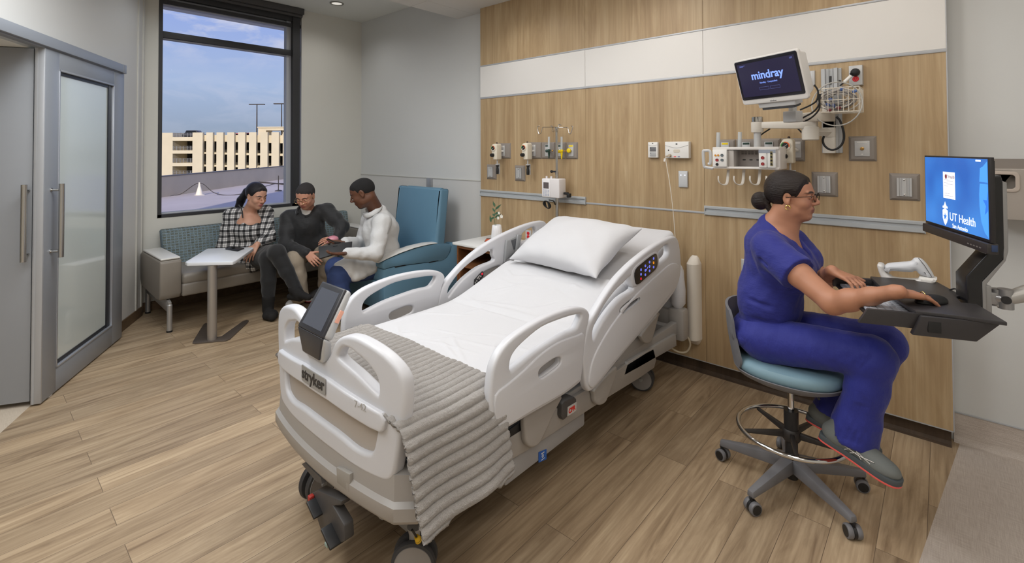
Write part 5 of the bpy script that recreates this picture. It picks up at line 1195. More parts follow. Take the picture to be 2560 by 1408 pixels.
def flowmeter(x, y0, y1, col, lab, g, knobx):
    a = at(x, y0, 1, 3.43); b = at(x, (y0+y1)/2+8, 1, 3.43); e = at(x, y1, 1, 3.43)
    r = empty('flowmeter', lab, 'flowmeter', b, 0, 'flowmeters on the left gas outlets')
    m = MB(); m.tube([b, a], .010, 20); pt(r, 'flow_tube', m, M_clear); m = MB(); m.lathe([(.012, -.006), (.015, -.004), (.015, .01), (.011, .014)], b, n=20); m.cyl(b, b+V((-.03, -.005, -.003)), .013); m.tube([b-V((0, 0, .01)), b-V((0, 0, .03)), e], [.012, .009, .004], 14); pt(r, 'valve_body', m, col)
    m = MB(); m.cyl(b, V((g.x, YW-.02, g.z)), .006); m.ball(b+V((.03, .01, 0)), .009); pt(r, 'connector', m, M_brass)
flowmeter(1372.5, 342, 396, M_green, 'clear flowmeter with dark green valve left of the infusion pole', g1, 0); flowmeter(1404, 342, 398, M_yel, 'clear flowmeter with bright yellow valve right of the infusion pole', g2, 0)
m = MB(); c_ = g3; m.lathe([(.017, 0), (.019, .006), (.019, .024), (.012, .03)], c_+V((-.01, 0, 0)), (0, -1, 0), 24); t = m.build('air_connector', M_yel); tag(t, 'round yellow quick connector on the rightmost left gas outlet', 'connector')
# rulers / tubes rising behind the rack
def tubeobj(x, y0, lab):
    a = at(x, y0, 1, 3.38); b = at(x-1, 372, 1, 3.38); r = empty('flowmeter', lab, 'flowmeter', b, 0, 'flowmeters behind the module rack'); m = MB(); m.tube([b, a], .0125, 20); pt(r, 'flow_tube', m, M_clear); m = MB(); m.tube([b, b-V((0, 0, .02))], .015, 16); m.cyl(b-V((0, 0, .01)), V((b.x+.01, YW-.015, b.z-.01)), .008); pt(r, 'valve_body', m, M_silv)
tubeobj(1796, 331, 'clear scaled flow tube rising at the left end of the module rack'); tubeobj(1850, 330, 'clear scaled flow tube rising in the middle of the module rack')
# outlets --------------------------------------------------------
def recept(x0, y0, x1, y1, lab, red=True, plug=False, horiz=False, dep=.006):
    r, xa, xb, za, zb = plate_obj('power_outlet', x0, y0, x1, y1, lab, 'power outlet', None, dep, .003, M_silv if red else M_silv)
    n_ = 2; m = MB(); m2 = MB(); cx_ = (xa+xb)/2; h = zb-za; w = xb-xa
    for k in range(n_):
        c_ = V((cx_, YW-dep, za+h*(.32+.36*k))) if not horiz else V((xa+w*(.3+.4*k), YW-dep, (za+zb)/2))
        if plug and k == 1: continue
        rr = .0165 if not horiz else .014
        m.lathe([(0, .003), (rr-.002, .003), (rr, 0)], c_, (0, -1, 0), 24)
        for dx in (-.006, .006): m2.bb((c_.x+dx-.001, c_.y-.0036, c_.z-.003), (c_.x+dx+.001, c_.y-.003, c_.z+.004))
        m2.bb((c_.x-.002, c_.y-.0036, c_.z-.010), (c_.x+.002, c_.y-.003, c_.z-.006))
    pt(r, 'receptacle', m, M_redp if red else M_wplas); pt(r, 'slots', m2, M_black); return r
recept(1291, 572, 1303, 596, 'power outlet partly hidden behind the far head rail, leftmost of three'); recept(1314, 575.5, 1328.8, 600, 'red power outlet seen through the far head rail'); recept(1339, 577.5, 1354, 602, 'red power outlet just left of the pillow')
recept(1853, 648, 1878, 695, 'white power outlet low on the wall behind the nurse\'s back', False); recept(2069, 680, 2104, 698, 'power outlet behind the nurse\'s keyboard tray', False, False, True, .02)
ro = recept(2122, 164, 2159.4, 215.3, 'steel power outlet with red socket and black plug above the cable basket', True, True, dep=.03)
c_ = at(2138, 181, 1, YW-.045); m = MB(); m.lathe([(.022, 0), (.024, .01), (.02, .03), (.012, .036)], c_+V((0, .01, 0)), (0, -1, 0), 24); t = empty('power_plug', 'round black power plug with tagged cord in the steel outlet', 'plug', c_); pt(t, 'plug_body', m, M_black)
m = MB(); m.tube(crv([c_+V((-.02, -.03, -.005)), at(2126, 190, 1, 3.43), at(2112, 205, 1, 3.40), at(2100, 214, 1, 3.38)], 5), .004, 8); pt(t, 'cord', m, M_black); m = MB(); a, b = at(2127, 190, 1, 3.42), at(2110, 206, 1, 3.40); m.tube([a, b], .009, 10); pt(t, 'cord_tag', m, M_wplas)
plate_obj('switch_plate', 2025, 176.5, 2039, 216, 'narrow grey wall plate half hidden behind the patient monitor', mt=M_silv, dep=.01, ins=.003)
r, xa, xb, za, zb = plate_obj('signal_outlet', 2121, 340, 2193, 403.5, 'square taupe plate with a single coaxial jack right of the wall channel', 'wall plate')
cx_ = (xa+xb)/2; cz_ = (za+zb)/2
m = MB(); m.bb((cx_-.036, YW-.021, cz_-.045), (cx_+.036, YW-.015, cz_+.045), .001); pt(r, 'face_plate', m, M_silv); m = MB(); m.lathe([(.010, 0), (.010, .004), (.006, .005), (.006, .012)], (cx_, YW-.021, cz_), (0, -1, 0), 20); pt(r, 'jack', m, M_brass)
m = MB(); m.bb((cx_-.024, YW-.022, cz_+.034), (cx_+.024, YW-.0208, cz_+.041)); m.bb((cx_-.004, YW-.022, cz_-.035), (cx_+.004, YW-.0208, cz_-.03)); pt(r, 'label_strip', m, M_wplas)
# nurse call station and neighbours -------------------------------
def box_on_wall(name, x0, y0, x1, y1, dep, mt, lab, cat, bev=.004):
    a = at(x0, y0, 1, YW-dep); b = at(x1, y1, 1, YW-dep); r = empty(name, lab, cat, ((a.x+b.x)/2, YW, (a.z+b.z)/2)); m = MB(); m.bb((a.x, YW-dep, b.z), (b.x, YW-.0005, a.z), bev, 3); pt(r, 'housing', m, mt); return r, a, b
r, a, b = box_on_wall('nurse_call_station', 1662, 354.5, 1722, 396, .045, M_wplas, 'white nurse call station with speaker grille and pillow cord', 'nurse call station')
y = YW-.0455
m = MB()
pp = [a.lerp(V((b.x, a.y, a.z)), t) for t in (0, .5, 1)]; zz = a.z-(a.z-b.z)*.22
m.tube(crv([V((a.x+.003, y, zz)), V(((a.x+b.x)/2, y, zz-.02)), V((b.x-.003, y, zz))], 10), .0009, 6); pt(r, 'groove', m, M_print)
m = MB(); cxx = (a.x+b.x)/2; m.add(plate(rrect(.05, .024, .01), [], .002, .0008, XZ @ Matrix.Translation((cxx, (a.z+b.z)/2-.008, -y)))); pt(r, 'speaker_grille', m, mat('beige grille', (206, 198, 184), .6))
m = MB(); m.ball((a.x+.028, y, (a.z+b.z)/2-.002), (.005, .002, .005)); m.ball((cxx-.0, y, a.z-.018), (.008, .001, .005)); pt(r, 'indicator', m, M_dark)
m = MB(); m.bb((cxx-.022, y-.001, b.z+.008), (cxx-.004, y+.001, b.z+.015), .0005); pt(r, 'red_button', m, mat('coral button', (226, 96, 100), .4)); m = MB(); m.bb((cxx+.008, y-.001, b.z+.008), (cxx+.024, y+.001, b.z+.015), .0005); pt(r, 'blue_button', m, mat('blue grey button', (120, 130, 160), .4))
k0 = at(1675, 389, 1, YW-.05)
pcd = sub_empty('pillow_cord', r)
m = MB(); m.tube([k0, k0+V((0, -.02, 0))], [.011, .009], 16); m.tube([k0+V((0, -.012, 0)), at(1664, 391, 1, YW-.062)], [.007, .004], 10); pt(pcd, 'connector', m, mat('beige connector', (186, 170, 148), .5))
m = MB(); P = [at(1664, 391, 1, YW-.062), at(1666, 410, 1, 3.44), at(1676, 470, 1, 3.43), at(1684, 540, 1, 3.42), at(1688, 592, 1, 3.41), at(1695, 625, 1, 3.40), at(1702, 668, 1, 3.39), at(1701, 705, 1, 3.38), at(1694, 725, 1, 3.37), at(1684, 733, 1, 3.30), at(1672, 734, 1, 3.2)]
m.tube(crv(P, 8), .0028, 8); pt(pcd, 'cord', m, mat('cord ivory', (216, 208, 194), .45))
m = MB(); q_ = at(1661, 400, 1, 3.443); m.box(q_, (.011, .001, .024), rot=Matrix.Rotation(.15, 4, 'Y')); pt(pcd, 'paper_tag', m, M_white)
r, a, b = box_on_wall('code_call_station', 1619.5, 355.5, 1644, 394.5, .03, M_wplas, 'small white call station with two grey buttons, left of the nurse call station', 'call station')
w = b.x-a.x; h = a.z-b.z; y = YW-.0305
m = MB(); m.bb((a.x+w*.2, y-.001, b.z+h*.40), (a.x+w*.85, y+.001, b.z+h*.69), .0006); pt(r, 'dark_button', m, mat('slate button', (108, 108, 110), .4)); m = MB(); m.bb((a.x+w*.2, y-.001, b.z+h*.08), (a.x+w*.85, y+.001, b.z+h*.36), .0006); pt(r, 'light_button', m, mat('pale button', (168, 168, 168), .4))
m = MB(); m.ball((a.x+w*.3, y-.001, b.z+h*.62), (.004, .001, .004)); m.ball((a.x+w*.3, y-.001, b.z+h*.29), (.003, .001, .003)); m.ball(((a.x+b.x)/2, y, b.z+h*.92), (.005, .001, .003)); m.tube(crv([V((a.x+.002, y, b.z+h*.82)), V(((a.x+b.x)/2, y, b.z+h*.77)), V((b.x-.002, y, b.z+h*.82))], 6), .0006, 5); pt(r, 'indicator', m, M_dark)
r, a, b = box_on_wall('night_light', 1696, 427.5, 1719, 469, .014, mat('night light grey', (186, 188, 190), .35), 'slim grey night light plate below the nurse call station', 'night light', .002)
m = MB(); m.bb((a.x+.002, YW-.016, b.z+.005), (b.x-.002, YW-.013, a.z-.006), .001); pt(r, 'lens', m, mat('frosted lens', (196, 198, 200), .2))
m = MB()
for t in (.28, .72): m.ball((a.x+(b.x-a.x)*t, YW-.0165, a.z-.030), (.005, .001, .003))
pt(r, 'led', m, mat('cool led', (225, 228, 255), .4, emit=((225, 228, 255), 1.2)))
# bumper ----------------------------------------------------------
a = wp(1720, 655); b = wp(1757, 847); t = empty('bed_bumper', 'tall white half-round bed bumper with pointed ends on the wood wall', 'bumper', ((a.x+b.x)/2, YW, (a.z+b.z)/2)); hw_ = (b.x-a.x)/2*.93
def bring(z, k): return [V(((a.x+b.x)/2+hw_*math.cos(PI*j/16)*(.35+.65*k if k < 1 else 1), YW-.001-.085*k*max(math.sin(PI*j/16), 0)**.8, z)) for j in range(17)]
m = MB(); zs = [(a.z+.055, .05), (a.z+.04, .45), (a.z+.002, 1), (a.z, 1), (b.z, 1), (b.z-.002, 1), (b.z-.04, .45), (b.z-.052, .05)]; rings = [[m.b.verts.new(v) for v in bring(z, k)] for z, k in zs]
for A, B in zip(rings[:-1], rings[1:]):
    for j in range(16): m.b.faces.new([A[j], A[j+1], B[j+1], B[j]])
m.b.faces.new([r_3[0] for r_3 in rings]+[r_3[-1] for r_3 in rings[::-1]]) if False else None
pt(t, 'bumper_cover', m, mat('bumper white', (226, 220, 210), .4), 30)
m = MB(); m.bb((a.x+.004, YW-.01, b.z), (b.x-.004, YW-.0005, a.z)); pt(t, 'backing', m, M_plate)
# wall channel with arms, patient monitor -------------------------
a = wp(2053, 171); b = wp(2107.4, 382); zt, zb = a.z-.01, b.z
M_chan = mat('channel grey', (176, 178, 180), .4, .35)
ch = empty('wall_channel', 'vertical grey aluminium mounting channel carrying the monitor arms', 'mounting channel', ((a.x+b.x)/2, YW, (zt+zb)/2)); xa, xb = a.x, b.x; W_ = xb-xa
m = MB(); P = [(0, 0), (0, -.012), (.04, -.012), (.05, -.035), (.22, -.035), (.24, -.02), (.36, -.02), (.37, -.028), (.40, -.028), (.40, -.016), (.56, -.016), (.56, -.028), (.60, -.028), (.61, -.02), (.64, -.02), (.66, -.038), (.83, -.038), (.85, -.012), (1, -.012), (1, 0)]
m.poly([(xa+W_*x, YW+y) for x, y in P], zb, zt, 2); pt(ch, 'track', m, M_chan)
m = MB()
for fx, z in ((.07, zt-.10), (.92, zt-.08), (.92, zb+.36), (.3, zb+.02), (.7, zb+.02)): m.lathe([(.007, 0), (.006, .003), (.003, .004)], (xa+W_*fx, YW-.012, z), (0, -1, 0), 12)
m.bb((xa+W_*.43, YW-.024, zt-.095), (xa+W_*.53, YW-.016, zt-.045)); pt(ch, 'screw', m, M_dark)
M_arm2 = mat('arm ivory', (216, 210, 200), .4)
cy_ = YW-.05
z1_ = at(2085, 320, 1, cy_).z; z2_ = at(2085, 285, 1, cy_).z; z3_ = at(2085, 360, 1, cy_).z
for nm, zc, hh in (('upper_carriage', z2_-.01, .075), ('lower_carriage', z1_+.01, .07), ('bottom_carriage', z3_-.005, .05)):
    m = MB(); m.bb((xa+W_*.12, YW-.075, zc-hh), (xa+W_*.72, YW-.03, zc+hh), .004); q = pt(ch, nm, m, M_arm2)
# lower arm to the module rack
arm = sub_empty('rack_arm', ch)
yo = 3.30
e1 = at(2026, 330, 1, yo+.02); e2 = at(1893, 313, 1, yo-.02)
zA = e1.z; m = MB(); m.tube([V((xa+W_*.4, YW-.07, zA)), e1], [.024, .021], 4); pt(arm, 'rear_link', m, M_arm2)
m = MB(); m.lathe([(.036, -.05), (.044, -.045), (.045, -.01), (.044, .03), (.036, .034)], e1+V((0, 0, 0)), n=32); pt(arm, 'elbow', m, M_arm2)
zB = e2.z; m = MB(); f1 = V((e1.x+.0, e1.y, zB-.01)); m.hexa([f1+V((.035, -.03, -.022)), f1+V((.035, .03, -.022)), e2+V((0, .022, -.02)), e2+V((0, -.022, -.02)), f1+V((.035, -.03, .028)), f1+V((.035, .03, .028)), e2+V((0, .022, .018)), e2+V((0, -.022, .018))], .006); m.lathe([(.032, -.045), (.035, -.04), (.035, .018), (.03, .02)], e2, n=28); pt(arm, 'front_link', m, M_arm2)
m = MB(); m.lathe([(.034, .02), (.034, .05), (.03, .052)], e2, n=28); pt(arm, 'top_collar', m, M_chr); m = MB(); m.tube([e2-V((0, 0, .04)), V((e2.x, e2.y, 1.60))], .021, 24); pt(arm, 'post', m, M_silv)
m = MB(); m.tube(crv([at(1888, 364, 1, 3.4), at(1900, 340, 1, 3.38), at(1925, 322, 1, 3.36)], 5), .0045, 8); m.tube(crv([at(1995, 322, 1, 3.38), at(2012, 338, 1, 3.36), at(2030, 344, 1, 3.4)], 5), .0045, 8); pt(arm, 'cable', m, M_black)
# rack
yf = 3.17
rk = empty('module_rack', 'off-white patient module rack with connector modules and four cable hooks', 'module rack', (-.9, yf, 1.55))
A = at(1781, 368, 1, yf); B = at(1948, 424, 1, yf); zt2 = A.z; zb2 = at(1860, 423, 1, yf).z; x0, x1 = A.x, B.x
M_rack = mat('rack off-white', (218, 213, 208), .4); M_racki = mat('rack grey inside', (150, 142, 138), .5)
m = MB(); m.bb((x0, yf, zt2-.018), (x1, yf+.17, zt2), .004); m.bb((x0, yf, zb2), (x1, yf+.17, zb2+.014), .004); m.bb((x1-.03, yf+.01, zb2), (x1+.005, yf+.17, zt2), .006); m.bb((x0, yf+.02, zb2), (x0+.012, yf+.17, zt2), .002); pt(rk, 'rack_body', m, M_rack)
m = MB(); m.bb((x0+.01, yf+.11, zb2+.01), (x1-.02, yf+.12, zt2-.015)); 
q = pt(rk, 'rack_back', m, M_racki)
W2 = x1-x0
m = MB()
for k in range(3):
    xx = x0+W2*(.415+.105*k); m.add(plate(rrect(.018, .007, .003), [], .002, .0005, XZ @ Matrix.Translation((xx, zb2+.055, -(yf+.1095)))))
    for j in range(3):
        for i in range(2): m.bb((xx-.016+i*.018, yf+.1085, zt2-.032-j*.007), (xx-.002+i*.018, yf+.1102, zt2-.029-j*.007))
pt(rk, 'bay_sockets', m, M_dark, par=q)
def module(xa_, xb_, nm):
    m = MB(); m.bb((xa_, yf-.012, zb2+.012), (xb_, yf+.10, zt2-.016), .002); return pt(rk, nm, m, M_wplas)
def port(q, x, z, r, mt_c, y_=None):
    m = MB(); m.lathe([(0, .003), (r*.6, .003), (r*.7, .001), (r, .004), (r, 0)], (x, (yf-.0125) if y_ is None else y_, z), (0, -1, 0), 20); pt(rk, 'port', m, mt_c, par=q)
q = module(x0+.004, x0+W2*.235, 'parameter_module'); hz = zt2-zb2; M_rd = mat('port red', (158, 52, 56), .4); M_gy = mat('port grey', (110, 118, 122), .4); M_orr = mat('port amber', (226, 160, 40), .4)
for fx, fz, rr, mm in ((.06, .62, .006, M_orr), (.105, .62, .006, M_orr), (.165, .62, .009, M_gy), (.165, .40, .009, M_gy), (.085, .40, .0095, M_rd), (.085, .2, .0085, M_dark)): port(q, x0+W2*fx, zb2+hz*fz, rr, mm)
m = MB(); m.bb((x0+W2*.238, yf+.01, zb2+.014), (x0+W2*.33, yf+.11, zt2-.02), .003); pt(rk, 'recessed_module', m, mat('module beige', (182, 176, 170), .45))
q = module(x1-W2*.28, x1-W2*.165, 'pressure_module')
for fz in (.52, .25): port(q, x1-W2*.2225, zb2+hz*fz, .0095, M_rd)
q = module(x1-W2*.158, x1-W2*.04, 'multi_port_module')
m = MB(); m.bb((x1-W2*.115, yf-.0135, zb2+hz*.17), (x1-W2*.082, yf-.012, zb2+hz*.8)); pt(rk, 'port_strip', m, mat('olive strip', (130, 120, 76), .5), par=q)
for k in range(4): port(q, x1-W2*.0985, zb2+hz*(.25+.155*k), .0048, M_dark, yf-.0137)
m = MB(); m.bb((x1-W2*.28, yf-.0132, zt2-.036), (x1-W2*.04, yf-.0118, zt2-.0165)); pt(rk, 'module_header', m, mat('header blue grey', (150, 156, 168), .4), par=q)
m = MB(); a1 = [at(x, y, 1, yf+.02) for x, y in ((1783, 421), (1764, 418), (1760, 412), (1758, 380), (1763, 377), (1773, 377), (1776, 384), (1776, 408), (1770, 410))]; m.tube(crv(a1, 4), .006, 10, flat=(1, 1.6)); pt(rk, 'carry_handle', m, M_silv)
for k, (xk, yk) in enumerate(((1809, 424), (1848, 425), (1888, 426), (1929, 427))):
    P = [at(xk+12, 424, 1, yf+.08), at(xk+9, 455, 1, yf+.05), at(xk+2, 462, 1, yf+.02), at(xk-8, 459, 1, yf-.01), at(xk-13, 450, 1, yf-.02), at(xk-13, 440, 1, yf-.02)]
    m = MB(); m.tube(crv(P, 6), .0045, 10, flat=(1.9, .7)); pt(rk, 'cable_hook', m, M_arm2)
# patient monitor --------------------------------------------------
TL = V((-.853, 2.804, 2.078)); yw_ = math.radians(-26.3); tl = math.radians(17.1); u_ = V((math.cos(yw_), math.sin(yw_), 0)); nn_ = V((u_.y, -u_.x, 0)); dnv = V((0, 0, -math.cos(tl)))-nn_*math.sin(tl)
MM = basis(TL, u_, -dnv)   # x right, y up, z toward viewer
mo = empty('patient_monitor', 'patient monitor with dark screen on a wall arm above the module rack', 'patient monitor', TL)
Wm, Hm = .385, .25
def loc(b): return Matrix.Translation((0, 0, 0))
m = MB(); m.add(plate(rrect(Wm, Hm, .016, 6, Wm/2, -Hm/2), [], .02, .006, None, 3)); m.xf(Matrix.Translation((0, 0, -.008))); m.hexa([V((.012, -.012, -.012)), V((Wm-.004, -.012, -.012)), V((Wm-.004, -Hm+.01, -.012)), V((.012, -Hm+.01, -.012)), V((.03, -.03, -.075)), V((Wm-.016, -.03, -.075)), V((Wm-.016, -Hm+.03, -.075)), V((.03, -Hm+.03, -.075))], .01, 3); m.xf(MM); pt(mo, 'monitor_case', m, mat('monitor off-white', (214, 211, 207), .4))
m = MB(); m.add(plate(rrect(Wm-.016, Hm-.036, .01, 5, Wm/2, -Hm/2+.010), [], .003, .001)); m.xf(Matrix.Translation((0, 0, .003))); m.xf(MM); pt(mo, 'screen_glass', m, mat('screen black', (34, 34, 42), .12))
m = MB(); m.bb((.022, -Hm+.044, .0046), (Wm-.024, -.024, .0052)); m.xf(MM); q = pt(mo, 'display', m, mat('standby display', (40, 38, 58), .15, emit=((44, 40, 70), .35)))
M_dt = mat('display lettering', (120, 150, 235), .4, emit=((120, 150, 235), .9))
b = text_bm('mindray', .058, .0003, MM @ Matrix.Translation((Wm/2, -.098, .0056)), bold=.0012); pt(mo, 'mindray_lettering', b, M_dt, par=q)
b = text_bm('Standby - Unspecified', .012, .0002, MM @ Matrix.Translation((Wm/2, -.137, .0056))); pt(mo, 'standby_lettering', b, M_dt, par=q)
m = MB()
for xx in (Wm/2-.032, Wm/2+.032):
    for s_, e_ in (((-.028, .007), (.028, .007)), ((-.028, -.007), (.028, -.007)), ((-.028, -.007), (-.028, .007)), ((.028, -.007), (.028, .007))): m.tube([V((xx+s_[0], -.168+s_[1], .0055)), V((xx+e_[0], -.168+e_[1], .0055))], .0004, 4)
for x_, y_, w_ in ((.055, -.034, .034), (.05, -.039, .024), (.343, -.034, .014), (.343, -.039, .014)): m.bb((x_-w_/2, y_-.0012, .0054), (x_+w_/2, y_+.0012, .0056))
m.xf(MM); pt(mo, 'screen_buttons', m, mat('dim display lines', (90, 104, 170), .4, emit=((90, 104, 170), .5)), par=q)
b = text_bm('mindray', .012, .0003, MM @ Matrix.Translation((Wm/2, -Hm+.011, .0026))); pt(mo, 'case_lettering', b, mat('dark print', (70, 70, 74), .5), par=mo)
m = MB(); m.bb((Wm/2-.03, -.0105, .0045), (Wm/2+.0, -.0085, .005)); m.xf(MM); pt(mo, 'alarm_window', m, mat('smoked strip', (66, 58, 56), .3))
m = MB(); m.bb((.085, -Hm-.028, -.07), (.30, -Hm+.002, -.01), .006, 3); m.xf(MM); pt(mo, 'docking_unit', m, mat('dock grey', (196, 196, 196), .4)); m = MB(); m.bb((.10, -Hm-.040, -.065), (.29, -Hm-.027, -.015), .004); m.xf(MM); pt(mo, 'dock_tray', m, mat('dock charcoal', (62, 64, 68), .4))
m = MB(); cc = at(1982, 292, 1, 2.98); m.box(cc+V((0, 0, .0)), (.075, .06, .06), .005, rot=-.4); m.tube([cc+V((0, 0, -.0)), cc+V((0, 0, .06))], .02, 16); pt(mo, 'swivel_mount', m, M_silv)
za_ = at(2060, 287, 1, 3.3).z; ma = sub_empty('screen_arm', ch)
m = MB(); p1 = V((xa+W_*.45, YW-.06, za_)); p2 = cc+V((.0, .03, 0)); dd_ = (p2-p1).normalized(); s_ = V((-dd_.y, dd_.x, 0)).normalized()
m.hexa([p1-s_*.035+V((0, 0, -.035)), p1+s_*.035+V((0, 0, -.035)), p2+s_*.025+V((0, 0, -.022)), p2-s_*.025+V((0, 0, -.022)), p1-s_*.035+V((0, 0, .03)), p1+s_*.035+V((0, 0, .03)), p2+s_*.025+V((0, 0, .018)), p2-s_*.025+V((0, 0, .018))], .008); pt(ma, 'arm_link', m, M_arm2)
# cables between monitor and arm
m = MB()
for k, P in enumerate(([(2050, 235), (2047, 262), (2033, 280), (2012, 292), (1999, 300)], [(2045, 240), (2049, 268), (2036, 288), (2014, 302), (1996, 300)], [(2036, 212), (2045, 228), (2042, 250), (2028, 262), (2000, 275)])):
    m.tube(crv([at(x, y, 1, 3.05+.03*k) for x, y in P], 6), .0045, 8)
t = m.build('monitor_cable', M_black); tag(t, 'bundle of black cables looping behind the patient monitor', 'cable')
m = MB(); m.tube(crv([at(x, y, 1, 3.36) for x, y in ((2091, 292), (2100, 302), (2108, 325), (2110, 345), (2104, 362), (2090, 373), (2075, 374), (2062, 365), (2057, 352), (2060, 340))], 6), .006, 10); t = m.build('power_cable', M_black); tag(t, 'black cable looping beside the lower end of the wall channel', 'cable')
# wire basket with coiled leads -------------------------------------
by0, by1 = 3.26, 3.44
bt = at(2152, 208, 1, by1); P_ = {}
X0, X1 = at(2055, 240, 1, by0).x-.02, at(2148, 240, 1, by0).x; Z1, Z0 = at(2100, 219, 1, by0).z, at(2100, 279, 1, by0).z
bs_ = empty('wire_basket', 'ivory wire basket full of coiled grey monitor leads', 'basket', ((X0+X1)/2, (by0+by1)/2, Z0))
M_wire = mat('ivory wire', (222, 214, 200), .45); m = MB()
def loop(z, r=.003, ins=0): m.tube([V((X0+ins, by0+ins, z)), V((X1-ins, by0+ins, z)), V((X1-ins, by1-ins, z)), V((X0+ins, by1-ins, z))], r, 6, closed=True)
loop(Z1, .0032); loop((Z0+Z1)/2, .002); loop(Z0, .0025)
n_ = 9
for k in range(n_): x = X0+(X1-X0)*(k+.0)/(n_-1); m.tube([V((x, by0, Z1)), V((x, by0, Z0)), V((x, by1, Z0)), V((x, by1, Z1))], .0017, 6)
for k in range(1, 5): y = by0+(by1-by0)*k/5; m.tube([V((X0, y, Z1)), V((X0, y, Z0)), V((X1, y, Z0)), V((X1, y, Z1))], .0017, 6)
pt(bs_, 'wire_frame', m, M_wire)
random.seed(7)
gm_ = [mat('lead grey', (176, 172, 168), .45), mat('lead pale', (204, 200, 194), .45), mat('lead dark', (120, 116, 114), .45)]
ccx, ccy, ccz = (X0+X1)/2-.01, (by0+by1)/2, (Z0+Z1)/2+.015
for k in range(15):
    m = MB(); R1 = random.uniform(.055, .098); sy = random.uniform(.75, 1.0); cx2 = ccx+random.uniform(-.02, .02); tz = ccz+random.uniform(-.018, .012); yy = ccy+random.uniform(-.06, .06); ph_ = random.uniform(0, 6)
    pts = []
    for j in range(int(28*random.uniform(1.0, 1.8))):
        a = ph_+2*PI*j/28; pts.append(V((cx2+R1*(1+.04*math.sin(a*3+k))*math.cos(a), yy+.012*math.sin(a*2+k)+j*.0005, tz+R1*sy*.72*math.sin(a))))
    m.tube(pts, .0026, 6); o = m.build('lead_cable', gm_[k % 3]); tag(o, '%s grey monitoring lead coiled %s, %s and %s in the wire basket' % (('mid', 'pale', 'dark')[k % 3], 'wide' if R1 > .078 else 'tight', 'high' if tz > ccz-.003 else 'low', 'at the front' if yy < ccy-.02 else ('at the back' if yy > ccy+.02 else 'in the middle'))+(' beneath' if k == 14 else ''), 'cable', 'coiled leads in the wire basket')
big_ = MB(); cc2 = at(2091, 260, 1, 3.22); big_.tube([cc2+V((.118*math.cos(a), .01*math.sin(3*a), .118*math.sin(a)*1.02)) for a in [2*PI*k/60 for k in range(60)]], .0036, 8, closed=True)
o = big_.build('hose_loop', mat('hose grey', (176, 174, 168), .4)); tag(o, 'large loop of pale grey hose hanging over the front of the wire basket', 'hose')
for k, (x, y, c_) in enumerate(((2076, 249, (72, 96, 150)), (2070, 262, (70, 90, 140)), (2084, 264, (66, 84, 130)), (2105, 222, (80, 110, 170)), (2137, 228, (84, 116, 178)))):
    m = MB(); m.ball(at(x, y, 1, 3.29), (.014, .008, .009), 12, Matrix.Rotation(k*.7, 4, 'Y')); o = m.build('lead_connector', mat('blue connector %d' % k, c_, .4)); tag(o, ('dark blue lead connector at the left of the wire basket', 'dark blue lead connector low left in the wire basket', 'dark blue lead connector beside the maroon ones in the basket', 'bright blue lead connector near the top rim of the wire basket', 'bright blue lead connector at the right end of the wire basket')[k], 'connector', 'blue connectors in the wire basket')
for k, (x, y) in enumerate(((2097, 270), (2073, 276))):
    m = MB(); m.ball(at(x, y, 1, 3.285), (.012, .008, .01), 12); o = m.build('lead_connector', mat('maroon connector', (110, 44, 48), .4)); tag(o, ('right maroon lead connector low in the wire basket', 'left maroon lead connector at the bottom of the wire basket')[k], 'connector', 'maroon connectors in the wire basket')
# infusion pole, pump, cord -----------------------------------------
ivx, ivy = -2.475, 3.385
iv = empty('infusion_pole', 'chrome infusion pole with four hooks rising behind the pillow', 'infusion pole', (ivx, ivy, .6))
zt3 = at(1388, 318, 1, ivy).z
m = MB(); m.tube([(ivx, ivy, .52), (ivx, ivy, 1.40)], .0145, 18); pt(iv, 'outer_tube', m, mat('pole satin', (196, 192, 186), .25, .9)); m = MB(); m.tube([(ivx, ivy, 1.38), (ivx, ivy, zt3)], .0115, 18); m.lathe([(.016, 0), (.016, .02)], (ivx, ivy, 1.39)); pt(iv, 'inner_tube', m, M_chr)
hk = [[(1388, 318), (1360, 318), (1356, 321), (1353, 332), (1347, 334), (1344, 318), (1349, 315)], [(1388, 318), (1417, 319), (1420, 322), (1423, 333), (1427, 334), (1432, 318), (1428, 315)], [(1388, 319), (1384, 330), (1381, 327), (1382, 317), (1377, 315)], [(1390, 319), (1393, 330), (1396, 322), (1397, 312), (1404, 313)]]
for k, P in enumerate(hk):
    m = MB(); dy = (0, 0, .08, -.1)[k]; pts = [at(x, y, 1, ivy+dy*min(1, i/2)) for i, (x, y) in enumerate(P)]; m.tube(crv(pts, 5), .0032, 8); pt(iv, 'bag_hook', m, M_chr)
m = MB(); kx = at(1379, 429, 1, ivy-.01); m.ball(kx, .013); m.cyl(kx, (ivx, ivy, kx.z), .007); pt(iv, 'clamp_knob', m, M_black)
M_pump = mat('pump white', (222, 218, 218), .4)
yp = ivy-.06; a = at(1354, 446, 1, yp); b = at(1393, 496, 1, yp); pp_ = empty('infusion_pump', 'white infusion pump with small screen and keypad clamped to the pole', 'infusion pump', ((a.x+b.x)/2, yp, (a.z+b.z)/2))
m = MB(); m.bb((a.x, yp, b.z), (b.x+.02, yp+.10, a.z), .008, 3); m.cyl((a.x+.04, yp+.02, a.z), (a.x+.04, yp+.02, a.z+.02), .009); m.cyl((a.x+.09, yp+.02, a.z), (a.x+.09, yp+.02, a.z+.02), .009); pt(pp_, 'pump_body', m, M_pump)
w = b.x-a.x; h = a.z-b.z
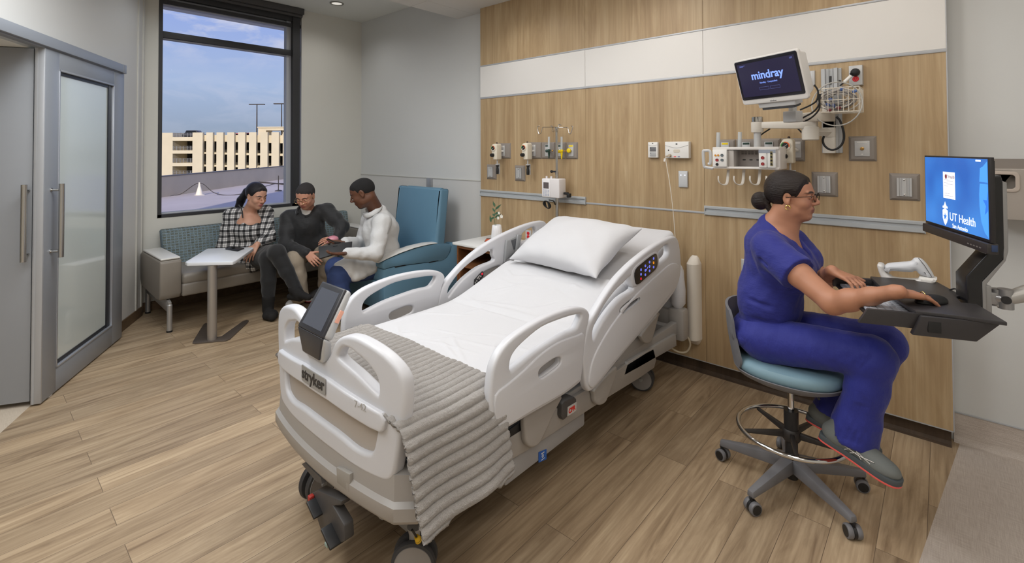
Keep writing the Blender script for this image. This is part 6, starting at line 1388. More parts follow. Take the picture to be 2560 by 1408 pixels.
m = MB(); m.bb((a.x+.006, yp-.004, b.z+.006), (a.x+w*.55, yp+.002, a.z-.006), .003); q = pt(pp_, 'control_face', m, mat('pump face', (232, 230, 230), .4)); m = MB(); m.bb((a.x+w*.14, yp-.0055, b.z+h*.48), (a.x+w*.48, yp-.0035, b.z+h*.80)); pt(pp_, 'pump_display', m, mat('lcd brown grey', (96, 88, 88), .2), par=q)
m = MB()
for i in range(4):
    for j in range(5): m.bb((a.x+w*(.13+i*.1), yp-.0052, b.z+h*(.09+j*.072)), (a.x+w*(.19+i*.1), yp-.0036, b.z+h*(.125+j*.072)), .0005)
pt(pp_, 'keypad', m, mat('key blue grey', (150, 160, 186), .4), par=q)
m = MB(); m.box(((b.x+.05), yp+.06, b.z+.04), (.04, .03, .02), .004); m.box((b.x+.085, yp+.05, b.z+.025), (.03, .03, .035), .004); pt(pp_, 'pole_clamp', m, M_black)
m = MB(); 
for k in range(4):
    c_ = at(1366+k, 512, 1, yp-.0+.01*k); m.tube([c_+V((.022*math.cos(t_)*math.cos(.8)-.035*math.sin(t_)*math.sin(.8), .008*math.sin(t_*2+k), .022*math.cos(t_)*math.sin(.8)+.038*math.sin(t_)*math.cos(.8))) for t_ in [2*PI*j/24 for j in range(24)]], .0042, 7, closed=True)
m.tube(crv([at(1372, 500, 1, yp), at(1384, 503, 1, yp+.02), at(1388, 512, 1, yp+.04)], 4), .005, 8); pt(pp_, 'power_cord', m, M_black)
m = MB(); a, b = at(1391, 506, 1, ivy+.01), at(1398, 518, 1, ivy+.01); m.bb((a.x, ivy, b.z), (b.x, ivy+.004, a.z), .001); t = m.build('info_tag', M_wplas); tag(t, 'small pale tag hanging on the infusion pole below the pump', 'tag')
# dispenser box on the painted wall at the right --------------------
db = empty('wall_cabinet', 'grey wall cabinet with a rounded window slot right of the headwall', 'wall cabinet', (.45, YG, 1.4)); yd = 3.40
za, zb = at(2500, 424, 1, yd).z, at(2500, 548, 1, yd).z; xa_, xb_ = .12, .85
sl = [(at(2480, 434, 1, yd).x-.12, 0), (at(2542, 434, 1, yd).x, 0)]; zs1, zs0 = at(2520, 434, 1, yd).z, at(2520, 475, 1, yd).z; sx1_ = sl[1][0]; sx0_ = sl[0][0]
b = plate([(xa_, zb), (xb_, zb), (xb_, za), (xa_, za)], [rrect(sx1_-sx0_, zs1-zs0, .018, 5, (sx0_+sx1_)/2, (zs0+zs1)/2)], .012, .003, Matrix(((1, 0, 0, 0), (0, 0, -1, yd+.006), (0, 1, 0, 0), (0, 0, 0, 1)))); pt(db, 'front_panel', b, mat('cabinet warm grey', (166, 158, 150), .45))
b = plate(rrect(sx1_-sx0_+.02, zs1-zs0+.02, .022, 5, (sx0_+sx1_)/2, (zs0+zs1)/2), [rrect(sx1_-sx0_-.012, zs1-zs0-.012, .014, 5, (sx0_+sx1_)/2, (zs0+zs1)/2)], .01, .003, Matrix(((1, 0, 0, 0), (0, 0, -1, yd), (0, 1, 0, 0), (0, 0, 0, 1)))); pt(db, 'slot_frame', b, mat('slot frame beige', (186, 174, 164), .4))
m = MB(); m.bb((xa_, yd+.01, zb), (xb_, YG-.001, zb+.012)); m.bb((xa_, yd+.0, za-.008), (xb_, yd+.03, za+.004), .002); m.bb((xa_, yd+.01, zb), (xa_+.01, YG-.001, za)); m.bb((xb_-.01, yd+.01, zb), (xb_, YG-.001, za)); m.bb((xa_, yd+.04, zb), (xb_, yd+.05, za-.01)); pt(db, 'carcass', m, mat('cabinet warm grey', (1, 1, 1)))
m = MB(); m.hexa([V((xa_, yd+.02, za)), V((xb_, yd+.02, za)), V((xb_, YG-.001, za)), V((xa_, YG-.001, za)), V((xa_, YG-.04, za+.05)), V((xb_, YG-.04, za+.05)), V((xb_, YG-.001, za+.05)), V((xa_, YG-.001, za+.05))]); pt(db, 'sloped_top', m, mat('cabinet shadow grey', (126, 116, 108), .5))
# white cable loop under the bed head
m = MB(); m.tube(crv([V((-1.42, 3.30, .33)), V((-1.36, 3.36, .30)), V((-1.335, 3.38, .24)), V((-1.36, 3.37, .18)), V((-1.42, 3.34, .18)), V((-1.5, 3.3, .24))], 6), .007, 10); t = m.build('bed_power_cord', mat('cord cream', (196, 184, 160), .5)); tag(t, 'cream power cord looping below the head end of the bed', 'cord')
# ================================================================ PEOPLE
def J(x, y, d): return np.array(EYE+ray(x, y)*d)
def unit(v): v = np.array(v, float); return v/np.linalg.norm(v)
UPW = np.array([0, 0, 1.])
def hframe(f, up=UPW):
    f = unit(f); r = unit(np.cross(f, up)); return f, r, np.cross(r, f)
def head(S, c, f, s=1., up=UPW, ear=True, jaw=1., nose=1.):
    f, r, u = hframe(f, up); R = np.stack([r, f, u], 1); c = np.array(c); P = lambda a, b, d: c+(r*a+f*b+u*d)*s
    E = lambda a, b, d, rr, k=.012, op='+': S.ell(P(a, b, d), np.array(rr)*s, k*s, op, R)
    E(0, -.018, .035, (.074, .092, .082), 0); E(0, .022, .03, (.066, .068, .076), .02); E(0, .028, -.045, (.054*jaw, .058, .062), .03)
    E(0, .056, -.088, (.026*jaw, .026, .022), .02)
    for q in (-1, 1):
        E(q*.034, .052, -.022, (.026, .030, .026), .02); E(q*.043*jaw, .0, -.062, (.016, .034, .024), .02)
        E(q*.031, .092, .012, (.019, .016, .012), .012, '-')
        E(q*.031, .0755, .010, (.0145, .0135, .0125), .003)
        S.cap(P(q*.012, .086, .030), P(q*.044, .076, .030), .0065*s, .006*s, .010*s)
        if ear:
            E(q*.073, -.008, .002, (.008, .017, .030), .006); E(q*.081, -.003, .004, (.006, .009, .016), .005, '-'); E(q*.073, -.003, -.022, (.006, .009, .010), .005)
    S.cap(P(0, .085, .022), P(0, .108*nose, -.015), .007*s, .0088*s, .010*s); E(0, .104*nose, -.022, (.0120, .0125, .0085), .006)
    for q in (-1, 1): E(q*.011, .094, -.026, (.0085, .010, .0075), .006)
    E(0, .082, -.050, (.021, .0095, .0062), .006); E(0, .080, -.0605, (.018, .0105, .0070), .004); E(0, .094, -.0552, (.024, .008, .0016), .002, '-')
    E(0, .068, -.052, (.030, .022, .022), .012)
    return f, r, u
def hand(S, w, d, n, t, curl=(.35, .35, .4, .45), thumb=.5, s=1., spread=.06, fl=(1, 1, 1, 1)):
    """w wrist, d towards the fingers, n back of the hand, t thumb side"""
    d = unit(d); n = unit(n-np.dot(n, d)*d); t_ = np.cross(d, n); t_ = t_ if np.dot(t_, t) > 0 else -t_; w = np.array(w)
    for k in range(4):
        o = (.030-.020*k)*s; kb = w+d*.088*s*(1-.04*abs(k-1))+t_*o+n*(.002-.002*abs(k-1.3))*s
        S.cap(w+d*.012*s+t_*o*.55, kb, .0135*s, .0108*s, .012*s)
        L_ = np.array((.041, .026, .021))*s*(.95, 1.05, 1., .8)[k]*fl[k]; a = 0; p = kb; base = unit(d+t_*(spread*(1.5-k)))
        for j in range(3):
            a += curl[k]*(.8, 1.1, .7)[j]; dv = base*math.cos(a)-n*math.sin(a); q = p+dv*L_[j]
            S.cap(p, q, (.0088, .0080, .0072)[j]*s*(1 if k < 3 else .88), (.0080, .0072, .0062)[j]*s*(1 if k < 3 else .88), .003*s); p = q
    b = w+d*.022*s+t_*.024*s-n*.004*s; dv = unit(d*.62+t_*.75-n*.25*thumb); p = b
    for L_, ra, rb, tw in ((.038, .0135, .0105, 0), (.030, .0100, .0088, .35), (.024, .0088, .0072, .5)):
        dv = unit(dv+d*tw*thumb-n*tw*.3*thumb); q = p+dv*L_*s; S.cap(p, q, ra*s, rb*s, .008*s); p = q
SK = lambda c: np.array(lin(c))
def skincol(c, f, r, u, s, skin, lip, brow, beard=None, hairline=None, scalp=None):
    skin, lip, brow = SK(skin), SK(lip), SK(brow)
    def fn(P):
        D = (P-np.array(c))/s; a, b, d = D@r, D@f, D@u; C = np.tile(skin, (len(P), 1))
        n_ = .5+.5*np.sin(P[:, 0]*61+2*np.sin(P[:, 2]*47))*np.sin(P[:, 1]*53+P[:, 2]*39); C = C*(1+.06*(n_-.5))[:, None]
        def mixc(col, m): 
            nonlocal C
            m = np.clip(m, 0, 1)[:, None]; C = C*(1-m)+np.array(col)*m
        front = (b > .02)
        mixc(skin*np.array((1.12, .86, .82)), np.clip(1-np.hypot(abs(a)-.034, d+.024)/.026, 0, 1)*.5*front)
        if scalp is not None: mixc(SK(scalp), np.clip((d-.012+np.minimum(.02, 0)-np.where(b > .0, (b)*.62, -.02))*60, 0, 1)*(np.hypot(np.hypot(a, b), d) < .14)*(1-.0*a)*(abs(a) < .081))
        if beard is not None: mixc(SK(beard[0]), np.clip((-.036-d)*70, 0, 1)*np.clip((beard[2]-abs(a))*90, 0, 1)*(b > .035)*(np.hypot(a*.9, d+.056) > .021)*beard[1])
        mixc(lip, np.clip(1.35-np.hypot(a/.021, (d+.0555)/.0105), 0, 1)*3*(b > .06)*.8)
        mixc(skin*.35, np.clip(1.2-np.hypot(a/.022, (d+.0552)/.0018), 0, 1)*2*(b > .06)*.7)
        mixc(brow, np.clip(1.3-np.hypot((abs(a)-.031)/.021, (d-.0325+.25*(abs(a)-.031)**2/.02)/.0052), 0, 1)*2.2*(b > .045)*.85)
        mixc(skin*.30, np.clip(1.2-np.hypot((abs(a)-.031)/.0165, (d-.0145)/.0022), 0, 1)*2*(b > .05)*.9)
        mixc(skin*.6, np.clip(1.2-np.hypot((abs(a)-.008)/.004, (d+.030)/.0025), 0, 1)*(b > .08))
        return C
    return fn
def hair_shell(root, c, f_in, s, mt, line, th, extra=None, step=.0035, lo=None, ear=.075):
    pts = [np.array(c)]+([np.array(p) for p in lo] if lo else []); P_ = np.array(pts); S = SDF(P_.min(0)-.17*s, P_.max(0)+.17*s, step); f, r, u = head(S, c, f_in, s, ear=False)
    X, Y, Z = S.ax[0][:, None, None]-c[0], S.ax[1][None, :, None]-c[1], S.ax[2][None, None, :]-c[2]
    a, b, d = [(X*v[0]+Y*v[1]+Z*v[2])/s for v in (r, f, u)]
    t = np.interp(b, [q[0] for q in line], [q[1] for q in line])+.003*np.sin(a*160)+.004*np.sin(b*190+a*60)
    thk = th*np.clip((d-t)/.03, .12, 1); S.g = np.maximum(S.g-thk*s, (t-d)*s*.8)
    for q in (-1, 1):
        dd = np.sqrt(((a-q*ear)/.030)**2+((b+.006)/.021)**2+((d-.000)/.034)**2)-1; S.g = np.maximum(S.g, -dd*.02)
    S.g = S.g.astype(np.float32)
    if extra: extra(S)
    return smesh(S, 'hair', mt, root)
def skinmat(n): return mat(n, (180, 130, 100), .5, attr=True, sss=.06, bump=(600, .04))
def hairmat(n, c, gl=.35):
    m = mat(n, c, gl, bump=(20, .5, (1, 9, 9)), spec=.35); return m
def root_at(name, lab, p): return empty(name, lab, 'person', V(p))
def adopt(o, root): o.data.transform(Matrix.Translation(-root.location)); o.parent = root; return o
def smesh(S, name, mt, root, **k): return adopt(S.mesh(name, mt, **k), root)
def eyes(root, c, f, r, u, s, iris=(60, 40, 26), down=True):
    m = MB()
    if down:
        for q in (-1, 1): m.ball(V(c+(r*q*.031+f*.0815+u*.0085)*s), (.0085*s, .0085*s, .004*s), 12)
        pt(root, 'eye', m, mat('dark eye', (52, 38, 32), .25), 180); return
    for q in (-1, 1): m.ball(V(c+(r*q*.031+f*.0785+u*.0092)*s), .0108*s, 14)
    pt(root, 'eye', m, mat('eye white', (170, 156, 148), .2), 180)
    m = MB()
    for q in (-1, 1): m.ball(V(c+(r*q*.031+f*.0848+u*.0085)*s), .0056*s, 12)
    pt(root, 'iris', m, mat('iris %d' % iris[0], iris, .15), 180)
def folds(S, segs, k=.012):
    for a, b, ra, op in segs: S.cap(a, b, ra, ra*.6, k, op)
def wav(A, B, C_, amp):
    def f(x, y, z): return amp*(np.sin(A*x+3*np.sin(B*z)+1)*np.sin(B*y+2*np.sin(C_*x))+.6*np.sin(C_*z+4*np.sin(A*y)))
    return f
# ---------------------------------------------------------------- nurse
n_c = np.array([-.537, 2.62, 1.367]); n_f = unit((1, -.02, .0))
nr = root_at('nurse', 'woman in navy scrubs and glasses typing at the computer, dark hair in a bun', (-.6, 2.62, .6))
S = SDF((-.80, 2.06, .56), (.07, 2.92, 1.50), .0062, [(0, -.66, -.40, .0028), (0, -.16, .06, .003), (1, 2.10, 2.42, .0034), (1, 2.52, 2.72, .003), (2, 1.24, 1.5, .0028), (2, 1.01, 1.10, .003)])
f, r, u = head(S, n_c, n_f, .97)
nsh, fsh = np.array([-.585, 2.455, 1.125]), np.array([-.575, 2.785, 1.125]); nel, fel = np.array([-.335, 2.30, .985]), np.array([-.44, 2.74, .96]); nwr, fwr = np.array([-.135, 2.195, 1.090]), np.array([-.365, 2.50, 1.068])
S.cap((-.565, 2.62, 1.315), (-.615, 2.62, 1.20), .054, .062, .03); S.cap((-.62, 2.62, 1.23), (-.64, 2.62, 1.14), .05, .08, .03); S.cap((-.545, 2.62, 1.26), (-.57, 2.62, 1.17), .042, .055, .03)
S.cap((-.60, 2.50, 1.155), (-.60, 2.74, 1.155), .055, .055, .04); S.ell((-.585, 2.62, 1.06), (.10, .16, .12), .04); S.ell((-.63, 2.62, .85), (.115, .155, .15), .04); S.ell((-.66, 2.62, .69), (.12, .165, .09), .04)
S.cap((-.64, 2.53, .69), (-.25, 2.50, .735), .085, .065, .03); S.cap((-.64, 2.71, .69), (-.22, 2.73, .72), .085, .065, .03)
for sh, el, wr in ((nsh, nel, nwr), (fsh, fel, fwr)):
    S.chain([sh, (sh*.5+el*.5)+np.array([0, 0, .002]), el], [.058, .050, .043], .02); S.chain([el, el*.7+wr*.3, el*.35+wr*.65, wr], [.043, .040, .030, .0245], .02); S.cap(wr, wr+unit(wr-el)*.02, .0235, .021, .01)
hd = unit((.125, .150, -.028)); hand(S, nwr, hd, (0, 0, 1), (-.7, .6, 0), (.20, .17, .16, .25), .35, 1.0, .10)
hand(S, fwr, unit((.10, -.055, -.015)), (.1, 0, 1), (.2, 1, 0), (.42, .5, .5, .45), .4, .95)
nskin = skinmat('tan skin'); body = smesh(S, 'body', nskin, nr, colfn=skincol(n_c, f, r, u, .97, (174, 122, 94), (146, 88, 76), (58, 40, 32)))
eyes(nr, n_c, f, r, u, .97, down=False)
# hair: swept back cap, bun and loose knot
hp = lambda a, b, d: n_c+(r*a+f*b+u*d)*.97
Rr_ = np.stack([r, f, u], 1)
def nx_(S):
    S.ell(hp(0, -.035, .05), (.070, .080, .078), .03, '+', Rr_); S.cap(hp(0, -.10, .0), hp(0, -.118, -.005), .022, .02, .015); S.ell(hp(0, -.146, -.026), (.036, .041, .045), .008, '+', Rr_); S.ell(hp(.012, -.154, -.010), (.022, .022, .02), .004, '+', Rr_); S.cap(hp(.01, -.115, -.035), hp(.008, -.095, -.075), .017, .012, .008)
    for k in range(26): a = -1.35+k*.108; S.cap(hp(.076*math.sin(a), .012-.02*abs(a), .042+.080*math.cos(a)), hp(.03*math.sin(a), -.105, -.0+.02*math.cos(a)), .004, .003, .005)
M_hairb = hairmat('dark brown hair', (30, 20, 16), .38); hair_shell(nr, n_c, n_f, .97, M_hairb, [(-.1, -.088), (-.06, -.075), (-.03, -.055), (-.012, .012), (.03, .012), (.05, .035), (.066, .066), (.085, .078)], .010, nx_, .003, lo=[hp(0, -.16, -.02)])
m = MB(); m.tube([V(hp(0, -.112, .0)+(r*math.cos(a)*.019+u*math.sin(a)*.022)) for a in [2*PI*k/20 for k in range(20)]], .004, 8, closed=True); pt(nr, 'hair_tie', m, M_dark)
# glasses, earring, necklace, ring
m = MB(); gl = mat('tortoise frame', (30, 22, 20), .6, spec=.1)
for q in (-1, 1):
    m.tube([V(hp(q*.034+.024*math.cos(a), .103, .006+.019*math.sin(a))) for a in [2*PI*k/24 for k in range(24)]], .0015, 6, closed=True); m.tube([V(hp(q*.058, .102, .014)), V(hp(q*.074, .05, .010)), V(hp(q*.077, -.01, .006))], .0016, 6)
m.tube([V(hp(-.010, .103, .010)), V(hp(.010, .103, .010))], .0013, 6); pt(nr, 'eyeglasses', m, gl)
m = MB(); ec = hp(.076, -.002, -.043); m.tube([V(ec+(f*math.cos(a)+u*math.sin(a))*.010) for a in [2*PI*k/20-PI*.1 for k in range(18)]], .0028, 8); pt(nr, 'hoop_earring', m, mat('gold', (226, 196, 120), .2, 1))
m = MB(); kc = nwr+hd*.118+np.array([.0, -.006, .003]); ax = unit(hd); a1 = unit(np.cross(ax, UPW)); m.tube([V(kc+(a1*math.cos(a)+UPW*math.sin(a))*.0098) for a in [2*PI*k/20 for k in range(20)]], .0014, 6, closed=True); pt(nr, 'finger_ring', m, mat('gold', (1, 1, 1)))
# scrub top
M_navy = mat('navy scrub cloth', (28, 35, 122), .75, bump=(11, .75, (1, 1, 2.4)), sheen=.1)
S = SDF((-.84, 2.30, .58), (-.36, 2.94, 1.32), .0046)
S.cap((-.615, 2.49, 1.145), (-.615, 2.75, 1.145), .072, .072, 0); S.cap((-.635, 2.62, 1.225), (-.65, 2.62, 1.14), .058, .095, .05); S.cap((-.645, 2.62, 1.13), (-.675, 2.62, .95), .085, .09, .05); S.ell((-.585, 2.62, 1.05), (.128, .178, .135), .05); S.ell((-.53, 2.56, 1.02), (.085, .085, .085), .05); S.ell((-.53, 2.68, 1.02), (.085, .085, .085), .05)
S.ell((-.64, 2.62, .86), (.142, .172, .17), .05); S.ell((-.67, 2.62, .70), (.15, .195, .085), .05)
for sh, el in ((nsh, nel), (fsh, fel)):
    e2_ = sh+(el-sh)*.44; S.cap(sh, e2_, .074, .079, .03)
    S.cut(e2_+(el-sh)*.0, (0, 0, 0.0001)) if False else None
g0 = S.g.copy()
# sleeve ends: trim beyond the hem plane, near arm only in its own region
for sh, el in ((nsh, nel), (fsh, fel)):
    d_ = unit(el-sh); hem = sh+(el-sh)*.46
    X_, Y_, Z_ = S.ax[0][:, None, None], S.ax[1][None, :, None], S.ax[2][None, None, :]
    dd2 = (X_-hem[0])*d_[0]+(Y_-hem[1])*d_[1]+(Z_-hem[2])*d_[2]; rr2 = np.sqrt(np.maximum((X_-hem[0])**2+(Y_-hem[1])**2+(Z_-hem[2])**2-dd2**2, 0))
    msk = (rr2 < .12) & (np.abs(dd2) < .12) & ((Y_ < 2.47) if sh[1] < 2.6 else (Y_ > 2.77)); S.g = np.where(msk & (dd2 > -.02), np.maximum(S.g, dd2), S.g).astype(np.float32)
# neck opening (V) and hem
S.cap((-.575, 2.62, 1.32), (-.555, 2.62, 1.17), .075, .052, .004, '-'); S.cap((-.545, 2.62, 1.17), (-.46, 2.62, 1.09), .05, .006, .004, '-'); S.cap((-.50, 2.62, 1.16), (-.44, 2.62, 1.10), .04, .008, .004, '-')
S.g = np.maximum(S.g, (.645+.06*(S.ax[0][:, None, None]+.62)-S.ax[2][None, None, :])).astype(np.float32)
fo = [((-.50, 2.46, .93), (-.70, 2.44, .985), .010, '-'), ((-.52, 2.45, .86), (-.74, 2.46, .90), .010, '-'), ((-.50, 2.46, .80), (-.73, 2.46, .80), .011, '-'), ((-.55, 2.45, .76), (-.76, 2.47, .74), .009, '-'), ((-.56, 2.40, 1.15), (-.49, 2.38, 1.07), .007, '-'), ((-.62, 2.40, 1.10), (-.53, 2.36, 1.06), .006, '-'), ((-.70, 2.50, 1.10), (-.64, 2.44, .98), .010, '-'), ((-.49, 2.50, .98), (-.60, 2.44, .88), .008, '-'), ((-.60, 2.45, .70), (-.78, 2.50, .68), .010, '-'), ((-.62, 2.44, .83), (-.52, 2.46, .75), .008, '-')]
folds(S, fo, .016); S.wob(wav(38, 31, 44, .0016)); o = smesh(S, 'scrub_top', M_navy, nr, smooth=2)
# trousers
M_navp = mat('navy trouser cloth', (30, 38, 128), .72, bump=(10, .8, (2.2, 1, 1)), sheen=.1)
S = SDF((-.86, 2.30, .26), (-.06, 2.96, .92), .0048)
S.ell((-.665, 2.62, .71), (.145, .19, .10), 0); S.cap((-.63, 2.525, .700), (-.235, 2.495, .745), .105, .080, .04); S.cap((-.63, 2.715, .700), (-.215, 2.73, .735), .105, .080, .04)
S.chain([(-.225, 2.495, .735), (-.25, 2.50, .60), (-.285, 2.51, .45), (-.30, 2.515, .385)], [.082, .072, .080, .092], .03)
S.chain([(-.205, 2.73, .725), (-.25, 2.73, .60), (-.36, 2.71, .44), (-.40, 2.70, .37)], [.082, .072, .076, .085], .03)
S.cap((-.33, 2.515, .36), (-.37, 2.515, .24), .08, .09, .003, '-'); 
X_, Y_, Z_ = S.ax[0][:, None, None], S.ax[1][None, :, None], S.ax[2][None, None, :]
S.g = np.maximum(S.g, (.365-.18*(X_+.30)-Z_)).astype(np.float32)
fo = []
random.seed(3)
for k in range(14):
    x = -.62+.40*k/13; fo.append(((x, 2.40+.01*k/13, .80-.05*random.random()), (x-.07, 2.405, .66), .006, '-'))
for k in range(9): x = -.36+.02*k; fo.append(((x, 2.41, .70-.02*k), (x+.10, 2.41, .60-.035*k), .007, '-'))
for k in range(5): fo.append(((-.20-.02*k, 2.42, .55), (-.24-.025*k, 2.425, .40), .008, '-'))
folds(S, fo, .014); S.wob(wav(33, 28, 37, .0018)); smesh(S, 'scrub_trousers', M_navp, nr, smooth=2)
# shoes
M_shoe = mat('grey mesh shoe', (112, 116, 114), .7, bump=(700, .4)); M_sole = mat('shoe sole dark', (72, 78, 82), .6); M_coral = mat('coral edge', (226, 92, 86), .5); M_wht = mat('sole white', (214, 210, 205), .5)
def shoe(root, heel, toe, up, s=1., m1=M_shoe, m2=M_sole, m3=M_coral, nm='shoe', ankle=True, L_=.285):
    heel = np.array(heel); toe = np.array(toe); f_ = unit(toe-heel); r_3 = unit(np.cross(f_, up)); u_3 = np.cross(r_3, f_); R = np.stack([f_, r_3, u_3], 1); lo = np.minimum(heel, toe)-.13; hi = np.maximum(heel, toe)+.16
    P = lambda a, b, c_: heel+(f_*a+r_3*b+u_3*c_)*s
    S = SDF(lo, hi, .004); S.ell(P(.05, 0, .045), np.array((.055, .036, .045))*s, 0, '+', R); S.ell(P(.13, 0, .045), np.array((.085, .040, .040))*s, .03, '+', R); S.ell(P(.215, .002, .032), np.array((.068, .046, .034))*s, .03, '+', R)
    if ankle: S.cap(P(.055, 0, .05), P(.06, 0, .115), .042*s, .040*s, .02); S.cap(P(.06, 0, .10), P(.062, 0, .15), .033*s, .033*s, .004, '-')
    S.cut(P(0, 0, .014), -u_3); o = smesh(S, nm, m1, root)
    for nm2, z0_, z1_, ex, mm in (('sole', -.004, .022, .004, m2), ('sole_edge', -.009, .002, .0045, m3)):
        m = MB(); pr = [(0, .022), (.03, .034), (.10, .034), (.17, .042), (.23, .047), (.27, .036), (.287, .012), (.287, -.012), (.27, -.036), (.23, -.046), (.17, -.040), (.10, -.032), (.03, -.034), (0, -.022)]
        pr = [(p_.x, p_.y) for p_ in crv([((a-.14)*(1+ex*4)+.14, b*(1+ex*12), 0) for a, b in pr], 3, True)]; m.poly(pr, z0_, z1_, 2, .003)
        m.xf(Matrix.Scale(s, 4)); m.xf(Matrix(((f_[0], r_3[0], u_3[0], heel[0]), (f_[1], r_3[1], u_3[1], heel[1]), (f_[2], r_3[2], u_3[2], heel[2]), (0, 0, 0, 1)))); pt(root, nm2, m, mm, par=o).matrix_parent_inverse.identity()
    return o
nh, nt_ = np.array([-.415, 2.505, .345]), np.array([-.165, 2.455, .285])
o = shoe(nr, nh, nt_, UPW, 1.0); shoe(nr, (-.50, 2.70, .315), (-.26, 2.66, .27), UPW, 1.0)
m = MB()
fA = unit(nt_-nh); uA = unit(UPW-fA*fA[2]); rA = np.cross(fA, uA)
lg = lambda a, b: V(nh+fA*a+uA*b+rA*(.047 if a < .2 else .046))
for P in ([(.10, .03), (.13, .062), (.16, .03)], [(.12, .03), (.145, .05), (.19, .035)], [(.09, .045), (.15, .04), (.20, .05)]): m.tube([lg(*p_) for p_ in P], .0014, 5)
pt(nr, 'shoe_stripes', m, M_wht)
# ---------------------------------------------------------------- workstation
wsO = V((.03, 2.465, 0)); ww = V((.934, .357, 0)).normalized(); wl = V((.357, -.934, 0)).normalized()
WS = lambda w_, l_, z: wsO+ww*w_+wl*l_+V((0, 0, z))
WM = lambda z=0: Matrix(((ww.x, wl.x, 0, wsO.x), (ww.y, wl.y, 0, wsO.y), (0, 0, 1, z), (0, 0, 0, 1)))
def wsp(x, y, z): p = at(x, y, 2, z)-wsO; return (p.dot(ww), p.dot(wl))
M_tray = mat('charcoal tray', (50, 48, 50), .42); M_bar = mat('satin bar grey', (158, 158, 160), .3, .7)
TR = 1.045
ws = empty('workstation_tray', 'charcoal keyboard tray with pull-out drawer held by the jointed wall arm', 'workstation tray', WS(0, 0, TR))
def wpt(name, m, mt, par=None): m.xf(WM()); return pt(ws, name, m, mt, par=par)
tt = [wsp(x, y, TR) for x, y in ((2175.5, 691), (2262, 697), (2344.5, 705.5), (2404, 738), (2391, 742), (2403, 756), (2442, 760), (2518.5, 806), (2414, 791), (2289, 777), (2273, 768), (2217, 732))]
m = MB(); m.poly(tt, TR-.012, TR, 2, .002); wpt('tray_top', m, M_tray)
bl = [wsp(2289, 777, TR), wsp(2518, 806, TR)]; w0_, w1_ = bl[0][0]+.01, bl[1][0]
lN = (bl[0][1]+bl[1][1])/2; lF = tt[0][1]
m = MB()
m.hexa([V((w0_-.02, lN-.02, TR-.085)), V((w1_-.06, lN-.02, TR-.085)), V((w1_-.06, lN-.045, TR-.085)), V((w0_-.02, lN-.045, TR-.085)), V((w0_, lN-.002, TR-.012)), V((w1_-.003, lN-.002, TR-.012)), V((w1_-.003, lN-.03, TR-.012)), V((w0_, lN-.03, TR-.012))], .004); wpt('side_housing', m, M_tray)
m = MB(); m.bb((w0_+.02, lN-.014, TR-.066), (w0_+.055, lN-.006, TR-.02), .001); wpt('side_slot', m, M_black)
m = MB(); m.hexa([V((w0_, lF+.02, TR-.06)), V((w1_-.1, lF+.02, TR-.06)), V((w1_-.08, lN-.05, TR-.07)), V((w0_, lN-.05, TR-.07)), V((w0_, lF+.01, TR-.012)), V((w1_-.05, lF+.01, TR-.012)), V((w1_-.03, lN-.03, TR-.012)), V((w0_, lN-.03, TR-.012))], .002); wpt('tray_body', m, M_tray)
kw = wsp(2150, 759, TR-.015)[0]
m = MB(); m.bb((kw+.01, lF+.03, TR-.05), (w0_+.03, lN-.03, TR-.040), .002); wpt('keyboard_drawer', m, M_dark)
m = MB(); m.hexa([V((kw-.025, lN-.03, TR-.065)), V((w0_+.02, lN-.03, TR-.065)), V((w0_+.02, lN-.05, TR-.065)), V((kw-.025, lN-.05, TR-.065)), V((kw, lN-.015, TR-.008)), V((w0_+.01, lN-.015, TR-.008)), V((w0_+.01, lN-.03, TR-.008)), V((kw, lN-.03, TR-.008))], .003); wpt('drawer_side', m, M_tray)
m = MB(); m.bb((kw, lF+.01, TR-.05), (w0_+.02, lF+.028, TR-.006), .003); wpt('drawer_side_far', m, M_tray)
# keyboard, mouse
kb = empty('keyboard', 'slim pale grey keyboard in the pull-out drawer under the nurse\'s far hand', 'keyboard', WS(kw+.08, 0, TR-.04)); m = MB()
m.bb((kw+.02, lF+.05, TR-.0395), (kw+.16, lN-.09, TR-.030), .002); m.xf(WM()); pt(kb, 'keyboard_base', m, mat('keyboard silver', (176, 180, 190), .4)); m = MB()
for i in range(5):
    for j in range(14): w_ = kw+.034+i*.0235; l_ = lF+.06+j*.0245; m.bb((w_, l_, TR-.0302), (w_+.019, l_+.020, TR-.0275), .001, 1)
m.xf(WM()); pt(kb, 'keys', m, mat('key pale', (196, 200, 208), .45))
ms = MB(); mp_ = WS(0, 0, 0); fing = nwr+hd*.135
S = SDF(fing-.09, fing+.1, .003); S.ell((fing[0]+.012, fing[1]+.012, TR+.004), (.060, .032, .025), 0, '+', np.stack([hd, unit(np.cross(UPW, hd)), UPW], 1)); S.cut((0, 0, TR+.0005), (0, 0, -1)); mo_ = S.mesh('computer_mouse', M_black); tag(mo_, 'black computer mouse under the nurse\'s near hand on the tray', 'mouse')
